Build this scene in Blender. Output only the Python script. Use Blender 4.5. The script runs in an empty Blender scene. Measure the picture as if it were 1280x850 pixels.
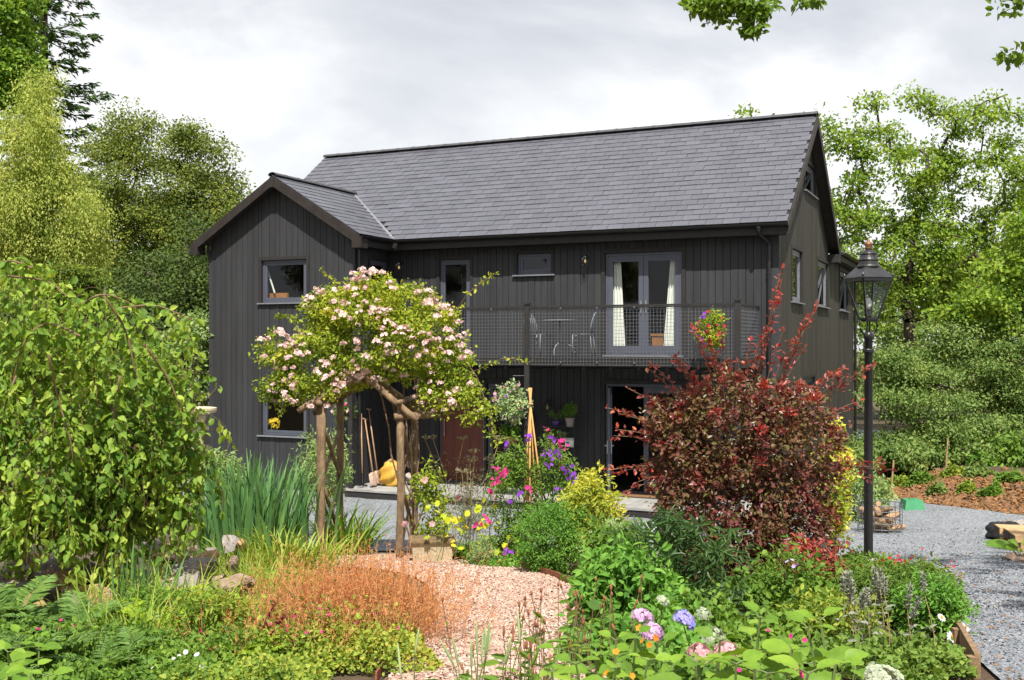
import bpy, math, random
import numpy as np
from mathutils import Vector, Matrix

# ------------------------------------------------------------ camera, sky, sun, exposure
F_PX, CX, HY, CAMZ = 1330.0, 640.0, 430.0, 3.25       # focal length and horizon in photo pixels, eye height in metres
scene = bpy.context.scene
col = scene.collection
cam_data = bpy.data.cameras.new('camera')
cam_data.sensor_width = 36.0
cam_data.lens = 36.0 * F_PX / 1280.0
cam_data.shift_y = (HY - 425.0) / 1280.0
cam_data.clip_start = 0.1
cam_data.clip_end = 2000.0
cam = bpy.data.objects.new('camera', cam_data)
cam.location = (0, 0, CAMZ)
cam.rotation_euler = (math.radians(90), 0, 0)
col.objects.link(cam)
scene.camera = cam

SUN_EL = math.radians(58.0)
SUN_DIR = Vector((0.03, -math.cos(SUN_EL), math.sin(SUN_EL))).normalized()   # towards the sun, behind the camera
world = bpy.data.worlds.new('World')
scene.world = world
world.use_nodes = True
wn, wl = world.node_tree.nodes, world.node_tree.links
wn.clear()
w_out = wn.new('ShaderNodeOutputWorld')
w_sky = wn.new('ShaderNodeTexSky')
w_sky.sky_type = 'NISHITA'
w_sky.sun_disc = False
w_sky.sun_elevation = SUN_EL
w_sky.sun_rotation = math.radians(180.0)
w_bg = wn.new('ShaderNodeBackground')
w_bg.inputs['Strength'].default_value = 0.09
wl.new(w_sky.outputs[0], w_bg.inputs['Color'])
w_tc = wn.new('ShaderNodeTexCoord')
w_map = wn.new('ShaderNodeMapping')
w_map.inputs['Scale'].default_value = (1.0, 1.0, 2.0)
w_map.inputs['Location'].default_value = (3.1, 0.4, 0.35)
wl.new(w_tc.outputs['Generated'], w_map.inputs['Vector'])
w_n = wn.new('ShaderNodeTexNoise')
w_n.inputs['Scale'].default_value = 2.7
w_n.inputs['Detail'].default_value = 7.0
w_n.inputs['Roughness'].default_value = 0.52
w_n.inputs['Distortion'].default_value = 0.35
wl.new(w_map.outputs[0], w_n.inputs['Vector'])
w_r = wn.new('ShaderNodeValToRGB')
w_r.color_ramp.elements[0].position = 0.41
w_r.color_ramp.elements[0].color = (0.42, 0.435, 0.47, 1)
w_r.color_ramp.elements[1].position = 0.60
w_r.color_ramp.elements[1].color = (0.70, 0.70, 0.70, 1)
e = w_r.color_ramp.elements.new(0.5)
e.color = (0.52, 0.53, 0.55, 1)
wl.new(w_n.outputs['Fac'], w_r.inputs['Fac'])
w_cl = wn.new('ShaderNodeBackground')
wl.new(w_r.outputs['Color'], w_cl.inputs['Color'])
w_mix = wn.new('ShaderNodeMixShader')
w_mix.inputs['Fac'].default_value = 0.92            # mostly overcast, thin blue showing through
wl.new(w_bg.outputs[0], w_mix.inputs[1])
wl.new(w_cl.outputs[0], w_mix.inputs[2])
wl.new(w_mix.outputs[0], w_out.inputs['Surface'])

sun_data = bpy.data.lights.new('sun', 'SUN')
sun_data.energy = 4.5
sun_data.angle = math.radians(0.55)
sun_data.color = (1.0, 0.955, 0.88)
sun = bpy.data.objects.new('sun', sun_data)
sun.rotation_euler = SUN_DIR.to_track_quat('Z', 'Y').to_euler()
sun.location = (0, -10, 40)
col.objects.link(sun)

scene.view_settings.view_transform = 'Standard'
scene.view_settings.look = 'None'
scene.view_settings.exposure = 0.74
scene.view_settings.gamma = 1.0
scene.render.engine = 'CYCLES'
scene.cycles.max_bounces = 8
scene.cycles.transparent_max_bounces = 24
scene.cycles.transmission_bounces = 6
scene.cycles.caustics_reflective = False
scene.cycles.caustics_refractive = False
scene.cycles.use_denoising = True
scene.cycles.denoiser = 'OPENIMAGEDENOISE'
# ------------------------------------------------------------ helpers
def at(px, py, Y):
    return np.array(((px - CX) / F_PX * Y, Y, CAMZ - (py - HY) / F_PX * Y))

GY = np.array([-60, 0, 3, 6.2, 7.5, 9, 11, 14, 16, 19, 23, 500.0])
GZ = np.array([1.75, 1.62, 1.5, 1.28, 1.17, 1.02, 0.82, 0.42, 0.17, 0.0, 0.0, 0.0])
BANK_A, BANK_B = np.array((10.9, 18.6)), np.array((7.2, 23.0))
def ground_z(x, y):
    x, y = np.asarray(x, float), np.asarray(y, float)
    z = np.interp(y, GY, GZ)
    d = (BANK_B - BANK_A) / np.linalg.norm(BANK_B - BANK_A)
    n = np.array((-d[1], d[0])) * (1 if (-d[1] * 10 + d[0] * 10) > 0 else -1)
    q = (x - BANK_A[0]) * n[0] + (y - BANK_A[1]) * n[1]
    k = np.clip(q / 2.2, 0, 1)
    right = np.clip((x - (5.6 + 0.458 * (y - 20.6)) - 1.6) / 1.2, 0, 1) 
    z = z + (k * k * (3 - 2 * k)) * 0.34 * right
    left = np.clip((-x - 9.0 - 0.0 * y) / 8, 0, 1) * np.clip((y - 24) / 10, 0, 1)
    return z + left * 0.8

def P(px, py_or_none, Y):
    p = at(px, 0, Y)
    return np.array((p[0], Y, float(ground_z(p[0], Y))))

class MB:
    """collects vertices and faces, then links them as ONE mesh object"""
    def __init__(s): s.v, s.f, s.n, s.mi = [], [], 0, []
    def add(s, v, f, mi=0):
        v = np.asarray(v, float).reshape(-1, 3)
        if not isinstance(f, list): f = [f]
        for a in f:
            a = np.asarray(a, np.int64)
            if len(a): s.f.append(a + s.n); s.mi.append(mi)
        s.v.append(v); s.n += len(v)
    BOXF = np.array([[0,3,2,1],[4,5,6,7],[0,1,5,4],[1,2,6,5],[2,3,7,6],[3,0,4,7]])
    def box(s, lo, hi, M=None, mi=0):
        x0,y0,z0 = lo; x1,y1,z1 = hi
        v = np.array([(x0,y0,z0),(x1,y0,z0),(x1,y1,z0),(x0,y1,z0),(x0,y0,z1),(x1,y0,z1),(x1,y1,z1),(x0,y1,z1)])
        if M is not None: v = v @ np.asarray(M)[:3,:3].T + np.asarray(M)[:3,3]
        s.add(v, s.BOXF, mi)
    def cbox(s, c, size, R=None, mi=0):
        h = np.array(size) / 2.0
        M = np.eye(4)
        if R is not None: M[:3,:3] = R
        M[:3,3] = c
        s.box(-h, h, M, mi)
    def hexa(s, v8, mi=0): s.add(v8, s.BOXF, mi)
    def bar(s, a, b, w, h, up=(0,0,1)):
        a, b = np.asarray(a,float), np.asarray(b,float)
        d = b - a; L = np.linalg.norm(d); d /= L
        u = np.asarray(up, float)
        if abs(d @ u) > .98: u = np.array((1.0,0,0))
        x = np.cross(d, u); x /= np.linalg.norm(x); z = np.cross(x, d)
        s.cbox((a+b)/2, (w, L, h), np.stack([x, d, z], 1))
    def tube(s, pts, r, k=8, cap=True):
        p = np.asarray(pts, float); n = len(p)
        r = np.full(n, r) if np.isscalar(r) else np.asarray(r, float)
        t = np.gradient(p, axis=0); t /= np.linalg.norm(t, axis=1)[:,None] + 1e-9
        ref = np.array((0,0,1.0)) if abs(t[:,2]).mean() < .8 else np.array((1.0,0,0))
        x = np.cross(t, ref); x /= np.linalg.norm(x, axis=1)[:,None] + 1e-9
        y = np.cross(t, x)
        a = np.arange(k) * 2*math.pi/k
        v = p[:,None,:] + r[:,None,None]*(np.cos(a)[None,:,None]*x[:,None,:] + np.sin(a)[None,:,None]*y[:,None,:])
        i = np.arange(n-1)[:,None]*k; j = np.arange(k)[None,:]; j2 = (j+1) % k
        f = [np.stack([i+j, i+j2, i+k+j2, i+k+j], -1).reshape(-1,4)]
        if cap: f.append(np.stack([np.arange(k)[::-1], np.arange(k)+(n-1)*k]))
        s.add(v, f)
    def lathe(s, prof, c=(0,0,0), k=16, M=None):
        pr = np.asarray(prof, float); n = len(pr)
        a = np.arange(k)*2*math.pi/k
        v = np.stack([pr[:,0][:,None]*np.cos(a), pr[:,0][:,None]*np.sin(a), np.repeat(pr[:,1][:,None],k,1)], -1).reshape(-1,3)
        if M is not None: v = v @ np.asarray(M)[:3,:3].T
        v = v + np.asarray(c, float)
        i = np.arange(n-1)[:,None]*k; j = np.arange(k)[None,:]; j2 = (j+1) % k
        s.add(v, [np.stack([i+j, i+j2, i+k+j2, i+k+j], -1).reshape(-1,4), np.stack([np.arange(k)[::-1], np.arange(k)+(n-1)*k])])
    def frustums(s, A, B, ra, rb, k=5):
        A, B = np.asarray(A,float), np.asarray(B,float)
        d = B - A; L = np.linalg.norm(d, axis=1)[:,None] + 1e-9; d = d / L
        ref = np.where(np.abs(d[:,2:3]) < .9, np.array([[0,0,1.0]]), np.array([[1.0,0,0]]))
        x = np.cross(d, ref); x /= np.linalg.norm(x, axis=1)[:,None] + 1e-9
        y = np.cross(d, x)
        a = np.arange(k)*2*math.pi/k
        ring = np.cos(a)[None,:,None]*x[:,None,:] + np.sin(a)[None,:,None]*y[:,None,:]
        v = np.concatenate([A[:,None,:] + np.asarray(ra)[:,None,None]*ring, B[:,None,:] + np.asarray(rb)[:,None,None]*ring], 1)
        i = np.arange(len(A))[:,None]*2*k; j = np.arange(k)[None,:]; j2 = (j+1) % k
        s.add(v, np.stack([i+j, i+j2, i+k+j2, i+k+j], -1).reshape(-1,4))
    def inst(s, tv, tf, pos, X, Y, Z, sc, mi=0):
        """many copies of a small template: columns X,Y,Z are the local axes, sc scales per copy (n,) or (n,3)"""
        n = len(pos); sc = np.asarray(sc, float)
        if sc.ndim == 1: sc = np.repeat(sc[:,None], 3, 1)
        tv = np.asarray(tv, float)
        v = (pos[:,None,:] + (tv[None,:,0]*sc[:,0:1])[...,None]*X[:,None,:] + (tv[None,:,1]*sc[:,1:2])[...,None]*Y[:,None,:]
             + (tv[None,:,2]*sc[:,2:3])[...,None]*Z[:,None,:])
        off = np.arange(n)[:,None,None]*len(tv)
        s.add(v, [ (np.asarray(f)[None]+off).reshape(-1, np.asarray(f).shape[1]) for f in (tf if isinstance(tf, list) else [tf]) ], mi)
    def mesh(s, name, mats, smooth=False):
        me = bpy.data.meshes.new(name)
        v = np.concatenate(s.v) if s.v else np.zeros((0,3))
        me.vertices.add(len(v)); me.vertices.foreach_set('co', v.ravel())
        lens = np.concatenate([np.full(len(a), a.shape[1]) for a in s.f]) if s.f else np.zeros(0, int)
        idx = np.concatenate([a.ravel() for a in s.f]) if s.f else np.zeros(0, int)
        mi = np.concatenate([np.full(len(a), m) for a, m in zip(s.f, s.mi)]) if s.f else np.zeros(0, int)
        me.loops.add(len(idx)); me.loops.foreach_set('vertex_index', idx.astype(np.int32))
        me.polygons.add(len(lens))
        me.polygons.foreach_set('loop_start', (np.cumsum(lens)-lens).astype(np.int32))
        me.polygons.foreach_set('material_index', mi.astype(np.int32))
        me.polygons.foreach_set('use_smooth', np.full(len(lens), bool(smooth)))
        for m in (mats if isinstance(mats, (list, tuple)) else [mats]): me.materials.append(m)
        me.update(calc_edges=True)
        me.validate()
        return me
    def build(s, name, mats, parent=None, smooth=False, **kw):
        return link(name, s.mesh(name, mats, smooth), parent, **kw)

def link(name, me, parent=None, loc=None, rot=None, scale=None, **props):
    o = bpy.data.objects.new(name, me); col.objects.link(o)
    if parent is not None: o.parent = parent
    if loc is not None: o.location = [float(c) for c in loc]
    if rot is not None: o.rotation_euler = [float(c) for c in rot]
    if scale is not None: o.scale = (scale,)*3 if np.isscalar(scale) else [float(c) for c in scale]
    for k, v in props.items(): o[k] = v
    return o

def thing(name, label, cat, loc=(0,0,0), rz=0.0, group=None):
    o = bpy.data.objects.new(name, None); col.objects.link(o)
    o.location = [float(c) for c in loc]; o.rotation_euler = (0,0,rz)
    o['label'] = label; o['category'] = cat
    if group: o['group'] = group
    return o

def copy_tree(o, parent=None):
    c = o.copy(); col.objects.link(c)
    if parent is not None: c.parent = parent
    for ch in list(o.children): copy_tree(ch, c)
    return c

def unit(a): return a / (np.linalg.norm(a, axis=-1, keepdims=True) + 1e-9)
def rand_units(rng, n): return unit(rng.normal(size=(n,3)))

# ------------------------------------------------------------ materials
def new_mat(name):
    m = bpy.data.materials.new(name); m.use_nodes = True
    nt = m.node_tree; nt.nodes.clear()
    out = nt.nodes.new('ShaderNodeOutputMaterial')
    return m, nt, out

def N(nt, typ, **inp):
    n = nt.nodes.new(typ)
    for k, v in inp.items():
        k = k.replace('_', ' ')
        if k in n.inputs: n.inputs[k].default_value = v
    return n

def rgba(c): return (c[0], c[1], c[2], 1.0)

def ramp(nt, stops):
    r = nt.nodes.new('ShaderNodeValToRGB')
    el = r.color_ramp.elements
    while len(el) < len(stops): el.new(0.5)
    for e_, (p, c) in zip(el, stops): e_.position = p; e_.color = rgba(c)
    return r

def rnd_value(nt):
    """a number per loose piece and per object"""
    g = nt.nodes.new('ShaderNodeNewGeometry'); o = nt.nodes.new('ShaderNodeObjectInfo')
    a = nt.nodes.new('ShaderNodeMath'); a.operation = 'ADD'
    nt.links.new(g.outputs['Random Per Island'], a.inputs[0]); nt.links.new(o.outputs['Random'], a.inputs[1])
    f = nt.nodes.new('ShaderNodeMath'); f.operation = 'FRACT'
    nt.links.new(a.outputs[0], f.inputs[0])
    return f.outputs[0]

def mat_solid(name, c, rough=0.6, c2=None, scale=8.0, metal=0.0, bump=0.0, bscale=60.0, stretch=(1,1,1), spec=0.5, piece=0.0, detail=5.0):
    """noise between two colours, per-piece brightness, fine bump"""
    m, nt, out = new_mat(name)
    b = N(nt, 'ShaderNodeBsdfPrincipled', Roughness=rough, Metallic=metal)
    b.inputs['Specular IOR Level'].default_value = spec
    tc = nt.nodes.new('ShaderNodeTexCoord'); mp = nt.nodes.new('ShaderNodeMapping')
    mp.inputs['Scale'].default_value = stretch
    nt.links.new(tc.outputs['Object'], mp.inputs['Vector'])
    n = N(nt, 'ShaderNodeTexNoise', Scale=scale, Detail=detail, Roughness=0.6)
    nt.links.new(mp.outputs[0], n.inputs['Vector'])
    c2 = c2 or tuple(x*0.75 for x in c)
    r = ramp(nt, [(0.32, c2), (0.68, c)])
    nt.links.new(n.outputs['Fac'], r.inputs['Fac'])
    src = r.outputs['Color']
    if piece:
        hs = nt.nodes.new('ShaderNodeHueSaturation')
        mr = N(nt, 'ShaderNodeMapRange'); mr.inputs['To Min'].default_value = 1-piece; mr.inputs['To Max'].default_value = 1+piece
        nt.links.new(rnd_value(nt), mr.inputs['Value'])
        nt.links.new(mr.outputs[0], hs.inputs['Value']); nt.links.new(src, hs.inputs['Color'])
        src = hs.outputs['Color']
    nt.links.new(src, b.inputs['Base Color'])
    if bump:
        n2 = N(nt, 'ShaderNodeTexNoise', Scale=bscale, Detail=4.0)
        nt.links.new(mp.outputs[0], n2.inputs['Vector'])
        bp = N(nt, 'ShaderNodeBump', Strength=bump, Distance=0.02)
        nt.links.new(n2.outputs['Fac'], bp.inputs['Height']); nt.links.new(bp.outputs[0], b.inputs['Normal'])
    nt.links.new(b.outputs[0], out.inputs['Surface'])
    return m

def mat_leaf(name, cols, trans=0.35, rough=0.55, spec=0.2, tint=(1.25,1.15,0.55), boost=1.4):
    """per-leaf colour from a ramp, part of the light passing through the blade"""
    m, nt, out = new_mat(name)
    v = rnd_value(nt)
    tc = nt.nodes.new('ShaderNodeTexCoord')
    n = N(nt, 'ShaderNodeTexNoise', Scale=1.7, Detail=2.0)
    nt.links.new(tc.outputs['Object'], n.inputs['Vector'])
    mx = nt.nodes.new('ShaderNodeMath'); mx.operation = 'MULTIPLY_ADD'; mx.inputs[1].default_value = 0.62
    nt.links.new(v, mx.inputs[0])
    m2 = nt.nodes.new('ShaderNodeMath'); m2.operation = 'MULTIPLY_ADD'; m2.inputs[1].default_value = 1.3; m2.inputs[2].default_value = -0.46
    nt.links.new(n.outputs['Fac'], m2.inputs[0]); nt.links.new(m2.outputs[0], mx.inputs[2])
    k = len(cols)
    cols = [tuple(min(.82, x*boost) for x in c) for c in cols]
    r = ramp(nt, [(i/(k-1) if k > 1 else 0, c) for i, c in enumerate(cols)])
    nt.links.new(mx.outputs[0], r.inputs['Fac'])
    b = N(nt, 'ShaderNodeBsdfPrincipled', Roughness=rough)
    b.inputs['Specular IOR Level'].default_value = spec
    nt.links.new(r.outputs['Color'], b.inputs['Base Color'])
    t = nt.nodes.new('ShaderNodeBsdfTranslucent')
    mul = nt.nodes.new('ShaderNodeMix'); mul.data_type = 'RGBA'; mul.blend_type = 'MULTIPLY'; mul.inputs['Factor'].default_value = 1.0
    nt.links.new(r.outputs['Color'], mul.inputs['A']); mul.inputs['B'].default_value = rgba(tint)
    nt.links.new(mul.outputs['Result'], t.inputs['Color'])
    ms = nt.nodes.new('ShaderNodeMixShader'); ms.inputs['Fac'].default_value = trans
    nt.links.new(b.outputs[0], ms.inputs[1]); nt.links.new(t.outputs[0], ms.inputs[2])
    nt.links.new(ms.outputs[0], out.inputs['Surface'])
    return m

def mat_glass(name, tint=(0.9,0.95,0.93), refl=1.0, ior=1.5):
    m, nt, out = new_mat(name)
    fr = N(nt, 'ShaderNodeFresnel', IOR=ior)
    mu = nt.nodes.new('ShaderNodeMath'); mu.operation = 'MULTIPLY'; mu.inputs[1].default_value = refl; mu.use_clamp = True
    nt.links.new(fr.outputs[0], mu.inputs[0])
    ge = nt.nodes.new('ShaderNodeNewGeometry'); fb = nt.nodes.new('ShaderNodeMath'); fb.operation = 'SUBTRACT'; fb.inputs[0].default_value = 1.0
    nt.links.new(ge.outputs['Backfacing'], fb.inputs[1]); m3 = nt.nodes.new('ShaderNodeMath'); m3.operation = 'MULTIPLY'
    nt.links.new(mu.outputs[0], m3.inputs[0]); nt.links.new(fb.outputs[0], m3.inputs[1])
    t = nt.nodes.new('ShaderNodeBsdfTransparent'); t.inputs['Color'].default_value = rgba(tint)
    g = nt.nodes.new('ShaderNodeBsdfGlossy'); g.inputs['Roughness'].default_value = 0.02
    tc = nt.nodes.new('ShaderNodeTexCoord'); n = N(nt, 'ShaderNodeTexNoise', Scale=1.2, Detail=1.0)
    nt.links.new(tc.outputs['Object'], n.inputs['Vector'])
    bp = N(nt, 'ShaderNodeBump', Strength=0.08, Distance=0.05)
    nt.links.new(n.outputs['Fac'], bp.inputs['Height']); nt.links.new(bp.outputs[0], g.inputs['Normal'])
    ms = nt.nodes.new('ShaderNodeMixShader')
    nt.links.new(m3.outputs[0], ms.inputs['Fac']); nt.links.new(t.outputs[0], ms.inputs[1]); nt.links.new(g.outputs[0], ms.inputs[2])
    nt.links.new(ms.outputs[0], out.inputs['Surface'])
    return m

def mat_gravel(name, cols, scale=40.0, patch=(1,1,1), bump=0.8):
    """single stones by voronoi cell, each its own colour"""
    m, nt, out = new_mat(name)
    tc = nt.nodes.new('ShaderNodeTexCoord')
    vo = N(nt, 'ShaderNodeTexVoronoi', Scale=scale, Randomness=1.0)
    nt.links.new(tc.outputs['Object'], vo.inputs['Vector'])
    sx = nt.nodes.new('ShaderNodeSeparateColor')
    nt.links.new(vo.outputs['Color'], sx.inputs[0])
    k = len(cols)
    r = ramp(nt, [(i/(k-1), c) for i, c in enumerate(cols)])
    nt.links.new(sx.outputs[0], r.inputs['Fac'])
    n = N(nt, 'ShaderNodeTexNoise', Scale=0.9, Detail=5.0)
    nt.links.new(tc.outputs['Object'], n.inputs['Vector'])
    r2 = ramp(nt, [(0.3, tuple(0.8*p for p in patch)), (0.7, patch)])
    nt.links.new(n.outputs['Fac'], r2.inputs['Fac'])
    mul = nt.nodes.new('ShaderNodeMix'); mul.data_type = 'RGBA'; mul.blend_type = 'MULTIPLY'; mul.inputs['Factor'].default_value = 1.0
    nt.links.new(r.outputs['Color'], mul.inputs['A']); nt.links.new(r2.outputs['Color'], mul.inputs['B'])
    b = N(nt, 'ShaderNodeBsdfPrincipled', Roughness=0.85)
    nt.links.new(mul.outputs['Result'], b.inputs['Base Color'])
    inv = nt.nodes.new('ShaderNodeMath'); inv.operation = 'SUBTRACT'; inv.inputs[0].default_value = 1.0
    nt.links.new(vo.outputs['Distance'], inv.inputs[1])
    bp = N(nt, 'ShaderNodeBump', Strength=bump, Distance=0.015)
    nt.links.new(inv.outputs[0], bp.inputs['Height']); nt.links.new(bp.outputs[0], b.inputs['Normal'])
    nt.links.new(b.outputs[0], out.inputs['Surface'])
    return m

M_BOARD = mat_solid('black_stained_timber', (0.043,0.0435,0.0465), 0.62, (0.031,0.0315,0.034), 1.6, bump=0.35, bscale=18, stretch=(6,6,0.5), piece=0.11, spec=0.35)
M_BOARDSIDE = mat_solid('weathered_dark_timber', (0.055,0.051,0.040), 0.7, (0.036,0.033,0.027), 2.5, bump=0.3, bscale=18, stretch=(5,5,0.4), piece=0.22, spec=0.3)
M_BACK = mat_solid('dark_wall_membrane', (0.014,0.013,0.013), 0.9)
M_TRIM = mat_solid('black_stained_trim', (0.032,0.029,0.028), 0.6, (0.022,0.020,0.020), 6, bump=0.2, bscale=40, spec=0.35)
M_BARGE = mat_solid('brown_black_bargeboard', (0.034,0.026,0.022), 0.6, (0.020,0.016,0.014), 5, bump=0.25, bscale=30, spec=0.35)
M_FRAME = mat_solid('blue_grey_window_frame', (0.088,0.096,0.125), 0.38, (0.078,0.086,0.112), 3)
M_SILL = mat_solid('grey_metal_sill', (0.22,0.23,0.25), 0.4, (0.17,0.18,0.20), 8)
M_GUTTER = mat_solid('black_gutter_plastic', (0.012,0.012,0.013), 0.32, (0.018,0.018,0.018), 20)
M_SLATE = mat_solid('blue_grey_slate', (0.104,0.105,0.125), 0.42, (0.084,0.085,0.101), 5, bump=0.25, bscale=25, piece=0.10, spec=0.5)
M_RIDGE = mat_solid('dark_ridge_tile', (0.060,0.060,0.066), 0.6, (0.045,0.045,0.048), 8, bump=0.2, piece=0.12)
M_LEAD = mat_solid('valley_lead', (0.20,0.21,0.22), 0.5, (0.13,0.135,0.145), 10)
M_GLASS = mat_glass('window_glass', (0.96,0.98,0.97))
M_GLASSR = mat_glass('reflective_window_glass', (0.6,0.65,0.65), 2.0)
M_CLEAR = mat_glass('clear_lantern_glass', (0.95,0.96,0.95), 1.0, 1.45)
M_STEEL = mat_solid('brushed_steel', (0.62,0.63,0.65), 0.3, (0.5,0.5,0.52), 20, metal=0.9)
M_WHITE = mat_solid('white_cloth', (0.84,0.82,0.76), 0.9, (0.76,0.74,0.68), 6, bump=0.1)
M_INT = mat_solid('interior_plaster', (0.32,0.32,0.29), 0.9)
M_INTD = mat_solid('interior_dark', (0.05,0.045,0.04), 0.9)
M_PINE = mat_solid('orange_pine', (0.40,0.17,0.05), 0.5, (0.30,0.12,0.035), 6, stretch=(1,1,6))
M_REDDOOR = mat_solid('rust_red_paint', (0.16,0.042,0.025), 0.55, (0.12,0.033,0.02), 4)
M_STONE = mat_solid('pale_paving_stone', (0.36,0.35,0.33), 0.85, (0.25,0.245,0.235), 4, bump=0.3, bscale=40, piece=0.1)
M_BLACK = mat_solid('black_painted_iron', (0.010,0.010,0.011), 0.38, (0.016,0.015,0.015), 20, bump=0.15, bscale=40)
M_WIRE = mat_solid('grey_galvanised_wire', (0.16,0.165,0.175), 0.5, (0.12,0.12,0.13), 30, metal=0.3)
M_TERRA = mat_solid('terracotta', (0.46,0.17,0.075), 0.8, (0.34,0.12,0.055), 9, bump=0.1)
M_SOIL = mat_solid('dark_soil', (0.060,0.042,0.028), 0.95, (0.032,0.022,0.015), 14, bump=0.8, bscale=60)
M_BARK = mat_solid('tree_bark', (0.17,0.135,0.10), 0.9, (0.085,0.065,0.048), 5, bump=0.8, bscale=14, stretch=(3,3,0.8))
M_BARKD = mat_solid('dark_bark', (0.085,0.062,0.045), 0.9, (0.045,0.033,0.025), 6, bump=0.8, bscale=16, stretch=(3,3,0.8))
M_TWIG = mat_solid('brown_twig', (0.22,0.13,0.07), 0.8, (0.13,0.075,0.04), 12)
M_STEM = mat_solid('green_stem', (0.13,0.18,0.05), 0.7, (0.09,0.13,0.035), 9)
M_STRAW = mat_solid('straw_stem', (0.42,0.30,0.14), 0.8, (0.28,0.18,0.08), 12)
M_RUSTIC = mat_solid('rustic_pole_bark', (0.30,0.20,0.11), 0.9, (0.12,0.078,0.045), 7, bump=0.8, bscale=24, stretch=(2,2,0.6))
M_CORTEN = mat_solid('rusted_steel', (0.30,0.10,0.045), 0.8, (0.17,0.055,0.028), 10, bump=0.3)
M_ROCK = mat_solid('tan_pink_rock', (0.44,0.31,0.23), 0.9, (0.22,0.14,0.10), 3, bump=0.9, bscale=7, piece=0.3)
M_ROCKG = mat_solid('grey_rock', (0.34,0.30,0.27), 0.9, (0.17,0.145,0.13), 3, bump=0.9, bscale=7, piece=0.25)
M_ROCKO = mat_solid('orange_lichen_rock', (0.48,0.30,0.14), 0.9, (0.26,0.15,0.08), 3, bump=0.9, bscale=7, piece=0.2)
# ------------------------------------------------------------ ground, drive, path
def sheet(name, mat, xs, ys, lift=0.0, noise=0.0, seed=0, label=None):
    """grid sheet: xs is (rows, cols) of x, ys per row"""
    X = np.asarray(xs, float); Y = np.repeat(np.asarray(ys, float)[:,None], X.shape[1], 1)
    Z = ground_z(X, Y) + lift
    if noise:
        rg = np.random.default_rng(seed)
        Z = Z + rg.normal(size=Z.shape)*noise
    r, c = X.shape
    v = np.stack([X, Y, Z], -1).reshape(-1,3)
    i = np.arange(r-1)[:,None]*c + np.arange(c-1)[None,:]
    b = MB(); b.add(v, np.stack([i, i+1, i+c+1, i+c], -1).reshape(-1,4))
    o = b.build(name, mat, smooth=True)
    o['kind'] = 'structure'
    return o

def mat_ground():
    m, nt, out = new_mat('garden_soil')
    tc = nt.nodes.new('ShaderNodeTexCoord')
    n = N(nt, 'ShaderNodeTexNoise', Scale=1.1, Detail=8.0, Roughness=0.65)
    nt.links.new(tc.outputs['Object'], n.inputs['Vector'])
    r = ramp(nt, [(0.3,(0.045,0.036,0.020)), (0.5,(0.10,0.066,0.038)), (0.62,(0.075,0.085,0.025)), (0.8,(0.15,0.095,0.05))])
    nt.links.new(n.outputs['Fac'], r.inputs['Fac'])
    b = N(nt, 'ShaderNodeBsdfPrincipled', Roughness=0.95)
    nt.links.new(r.outputs['Color'], b.inputs['Base Color'])
    n2 = N(nt, 'ShaderNodeTexNoise', Scale=25.0, Detail=6.0)
    nt.links.new(tc.outputs['Object'], n2.inputs['Vector'])
    bp = N(nt, 'ShaderNodeBump', Strength=0.9, Distance=0.06)
    nt.links.new(n2.outputs['Fac'], bp.inputs['Height']); nt.links.new(bp.outputs[0], b.inputs['Normal'])
    nt.links.new(b.outputs[0], out.inputs['Surface'])
    return m
M_GROUND = mat_ground()
gx = np.concatenate([[-400,-200,-100,-60,-40], np.arange(-30,30.1,0.5), [40,60,100,200,400]])
gy = np.concatenate([[-200,-60,-20,-8], np.arange(-4,40.1,0.5), [45,52,60,80,120,200,450]])
sheet('ground', M_GROUND, np.repeat(gx[None,:], len(gy), 0), gy)

M_GREYGRAVEL = mat_gravel('grey_slate_gravel', [(0.08,0.087,0.10),(0.16,0.175,0.195),(0.23,0.243,0.26),(0.36,0.37,0.38),(0.13,0.145,0.165),(0.28,0.29,0.31),(0.20,0.215,0.235)], 42.0)
M_PINKGRAVEL = mat_gravel('pink_granite_gravel', [(0.44,0.29,0.22),(0.28,0.17,0.13),(0.58,0.42,0.33),(0.20,0.14,0.125),(0.46,0.30,0.22),(0.62,0.50,0.42),(0.34,0.21,0.16)], 48.0, (1,0.97,0.94))

yl = np.array([2.0, 5, 7, 9, 11, 12, 13, 14, 15, 15.6, 17, 19, 20.5, 22, 25, 32, 40])
xl_ = np.array([2.2, 2.6, 3.0, 3.55, 4.0, 3.75, 3.2, 2.0, .3, -3.6, -5.0, -5.6, -6.0, -8.0, -8.5, 8.0, 9.0])
xr_ = np.array([14, 14, 14, 14, 14, 14, 14, 14, 13.6, 13.2, 12.2, 10.5, 9.3, 8.03, 8.4, 12.0, 15.0])
ys = np.arange(2, 40.01, 0.2)
L, R_ = np.interp(ys, yl, xl_), np.interp(ys, yl, xr_)
t = np.linspace(0, 1, 60)[None,:]
sheet('gravel_drive', M_GREYGRAVEL, L[:,None]*(1-t) + R_[:,None]*t, ys, 0.02, 0.004, 1)

py_ = np.array([2.5, 4, 6.2, 8, 9, 10, 11, 12, 12.6, 13.2, 14, 14.6])
pl_ = np.array([-.9, -.85, -.72, -.60, -.62, -.75, -1.0, -1.5, -3.4, -4.6, -4.8, -2.6])
pr_ = np.array([1.2, 1.1, .95, .88, .80, .62, .40, .12, -.05, -.3, -.62, -.8])
ys = np.arange(2.5, 14.61, 0.1)
L, R_ = np.interp(ys, py_, pl_), np.interp(ys, py_, pr_)
t = np.linspace(0, 1, 40)[None,:]
sheet('pink_gravel_path', M_PINKGRAVEL, L[:,None]*(1-t) + R_[:,None]*t, ys, 0.03, 0.005, 2)

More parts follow.
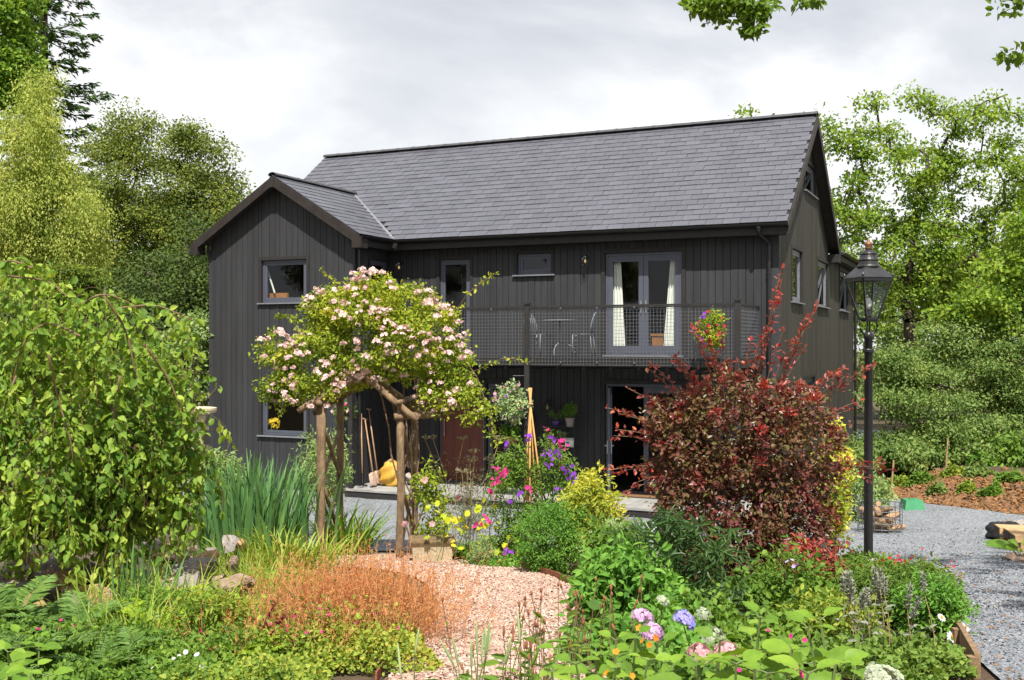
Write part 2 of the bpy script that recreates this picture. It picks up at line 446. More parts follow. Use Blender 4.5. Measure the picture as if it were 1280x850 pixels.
def pebbles(name, label, cat, mats, n, sampler, size, seed, lift):
    rg = np.random.default_rng(seed)
    xy = sampler(rg, n)
    z = ground_z(xy[:,0], xy[:,1]) + lift
    tv = np.array([(1,0,0),(0,1,0),(-1,0,0),(0,-1,0),(0.1,0.1,.7),(-.1,0,-.7)])
    tv = np.concatenate([tv, [(0.6,0.6,0.35),(-0.6,0.5,0.4)]])
    tf = np.array([[0,6,4],[6,1,4],[1,7,4],[7,2,4],[2,3,4],[3,0,4],[0,3,5],[3,2,5]])
    X = rand_units(rg, n); X[:,2] *= .3; X = unit(X)
    Z = unit(np.array((0,0,1.0)) + rg.normal(size=(n,3))*.35); Y = unit(np.cross(Z, X)); X = np.cross(Y, Z)
    s = size*rg.uniform(.55,1.35,n)
    sc = np.stack([s, s*rg.uniform(.6,1,n), s*rg.uniform(.5,.9,n)], 1)
    b = MB()
    b.inst(tv, tf, np.stack([xy[:,0], xy[:,1], z], 1), X, Y, Z, sc)
    o = b.build(name, mats); o['kind'] = 'stuff'; o['label'] = label; o['category'] = cat
    return o
M_PEBP = mat_leaf('pink_pebble', [(0.22,0.13,0.10),(0.46,0.30,0.23),(0.58,0.41,0.32),(0.34,0.21,0.16),(0.64,0.52,0.44),(0.16,0.12,0.115)], 0.0, 0.85, boost=1.0)
M_PEBG = mat_leaf('grey_pebble', [(0.07,0.076,0.088),(0.16,0.172,0.19),(0.25,0.26,0.28),(0.11,0.122,0.14),(0.36,0.365,0.37)], 0.0, 0.85, boost=1.0)
def samp_path(rg, n):
    y = 3.5 + 10.6*rg.random(n)**1.5
    l, r = np.interp(y, py_, pl_), np.interp(y, py_, pr_)
    return np.stack([l + (r-l)*rg.random(n), y], 1)
def samp_drive(rg, n):
    y = 5.5 + 13*rg.random(n)**1.6
    l = np.interp(y, yl, xl_) + .05; r = np.minimum(.50*y, np.interp(y, yl, xr_))
    return np.stack([l + np.maximum(r-l, .2)*rg.random(n), y], 1)
pebbles('pink_pebbles', 'loose pink and cream pebbles covering the curved garden path', 'gravel', M_PEBP, 30000, samp_path, 0.013, 5, 0.034)
pebbles('grey_pebbles', 'loose grey slate chippings covering the drive', 'gravel', M_PEBG, 26000, samp_drive, 0.015, 6, 0.022)
# ------------------------------------------------------------ house
ANG = math.radians(24.6)
HC = (5.137, 20.58, 0.0)                       # front right corner, at the ground
house = thing('house', 'black timber clad two storey house with grey slate roof and balcony', 'house', HC, -ANG)
HM = Matrix.Translation(HC) @ Matrix.Rotation(-ANG, 4, 'Z')
def hw(u, v, z):                                # house-local point to world
    return np.array(HM @ Vector((u, v, z)))
UL, UW = -12.6, -8.71                           # left end of the facade, right side of the wing
WV = -1.46                                      # wing front
EZ, EV, RV, RZ = 5.58, -0.35, 3.28, 8.30        # eaves, ridge
SL = (RZ-EZ)/(RV-EV)
WU, WZ = -10.655, 6.96                          # wing ridge
WSL = (WZ-EZ)/2.24
GFL, FFL = 0.2, 3.0

def frameM(kind, off=0.0):
    """columns: along the wall, outwards, up, origin - in house-local space"""
    M = np.eye(4)
    if kind == 'front': M[:3,0], M[:3,1], M[:3,3] = (1,0,0), (0,-1,0), (0,off,0)
    if kind == 'side':  M[:3,0], M[:3,1], M[:3,3] = (0,1,0), (1,0,0), (off,0,0)
    return M
FM, FW, FS, FSW = frameM('front'), frameM('front', WV), frameM('side'), frameM('side', UW)

def clad(name, p0, p1, z0, ztop, openings, M, width, o0, o1, mat, rng, parts=True, gap=0.005, brk=()):
    """upright boards between z0 and ztop(p), cut round the openings; each board its own object, or all of them in one mesh"""
    cuts = list(np.arange(p0, p1-1e-6, width)) + [p1]
    edges = sorted(set([p0, p1] + [e for o in openings for e in o[:2] if p0 < e < p1] + [b for b in brk if p0 < b < p1]))
    for e_ in edges[1:-1]:
        cuts = [c for c in cuts if abs(c-e_) > min(width*.35,.05) or c in (p0,p1)] + [e_]
    cuts = sorted(set(cuts))
    joined = MB(); n = 0
    for a, b in zip(cuts[:-1], cuts[1:]):
        m = (a+b)/2
        iv = [(z0, None)]
        for (q0,q1,za,zb) in openings:
            if q0-1e-6 <= m <= q1+1e-6:
                nv = []
                for (lo,hi) in iv:
                    H = hi if hi is not None else 1e9
                    if zb <= lo or za >= H: nv.append((lo,hi)); continue
                    if za-lo > .03: nv.append((lo,za))
                    if H-zb > .03: nv.append((zb,hi))
                iv = nv
        for lo, hi in iv:
            ta, tb = (hi, hi) if hi is not None else (ztop(a+gap), ztop(b-gap))
            if max(ta,tb)-lo < .03: continue
            oo = o1 + rng.uniform(-.004, .004)
            a2, b2 = a+gap, b-gap
            v = np.array([(a2,o0,lo),(b2,o0,lo),(b2,oo,lo),(a2,oo,lo),(a2,o0,ta),(b2,o0,tb),(b2,oo,tb),(a2,oo,ta)])
            v = v @ M[:3,:3].T + M[:3,3]
            if parts:
                q = MB(); q.hexa(v); q.build(name, mat, house)
            else: joined.hexa(v)
            n += 1
    if not parts:
        o = joined.build(name, mat, house); o['kind'] = 'stuff'
    return n

rng = np.random.default_rng(11)
# openings: (p0, p1, z0, z1)
O_FRENCH = (-3.52,-1.89,3.02,5.12); O_SMALL = (-5.52,-4.73,4.73,5.18); O_TALL = (-7.41,-6.65,3.02,5.12)
O_RED = (-7.43,-6.30,.2,2.39); O_GLASS = (-6.24,-5.72,.2,2.39); O_OPEN = (-3.52,-1.89,.2,2.43)
OPEN_F = [O_FRENCH, O_SMALL, O_TALL, O_RED, O_GLASS, O_OPEN]
OPEN_W = [(-11.15,-9.93,4.17,5.12), (-11.15,-9.93,1.21,2.22)]
OPEN_SW = [(-.86,-.12,3.02,5.12)]
OPEN_S = [(1.42,2.65,4.13,5.23), (4.81,6.45,4.15,5.23), (8.63,10.3,4.16,5.22), (2.85,4.39,1.66,2.5), (3.0,4.5,6.63,7.27)]
WT = EZ - .12
def gable_w(u): return WZ - .10 - abs(u-WU)*WSL
def gable_s(v): return (RZ - .12 - abs(v-RV)*SL) if v < 6.56 else WT
def flat(_): return WT
nb = clad('cladding_board', UW, 0.0, .2, flat, OPEN_F, FM, .15, .0, .022, M_BOARD, rng)
nb += clad('cladding_board', UL, UW, -.05, gable_w, OPEN_W, FW, .152, .0, .022, M_BOARD, rng, brk=[WU])
nb += clad('cladding_board', WV, 0.0, .2, flat, OPEN_SW, FSW, .15, .0, .022, M_BOARD, rng)
clad('side_cladding', 0.0, 11.65, -.05, gable_s, OPEN_S, FS, .15, .0, .022, M_BOARDSIDE, rng, parts=False, brk=[RV])
print('boards', nb)
def backing(p0, p1, ztop, ops, M, brk=()):
    clad_w = 50.0
    clad('wall_core', p0, p1, -.1, lambda p: ztop(p)-.01, ops, M, clad_w, -.14, -.002, M_BACK, rng, parts=False, gap=0.0, brk=brk)
backing(UW, 0.0-.14, flat, OPEN_F, FM)
backing(UL, UW, gable_w, OPEN_W, FW, [WU])
backing(WV+.14, 0.0, flat, OPEN_SW, FSW)
backing(0.0, 11.65, gable_s, OPEN_S, FS, [RV, 6.56])
b = MB()                                         # rear and left walls, never in view from the front
b.box((UL, -1.3, -.1), (UL+.14, 6.4, WT)); b.box((UL+.002, 6.4, -.1), (-4.0, 6.54, WT-.02)); b.box((-4.14, 6.54, -.1), (-4.0, 11.65, WT-.03)); b.box((-4.0,11.51,-.1),(-.14,11.65,WT-.03))
b.hexa(np.array([(UL,-.3,WT),(UL+.14,-.3,WT),(UL+.14,6.86,WT),(UL,6.86,WT),(UL,RV-.02,RZ-.1),(UL+.14,RV-.02,RZ-.1),(UL+.14,RV+.02,RZ-.1),(UL,RV+.02,RZ-.1)]))
b.build('wall', M_BOARD, house)
# corner boards
b = MB()
b.box((-.10,-.030,-.05),(.034,-.003,WT-.02)); b.box((.003,-.0,-.05),(.032,.11,WT+.05)); b.build('corner_board', M_BOARD, house)
b = MB(); b.box((UW-.11,WV-.032,-.05),(UW+.034,WV-.003,WT-.06)); b.box((UW+.003,WV,-.05),(UW+.032,WV+.10,WT-.03)); b.build('corner_board', M_BOARD, house)
b = MB(); b.box((UL-.03,WV-.032,-.05),(UL+.10,WV-.003,WT-.06)); b.build('corner_board', M_BOARD, house)
# floors and rooms
b = MB()
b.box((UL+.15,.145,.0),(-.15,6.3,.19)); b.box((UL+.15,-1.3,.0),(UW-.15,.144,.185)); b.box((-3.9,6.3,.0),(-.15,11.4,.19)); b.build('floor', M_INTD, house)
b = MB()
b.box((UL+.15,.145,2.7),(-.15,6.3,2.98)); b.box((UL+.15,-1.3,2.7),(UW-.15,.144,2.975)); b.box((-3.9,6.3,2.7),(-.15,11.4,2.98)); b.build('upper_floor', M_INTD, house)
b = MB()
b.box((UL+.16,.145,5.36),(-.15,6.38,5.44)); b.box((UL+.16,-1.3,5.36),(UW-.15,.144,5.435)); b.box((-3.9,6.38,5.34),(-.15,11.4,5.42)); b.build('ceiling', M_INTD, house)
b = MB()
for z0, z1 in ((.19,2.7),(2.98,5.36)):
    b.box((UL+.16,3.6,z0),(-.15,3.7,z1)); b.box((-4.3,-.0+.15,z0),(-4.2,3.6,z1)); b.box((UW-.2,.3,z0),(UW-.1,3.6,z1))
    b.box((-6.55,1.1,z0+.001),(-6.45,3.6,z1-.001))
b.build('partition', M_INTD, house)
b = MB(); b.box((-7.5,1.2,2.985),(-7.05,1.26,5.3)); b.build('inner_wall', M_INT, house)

# roofs ------------------------------------------------------------------
def roof_slab(name, corners, th, mat):
    c = np.array(corners, float)
    n = np.cross(c[1]-c[0], c[3]-c[0]); n /= np.linalg.norm(n)
    if n[2] < 0: n = -n
    b = MB(); b.hexa(np.concatenate([c-n*th, c])); return b.build(name, mat, house)
UV0, UV1 = -12.72, .25
VR = 2*RV-EV
roof_slab('roof_deck', [(UV0,EV,EZ),(UV1,EV,EZ),(UV1,RV,RZ),(UV0,RV,RZ)], .06, M_BACK)
roof_slab('roof_slope', [(UV1,VR,EZ),(UV0,VR,EZ),(UV0,RV,RZ),(UV1,RV,RZ)], .06, M_SLATE)
roof_slab('roof_deck', [(WU+2.24,-1.74,EZ),(WU+2.24,1.6,EZ),(WU,1.6,WZ),(WU,-1.74,WZ)], .05, M_BACK)
roof_slab('roof_slope', [(WU-2.24,1.6,EZ),(WU-2.24,-1.74,EZ),(WU,-1.74,WZ),(WU,1.6,WZ)], .05, M_SLATE)
roof_slab('roof_slope', [(.25,6.86,EZ+.02),(.25,11.95,EZ+.02),(-2.1,11.95,7.2),(-2.1,5.0,7.2)], .06, M_SLATE)
roof_slab('roof_slope', [(-4.4,11.95,EZ+.02),(-4.4,6.0,EZ+.02),(-2.1,5.0,7.2),(-2.1,11.95,7.2)], .06, M_SLATE)

def slate_mesh(w, h, t, seed):
    r_ = random.Random(seed)
    v = np.array([(-w/2,0,0),(w/2,0,0),(w/2,h,-.008),(-w/2,h,-.008),(-w/2,0,t),(w/2,0,t*r_.uniform(.9,1.15)),(w/2,h,0.002),(-w/2,h,0.002)])
    v[[0,1,4,5],1] += np.array([r_.uniform(-.006,.006)]*4)
    q = MB(); q.hexa(v); return q
def slates(origin, du, dv, nrm, length, run, w, exp, keep, limit, near):
    """origin at the eaves; du along them, dv up the slope"""
    o = np.array(origin, float); du, dv, nrm = (np.array(x, float) for x in (du, dv, nrm))
    protos = [slate_mesh(w-.008, exp*1.35, .013, k) for k in range(4)]
    meshes = [p_.mesh('slate', M_SLATE) for p_ in protos]
    R = np.stack([du, dv, nrm], 1)
    Rm = Matrix(R.tolist())
    items = []
    for i in range(int(math.ceil(run/exp))):
        for j in range(int(length/w)+2):
            x = (j + (.5 if i % 2 else 0))*w
            d = i*exp - .03
            if d + exp*1.0 > run + .06 or x-w/2 < -.02 or x+w/2 > length+.02: 
                if not (x-w/2 < length and x+w/2 > 0) or d+exp > run+.06: continue
            lo, hi = max(0, x-w/2), min(length, x+w/2)
            if hi-lo < .05: continue
            c = o + du*((lo+hi)/2) + dv*d + nrm*(.010+rng.uniform(0,.004))
            if not keep(c): continue
            items.append((near(c), c, (hi-lo)/w, rng.integers(4), rng.normal()*.006, rng.normal()*.008))
    items.sort(key=lambda q: q[0])
    rest = MB()
    for k, (_, c, sx, pi, tw, lift) in enumerate(items):
        Rz = Rm @ (Matrix.Rotation(tw, 3, 'Z') @ Matrix.Rotation(lift-.012, 3, 'X'))
        if k < limit:
            o_ = link('slate', meshes[pi], house)
            o_.matrix_local = Matrix.Translation(c.tolist()) @ Rz.to_4x4() @ Matrix.Diagonal((sx,1,1,1))
        else:
            v = np.concatenate(protos[pi].v) * np.array((sx,1,1))
            rest.hexa(v @ np.array(Rz).T + c)
    if rest.n:
        s_ = rest.build('slates', M_SLATE, house); s_['kind'] = 'stuff'
    return len(items)
cw = np.array((0.0, CAMZ))
def near_cam(c): 
    w_ = HM @ Vector(c.tolist()); return w_.length
L1 = math.hypot(RV-EV, RZ-EZ)
dv1 = np.array((0, RV-EV, RZ-EZ))/L1
def keep_main(c):
    u, v = c[0], c[1]
    return not (u < WU+2.24 and (WZ - abs(u-WU)*WSL) > EZ + (v-EV)*SL + .10 and abs(u-WU) < 2.24)
n1 = slates((UV0,EV,EZ), (1,0,0), dv1, (0,-dv1[2],dv1[1]), UV1-UV0, L1, .34, .208, keep_main, 240, near_cam)
L2 = math.hypot(2.24, WZ-EZ)
dv2 = np.array((-2.24, 0, WZ-EZ))/L2
n2 = slates((WU+2.24,-1.74,EZ), (0,1,0), dv2, (dv2[2],0,-dv2[0]), 3.3, L2, .34, .208, lambda c: (WZ-abs(c[0]-WU)*WSL) > EZ+(c[1]-EV)*SL-.12, 60, near_cam)
print('slates', n1, n2)
# ridge tiles
def ridge_tiles(a, b_, n, r, slope):
    a, b_ = np.array(a, float), np.array(b_, float)
    ax = unit(b_-a); side = np.array((-ax[1], ax[0], 0)); Lt = np.linalg.norm(b_-a)/n
    q = MB()
    k = 7; ang = np.linspace(-1, 1, k)*1.25
    ring = np.stack([np.sin(ang)*r, np.cos(ang)*r*.8], 1)
    v = []
    for s_, e_ in ((-Lt/2, 1.0), (Lt/2-.05, 1.0), (Lt/2-.05, 1.05), (Lt/2+.01, 1.05)):
        for (x, z) in ring*e_: v.append((s_, x, z))
    v = np.array(v); f = []
    for i in range(3):
        for j in range(k-1): f.append((i*k+j, i*k+j+1, (i+1)*k+j+1, (i+1)*k+j))
    v2 = v.copy(); v2[:,1] *= .8; v2[:,2] -= .02
    q.add(v, np.array(f)); q.add(v2, np.array(f)); 
    me = q.mesh('ridge_tile', M_RIDGE)
    for i in range(n):
        c = a + ax*Lt*(i+.5)
        o_ = link('ridge_tile', me, house)
        o_.location = c.tolist(); o_.rotation_euler = (0, rng.normal()*.004, math.atan2(ax[1], ax[0]) + rng.normal()*.004)
ridge_tiles((UV0,RV,RZ-.02), (UV1,RV,RZ-.02), 28, .13, SL)
ridge_tiles((WU,-1.76,WZ-.02), (WU,1.52,WZ-.02), 7, .12, WSL)
# valley
b = MB()
vb, vt = np.array((WU+2.24+.02, EV, EZ)), np.array((WU+.0, 1.50, WZ))
nv = np.array((-.25,-.45,.86))
b.hexa(np.array([vb+(-.10,-.02,.03), vb+(.02,0,.022), vt+(.02,0,.022), vt+(-.06,-.03,.03), vb+(-.10,-.02,.045), vb+(.02,0,.037), vt+(.02,0,.037), vt+(-.06,-.03,.045)]))
b.build('valley_flashing', M_LEAD, house)
# bargeboards and verges
def barge(a, b_, depth, th, out, mat=M_BARGE, name='bargeboard', drop=.02):
    a, b_, out = np.array(a,float), np.array(b_,float), np.array(out,float)
    q = MB(); dn = np.array((0,0,-1.0))
    base = [a+dn*drop, b_+dn*drop, b_+dn*drop+out*th, a+dn*drop+out*th]
    low = [p_+dn*depth for p_ in base]
    q.hexa(np.array(low+base)); return q.build(name, mat, house)
barge((WU-2.27,-1.74,EZ-.02), (WU-.002,-1.74,WZ), .21, .032, (0,-1,0))
barge((WU+.002,-1.74,WZ), (WU+2.27,-1.74,EZ-.02), .21, .032, (0,-1,0))
b = MB(); b.box((WU-.05,-1.785,WZ-.26),(WU+.05,-1.773,WZ-.03)); b.build('bargeboard_joint', M_TRIM, house)
b = MB(); b.box((WU+2.08,-1.77,EZ-.29),(WU+2.31,-1.50,EZ-.09)); b.build('eaves_box', M_BARGE, house)
b = MB(); b.box((WU-2.31,-1.77,EZ-.29),(WU-2.08,-1.50,EZ-.09)); b.build('eaves_box', M_BARGE, house)
barge((.25,EV-.02,EZ-.015), (.25,RV-.002,RZ), .20, .03, (1,0,0))
barge((.25,RV+.002,RZ), (.25,VR+.02,EZ-.015), .24, .03, (1,0,0))
def soffit(c):                                   # sloping underside of the verge
    q = MB(); q.hexa(np.array(c, float)); q.build('soffit', M_TRIM, house)
for (v0, z0, v1, z1) in ((EV,EZ,RV,RZ),(RV,RZ,VR,EZ)):
    soffit([(.03,v0,z0-.19),(.25,v0,z0-.19),(.25,v1,z1-.19),(.03,v1,z1-.19),(.03,v0,z0-.17),(.25,v0,z0-.17),(.25,v1,z1-.17),(.03,v1,z1-.17)])
for (u0, z0, u1, z1) in ((WU-2.24,EZ,WU,WZ),(WU,WZ,WU+2.24,EZ)):
    soffit([(u0,-1.74,z0-.17),(u1,-1.74,z1-.17),(u1,-1.49,z1-.17),(u0,-1.49,z0-.17),(u0,-1.74,z0-.15),(u1,-1.74,z1-.15),(u1,-1.49,z1-.15),(u0,-1.49,z0-.15)])
# fascia, soffit, gutters
b = MB(); b.box((WU+2.2,EV-.0,EZ-.24),(.24,EV+.025,EZ-.04)); b.build('fascia', M_TRIM, house)
b = MB(); b.box((WU+2.2,EV+.026,EZ-.235),(.2,-.024,EZ-.215)); b.build('soffit', M_TRIM, house)
b = MB(); b.box((WU+2.20,-1.49,EZ-.24),(WU+2.225,EV-.003,EZ-.04)); b.build('fascia', M_TRIM, house)
b = MB(); b.box((UW+.024,-1.49,EZ-.236),(WU+2.198,EV-.0,EZ-.216)); b.build('soffit', M_TRIM, house)
b = MB(); b.box((.22,VR+.06,EZ-.22),(.245,11.9,EZ-.03)); b.build('fascia', M_TRIM, house)
b = MB(); b.box((.024,6.95,EZ-.21),(.219,11.9,EZ-.19)); b.build('soffit', M_TRIM, house)
b = MB(); b.box((.0,VR-.42,EZ-.30),(.275,VR+.055,EZ-.10)); b.build('eaves_box', M_TRIM, house)
def gutter(a, b_, r=.062):
    a, b_ = np.array(a,float), np.array(b_,float)
    ax = unit(b_-a); sd = np.array((-ax[1], ax[0], 0))
    ang = np.linspace(math.pi, 2*math.pi, 9)
    out_ = [a*(1-t_)+b_*t_ + sd*math.cos(g)*rr + np.array((0,0,math.sin(g)*rr)) for rr in (r, r-.008) for t_ in (0,1) for g in ang]
    v = np.array(out_); q = MB(); f = []
    for base in (0, 18):
        for j in range(8): f.append((base+j, base+j+1, base+9+j+1, base+9+j))
    for j in range(8): f += [(j, j+1, 18+j+1, 18+j), (9+j, 9+j+1, 27+j+1, 27+j)]
    for j in (0, 8): f.append((j, 9+j, 27+j, 18+j))
    q.add(v, np.array(f))
    for t_ in np.arange(.06, 1, .9/np.linalg.norm(b_-a)*1.0):
        c = a*(1-t_)+b_*t_
        for g0, g1 in zip(ang[:-1], ang[1:]):
            p0 = c + sd*math.cos(g0)*(r+.006)+np.array((0,0,math.sin(g0)*(r+.006))); p1 = c + sd*math.cos(g1)*(r+.006)+np.array((0,0,math.sin(g1)*(r+.006)))
            q.hexa(np.array([p0-ax*.02,p0+ax*.02,p1+ax*.02,p1-ax*.02, p0*1-ax*.02+(0,0,.003),p0+ax*.02+(0,0,.003),p1+ax*.02+(0,0,.003),p1-ax*.02+(0,0,.003)]))
    q.lathe([(r,-.006),(r,.006)], (0,0,0)) if False else None
    return q.build('gutter', M_GUTTER, house, smooth=False)
gutter((.27,EV-.068,EZ-.03), (WU+2.24+.12,EV-.068,EZ-.03))
gutter((WU+2.24+.055,EV-.06,EZ-.03), (WU+2.24+.055,-1.76,EZ-.03))
gutter((.31,11.95,EZ-.02), (.31,VR+.1,EZ-.02))
b = MB(); b.lathe([(0,0),(.064,0),(.064,.02),(0,.02)], (0,0,0), 16, np.array([[0,0,1],[0,1,0],[-1,0,0]])); o = b.build('gutter_end', M_GUTTER, house); o.location = (.265,EV-.068,EZ-.035)
b = MB(); b.tube([(-.28,EV-.07,EZ-.08),(-.28,EV-.07,EZ-.16),(-.27,EV+.02,EZ-.23),(-.16,-.10,EZ-.36),(-.15,-.075,EZ-.44),(-.15,-.075,.05)], .036, 10)
b.tube([(-.28,EV-.07,EZ-.09),(-.28,EV-.07,EZ-.13)], .05, 10)
for zz in (4.6,3.4,2.2,1.0): b.tube([(-.15,-.075,zz),(-.15,-.075,zz+.05)], .043, 10)
b.build('downpipe', M_GUTTER, house, smooth=False)
b = MB(); b.tube([(UW+.10,WV-.02+.05,EZ-.3),(UW+.10,WV+.05,.15)], .036, 10); b.build('downpipe', M_GUTTER, house)
b = MB(); b.tube([(UL+.06,-1.62,EZ-.05),(UL-.02,-1.55,EZ-.2),(UL-.05,-1.42,EZ-.45),(UL-.05,-1.42,.0)], .036, 10); b.build('downpipe', M_GUTTER, house)
b = MB(); b.tube([(.3,11.6,EZ-.05),(.08,11.55,EZ-.4),(.08,11.55,.0)], .04, 10); b.build('downpipe', M_GUTTER, house)
# plinth step and terrace
b = MB()
for j, u0 in enumerate(np.arange(UW+.02, .1, .62)):
    for k, v0 in enumerate((-1.9,-1.28,-.66)):
        q = MB(); q.box((u0,v0,.155),(min(u0+.612,.14),v0+.612,.2+rng.uniform(-.003,.003))); q.build('paving_slab', M_STONE, house)
b.box((UW+.03,-1.88,-.05),(.13,-.03,.150)); b.build('terrace_base', M_TRIM, house)

# windows and doors ------------------------------------------------------
def bars(b, p0, p1, z0, z1, w, o0, o1, M, top=None, bot=None):
    top = top or w; bot = bot or w
    b.box((p0,o0,z0),(p0+w,o1,z1),M); b.box((p1-w,o0,z0),(p1,o1,z1),M)
    b.box((p0+w,o0,z1-top),(p1-w,o1,z1),M); b.box((p0+w,o0,z0),(p1-w,o1,z0+bot),M)
def window(op, M, mats=(M_FRAME,M_GLASS), sash=.055, opened=0.0, trim=.07, sill=True, label=None, pane_mat=None):
    p0,p1,z0,z1 = op
    b = MB(); bars(b, p0+.006,p1-.006,z0+.006,z1-.006, .05, -.075,-.02, M)
    w = b.build('window', mats[0], house)
    if label: w['label'] = label
    s = MB(); q0,q1,y0,y1 = p0+.06,p1-.06,z0+.06,z1-.06
    bars(s, q0,q1,y0,y1, sash, -.068,-.028, np.eye(4))
    g = MB(); g.box((q0+sash-.005,-.052,y0+sash-.005),(q1-sash+.005,-.046,y1-sash+.005))
    T = np.eye(4)
    if opened:                                   # top-hung casement pushed out at the foot
        c_, s_ = math.cos(opened), math.sin(opened)
        T = np.array([[1,0,0,0],[0,c_,-s_,0],[0,s_,c_,0],[0,0,0,1]]) ; piv = np.array((0,-.03,y1))
        T[:3,3] = piv - T[:3,:3] @ piv
    for mb in (s, g):
        mb.v = [ (vv @ T[:3,:3].T + T[:3,3]) @ M[:3,:3].T + M[:3,3] for vv in mb.v ]
    g.f = [a_[:,::-1] for a_ in g.f]
    s.build('sash', mats[0], w); g.build('pane', pane_mat or mats[1], w)
    if trim:
        t_ = MB(); t_.box((p0-trim,.024,z0),(p0-.002,.040,z1+trim),M); t_.box((p1+.002,.024,z0),(p1+trim,.040,z1+trim),M); t_.box((p0-.002,.024,z1+.002),(p1+.002,.041,z1+trim),M)
        t_.box((p0-.02,-.02,z0),(p0+.004,.023,z1),M); t_.box((p1-.004,-.02,z0),(p1+.02,.023,z1),M); t_.box((p0+.005,-.02,z1-.004),(p1-.005,.023,z1+.02),M)
        t_.build('trim', M_TRIM, w)
    if sill:
        t_ = MB(); t_.box((p0-.09,-.03,z0-.03),(p1+.09,.085,z0-.003),M); t_.build('sill', M_SILL, w)
    return w
window(OPEN_W[0], FW); window(OPEN_W[1], FW)
window(O_SMALL, FM, pane_mat=mat_glass('frosted_pane', (0.45,0.52,0.50), 1.5))
window(O_TALL, FM, sill=False); window(OPEN_SW[0], FSW, sill=False)
window(OPEN_S[0], FS, (M_SILL,M_GLASSR)); window(OPEN_S[1], FS, (M_SILL,M_GLASSR), opened=-.16); window(OPEN_S[2], FS, (M_SILL,M_GLASSR), opened=-.16)
window(OPEN_S[3], FS, (M_FRAME,M_GLASSR)); window(OPEN_S[4], FS, (M_SILL,M_GLASSR), opened=-.4)
window(O_GLASS, FM, sill=False, trim=0)
def door_leaf(name, p0, p1, z0, z1, M, T=np.eye(4), handle=None, label=None):
    b = MB(); bars(b, p0,p1,z0,z1, .10, -.065,-.015, T, top=.12, bot=.16)
    b.box((p0+.2,-.013,z1-.052),(p1-.2,-.006,z1-.035),T)
    b.v = [vv @ M[:3,:3].T + M[:3,3] for vv in b.v]
    d = b.build(name, M_FRAME, house)
    if label: d['label'] = label
    g = MB(); g.box((p0+.095,-.045,z0+.155),(p1-.095,-.038,z1-.115),T); g.v = [vv @ M[:3,:3].T + M[:3,3] for vv in g.v]; g.f = [a_[:,::-1] for a_ in g.f]
    g.build('pane', M_GLASS, d)
    if handle is not None:
        h = MB(); hz = z0+.98; s_ = 1 if handle > (p0+p1)/2 else -1
        for oo, sg in ((.0,1),(-.08,-1)):
            h.box((handle-.016,oo-.013,hz-.16),(handle+.016,oo+.002,hz+.10),T)
            h.box((handle-.010,oo+sg*.008-.006,hz-.01),(handle+.010,oo+sg*.05+.004,hz+.01),T)
            h.box((handle-.01-(s_>0)*.12,oo+sg*.045-.006,hz-.012),(handle+.01+(s_<0)*.12,oo+sg*.045+.008,hz+.012),T)
        h.v = [vv @ M[:3,:3].T + M[:3,3] for vv in h.v]
        h.build('handle', M_STEEL, d)
    return d
def door_frame(op, M, trim=.08, sill=True):
    p0,p1,z0,z1 = op
    b = MB(); b.box((p0+.004,-.09,z0),(p0+.05,-.008,z1-.004),M); b.box((p1-.05,-.09,z0),(p1-.004,-.008,z1-.004),M); b.box((p0+.05,-.09,z1-.055),(p1-.05,-.008,z1-.004),M); b.box((p0+.05,-.09,z0),(p1-.05,-.008,z0+.03),M)
    w = b.build('door_frame', M_FRAME, house)
    t_ = MB(); t_.box((p0-trim,.024,z0),(p0-.002,.042,z1+trim),M); t_.box((p1+.002,.024,z0),(p1+trim,.042,z1+trim),M); t_.box((p0-.002,.024,z1+.002),(p1+.002,.043,z1+trim),M); t_.build('trim', M_TRIM, w)
    if sill: t_ = MB(); t_.box((p0-.04,-.006,z0-.025),(p1+.04,.09,z0-.002),M); t_.build('sill', M_SILL, w)
door_frame(O_FRENCH, FM)
mid = (O_FRENCH[0]+O_FRENCH[1])/2
door_leaf('french_door', O_FRENCH[0]+.053, mid-.004, 3.055, 5.06, FM, handle=mid-.055)
door_leaf('french_door', mid+.004, O_FRENCH[1]-.053, 3.055, 5.06, FM, handle=mid+.055)
door_frame(O_OPEN, FM, sill=False)
piv = np.array((O_OPEN[0]+.06, .03, 0)); ang = math.radians(74)
T = np.eye(4); T[:3,:3] = np.array([[math.cos(ang),-math.sin(ang),0],[math.sin(ang),math.cos(ang),0],[0,0,1]]); T[:3,3] = piv - T[:3,:3] @ piv
door_leaf('french_door', O_OPEN[0]+.06, mid-.004, .235, 2.37, FM, T, handle=mid-.055, label='glazed door leaf standing open, seen edge on')
door_leaf('french_door', mid+.004, O_OPEN[1]-.053, .235, 2.37, FM)
door_frame(O_RED, FM, trim=.05, sill=False)
b = MB(); b.box((O_RED[0]+.053,-.07,.232),(O_RED[1]-.053,-.02,2.33),FM)
for p_ in np.linspace(O_RED[0]+.16, O_RED[1]-.16, 5): b.box((p_-.002,-.021,.3),(p_+.002,-.014,2.25),FM)
red = b.build('entrance_door', M_REDDOOR, house); red['label'] = 'rust red painted front door'
h = MB(); h.tube([(O_RED[0]+.14,.02,1.22),(O_RED[0]+.14,.03,1.25),(O_RED[0]+.14,.03,1.55),(O_RED[0]+.14,.02,1.58)], .01, 8); h.v = [vv @ FM[:3,:3].T + FM[:3,3] for vv in h.v]; h.build('handle', M_STEEL, red)
b = MB(); b.box((-6.3,-.004,.2),(-6.24,.03,2.5),FM); b.box((-7.6,-.0,2.40),(-5.6,.03,2.5),FM); b.build('door_post', M_TRIM, house)

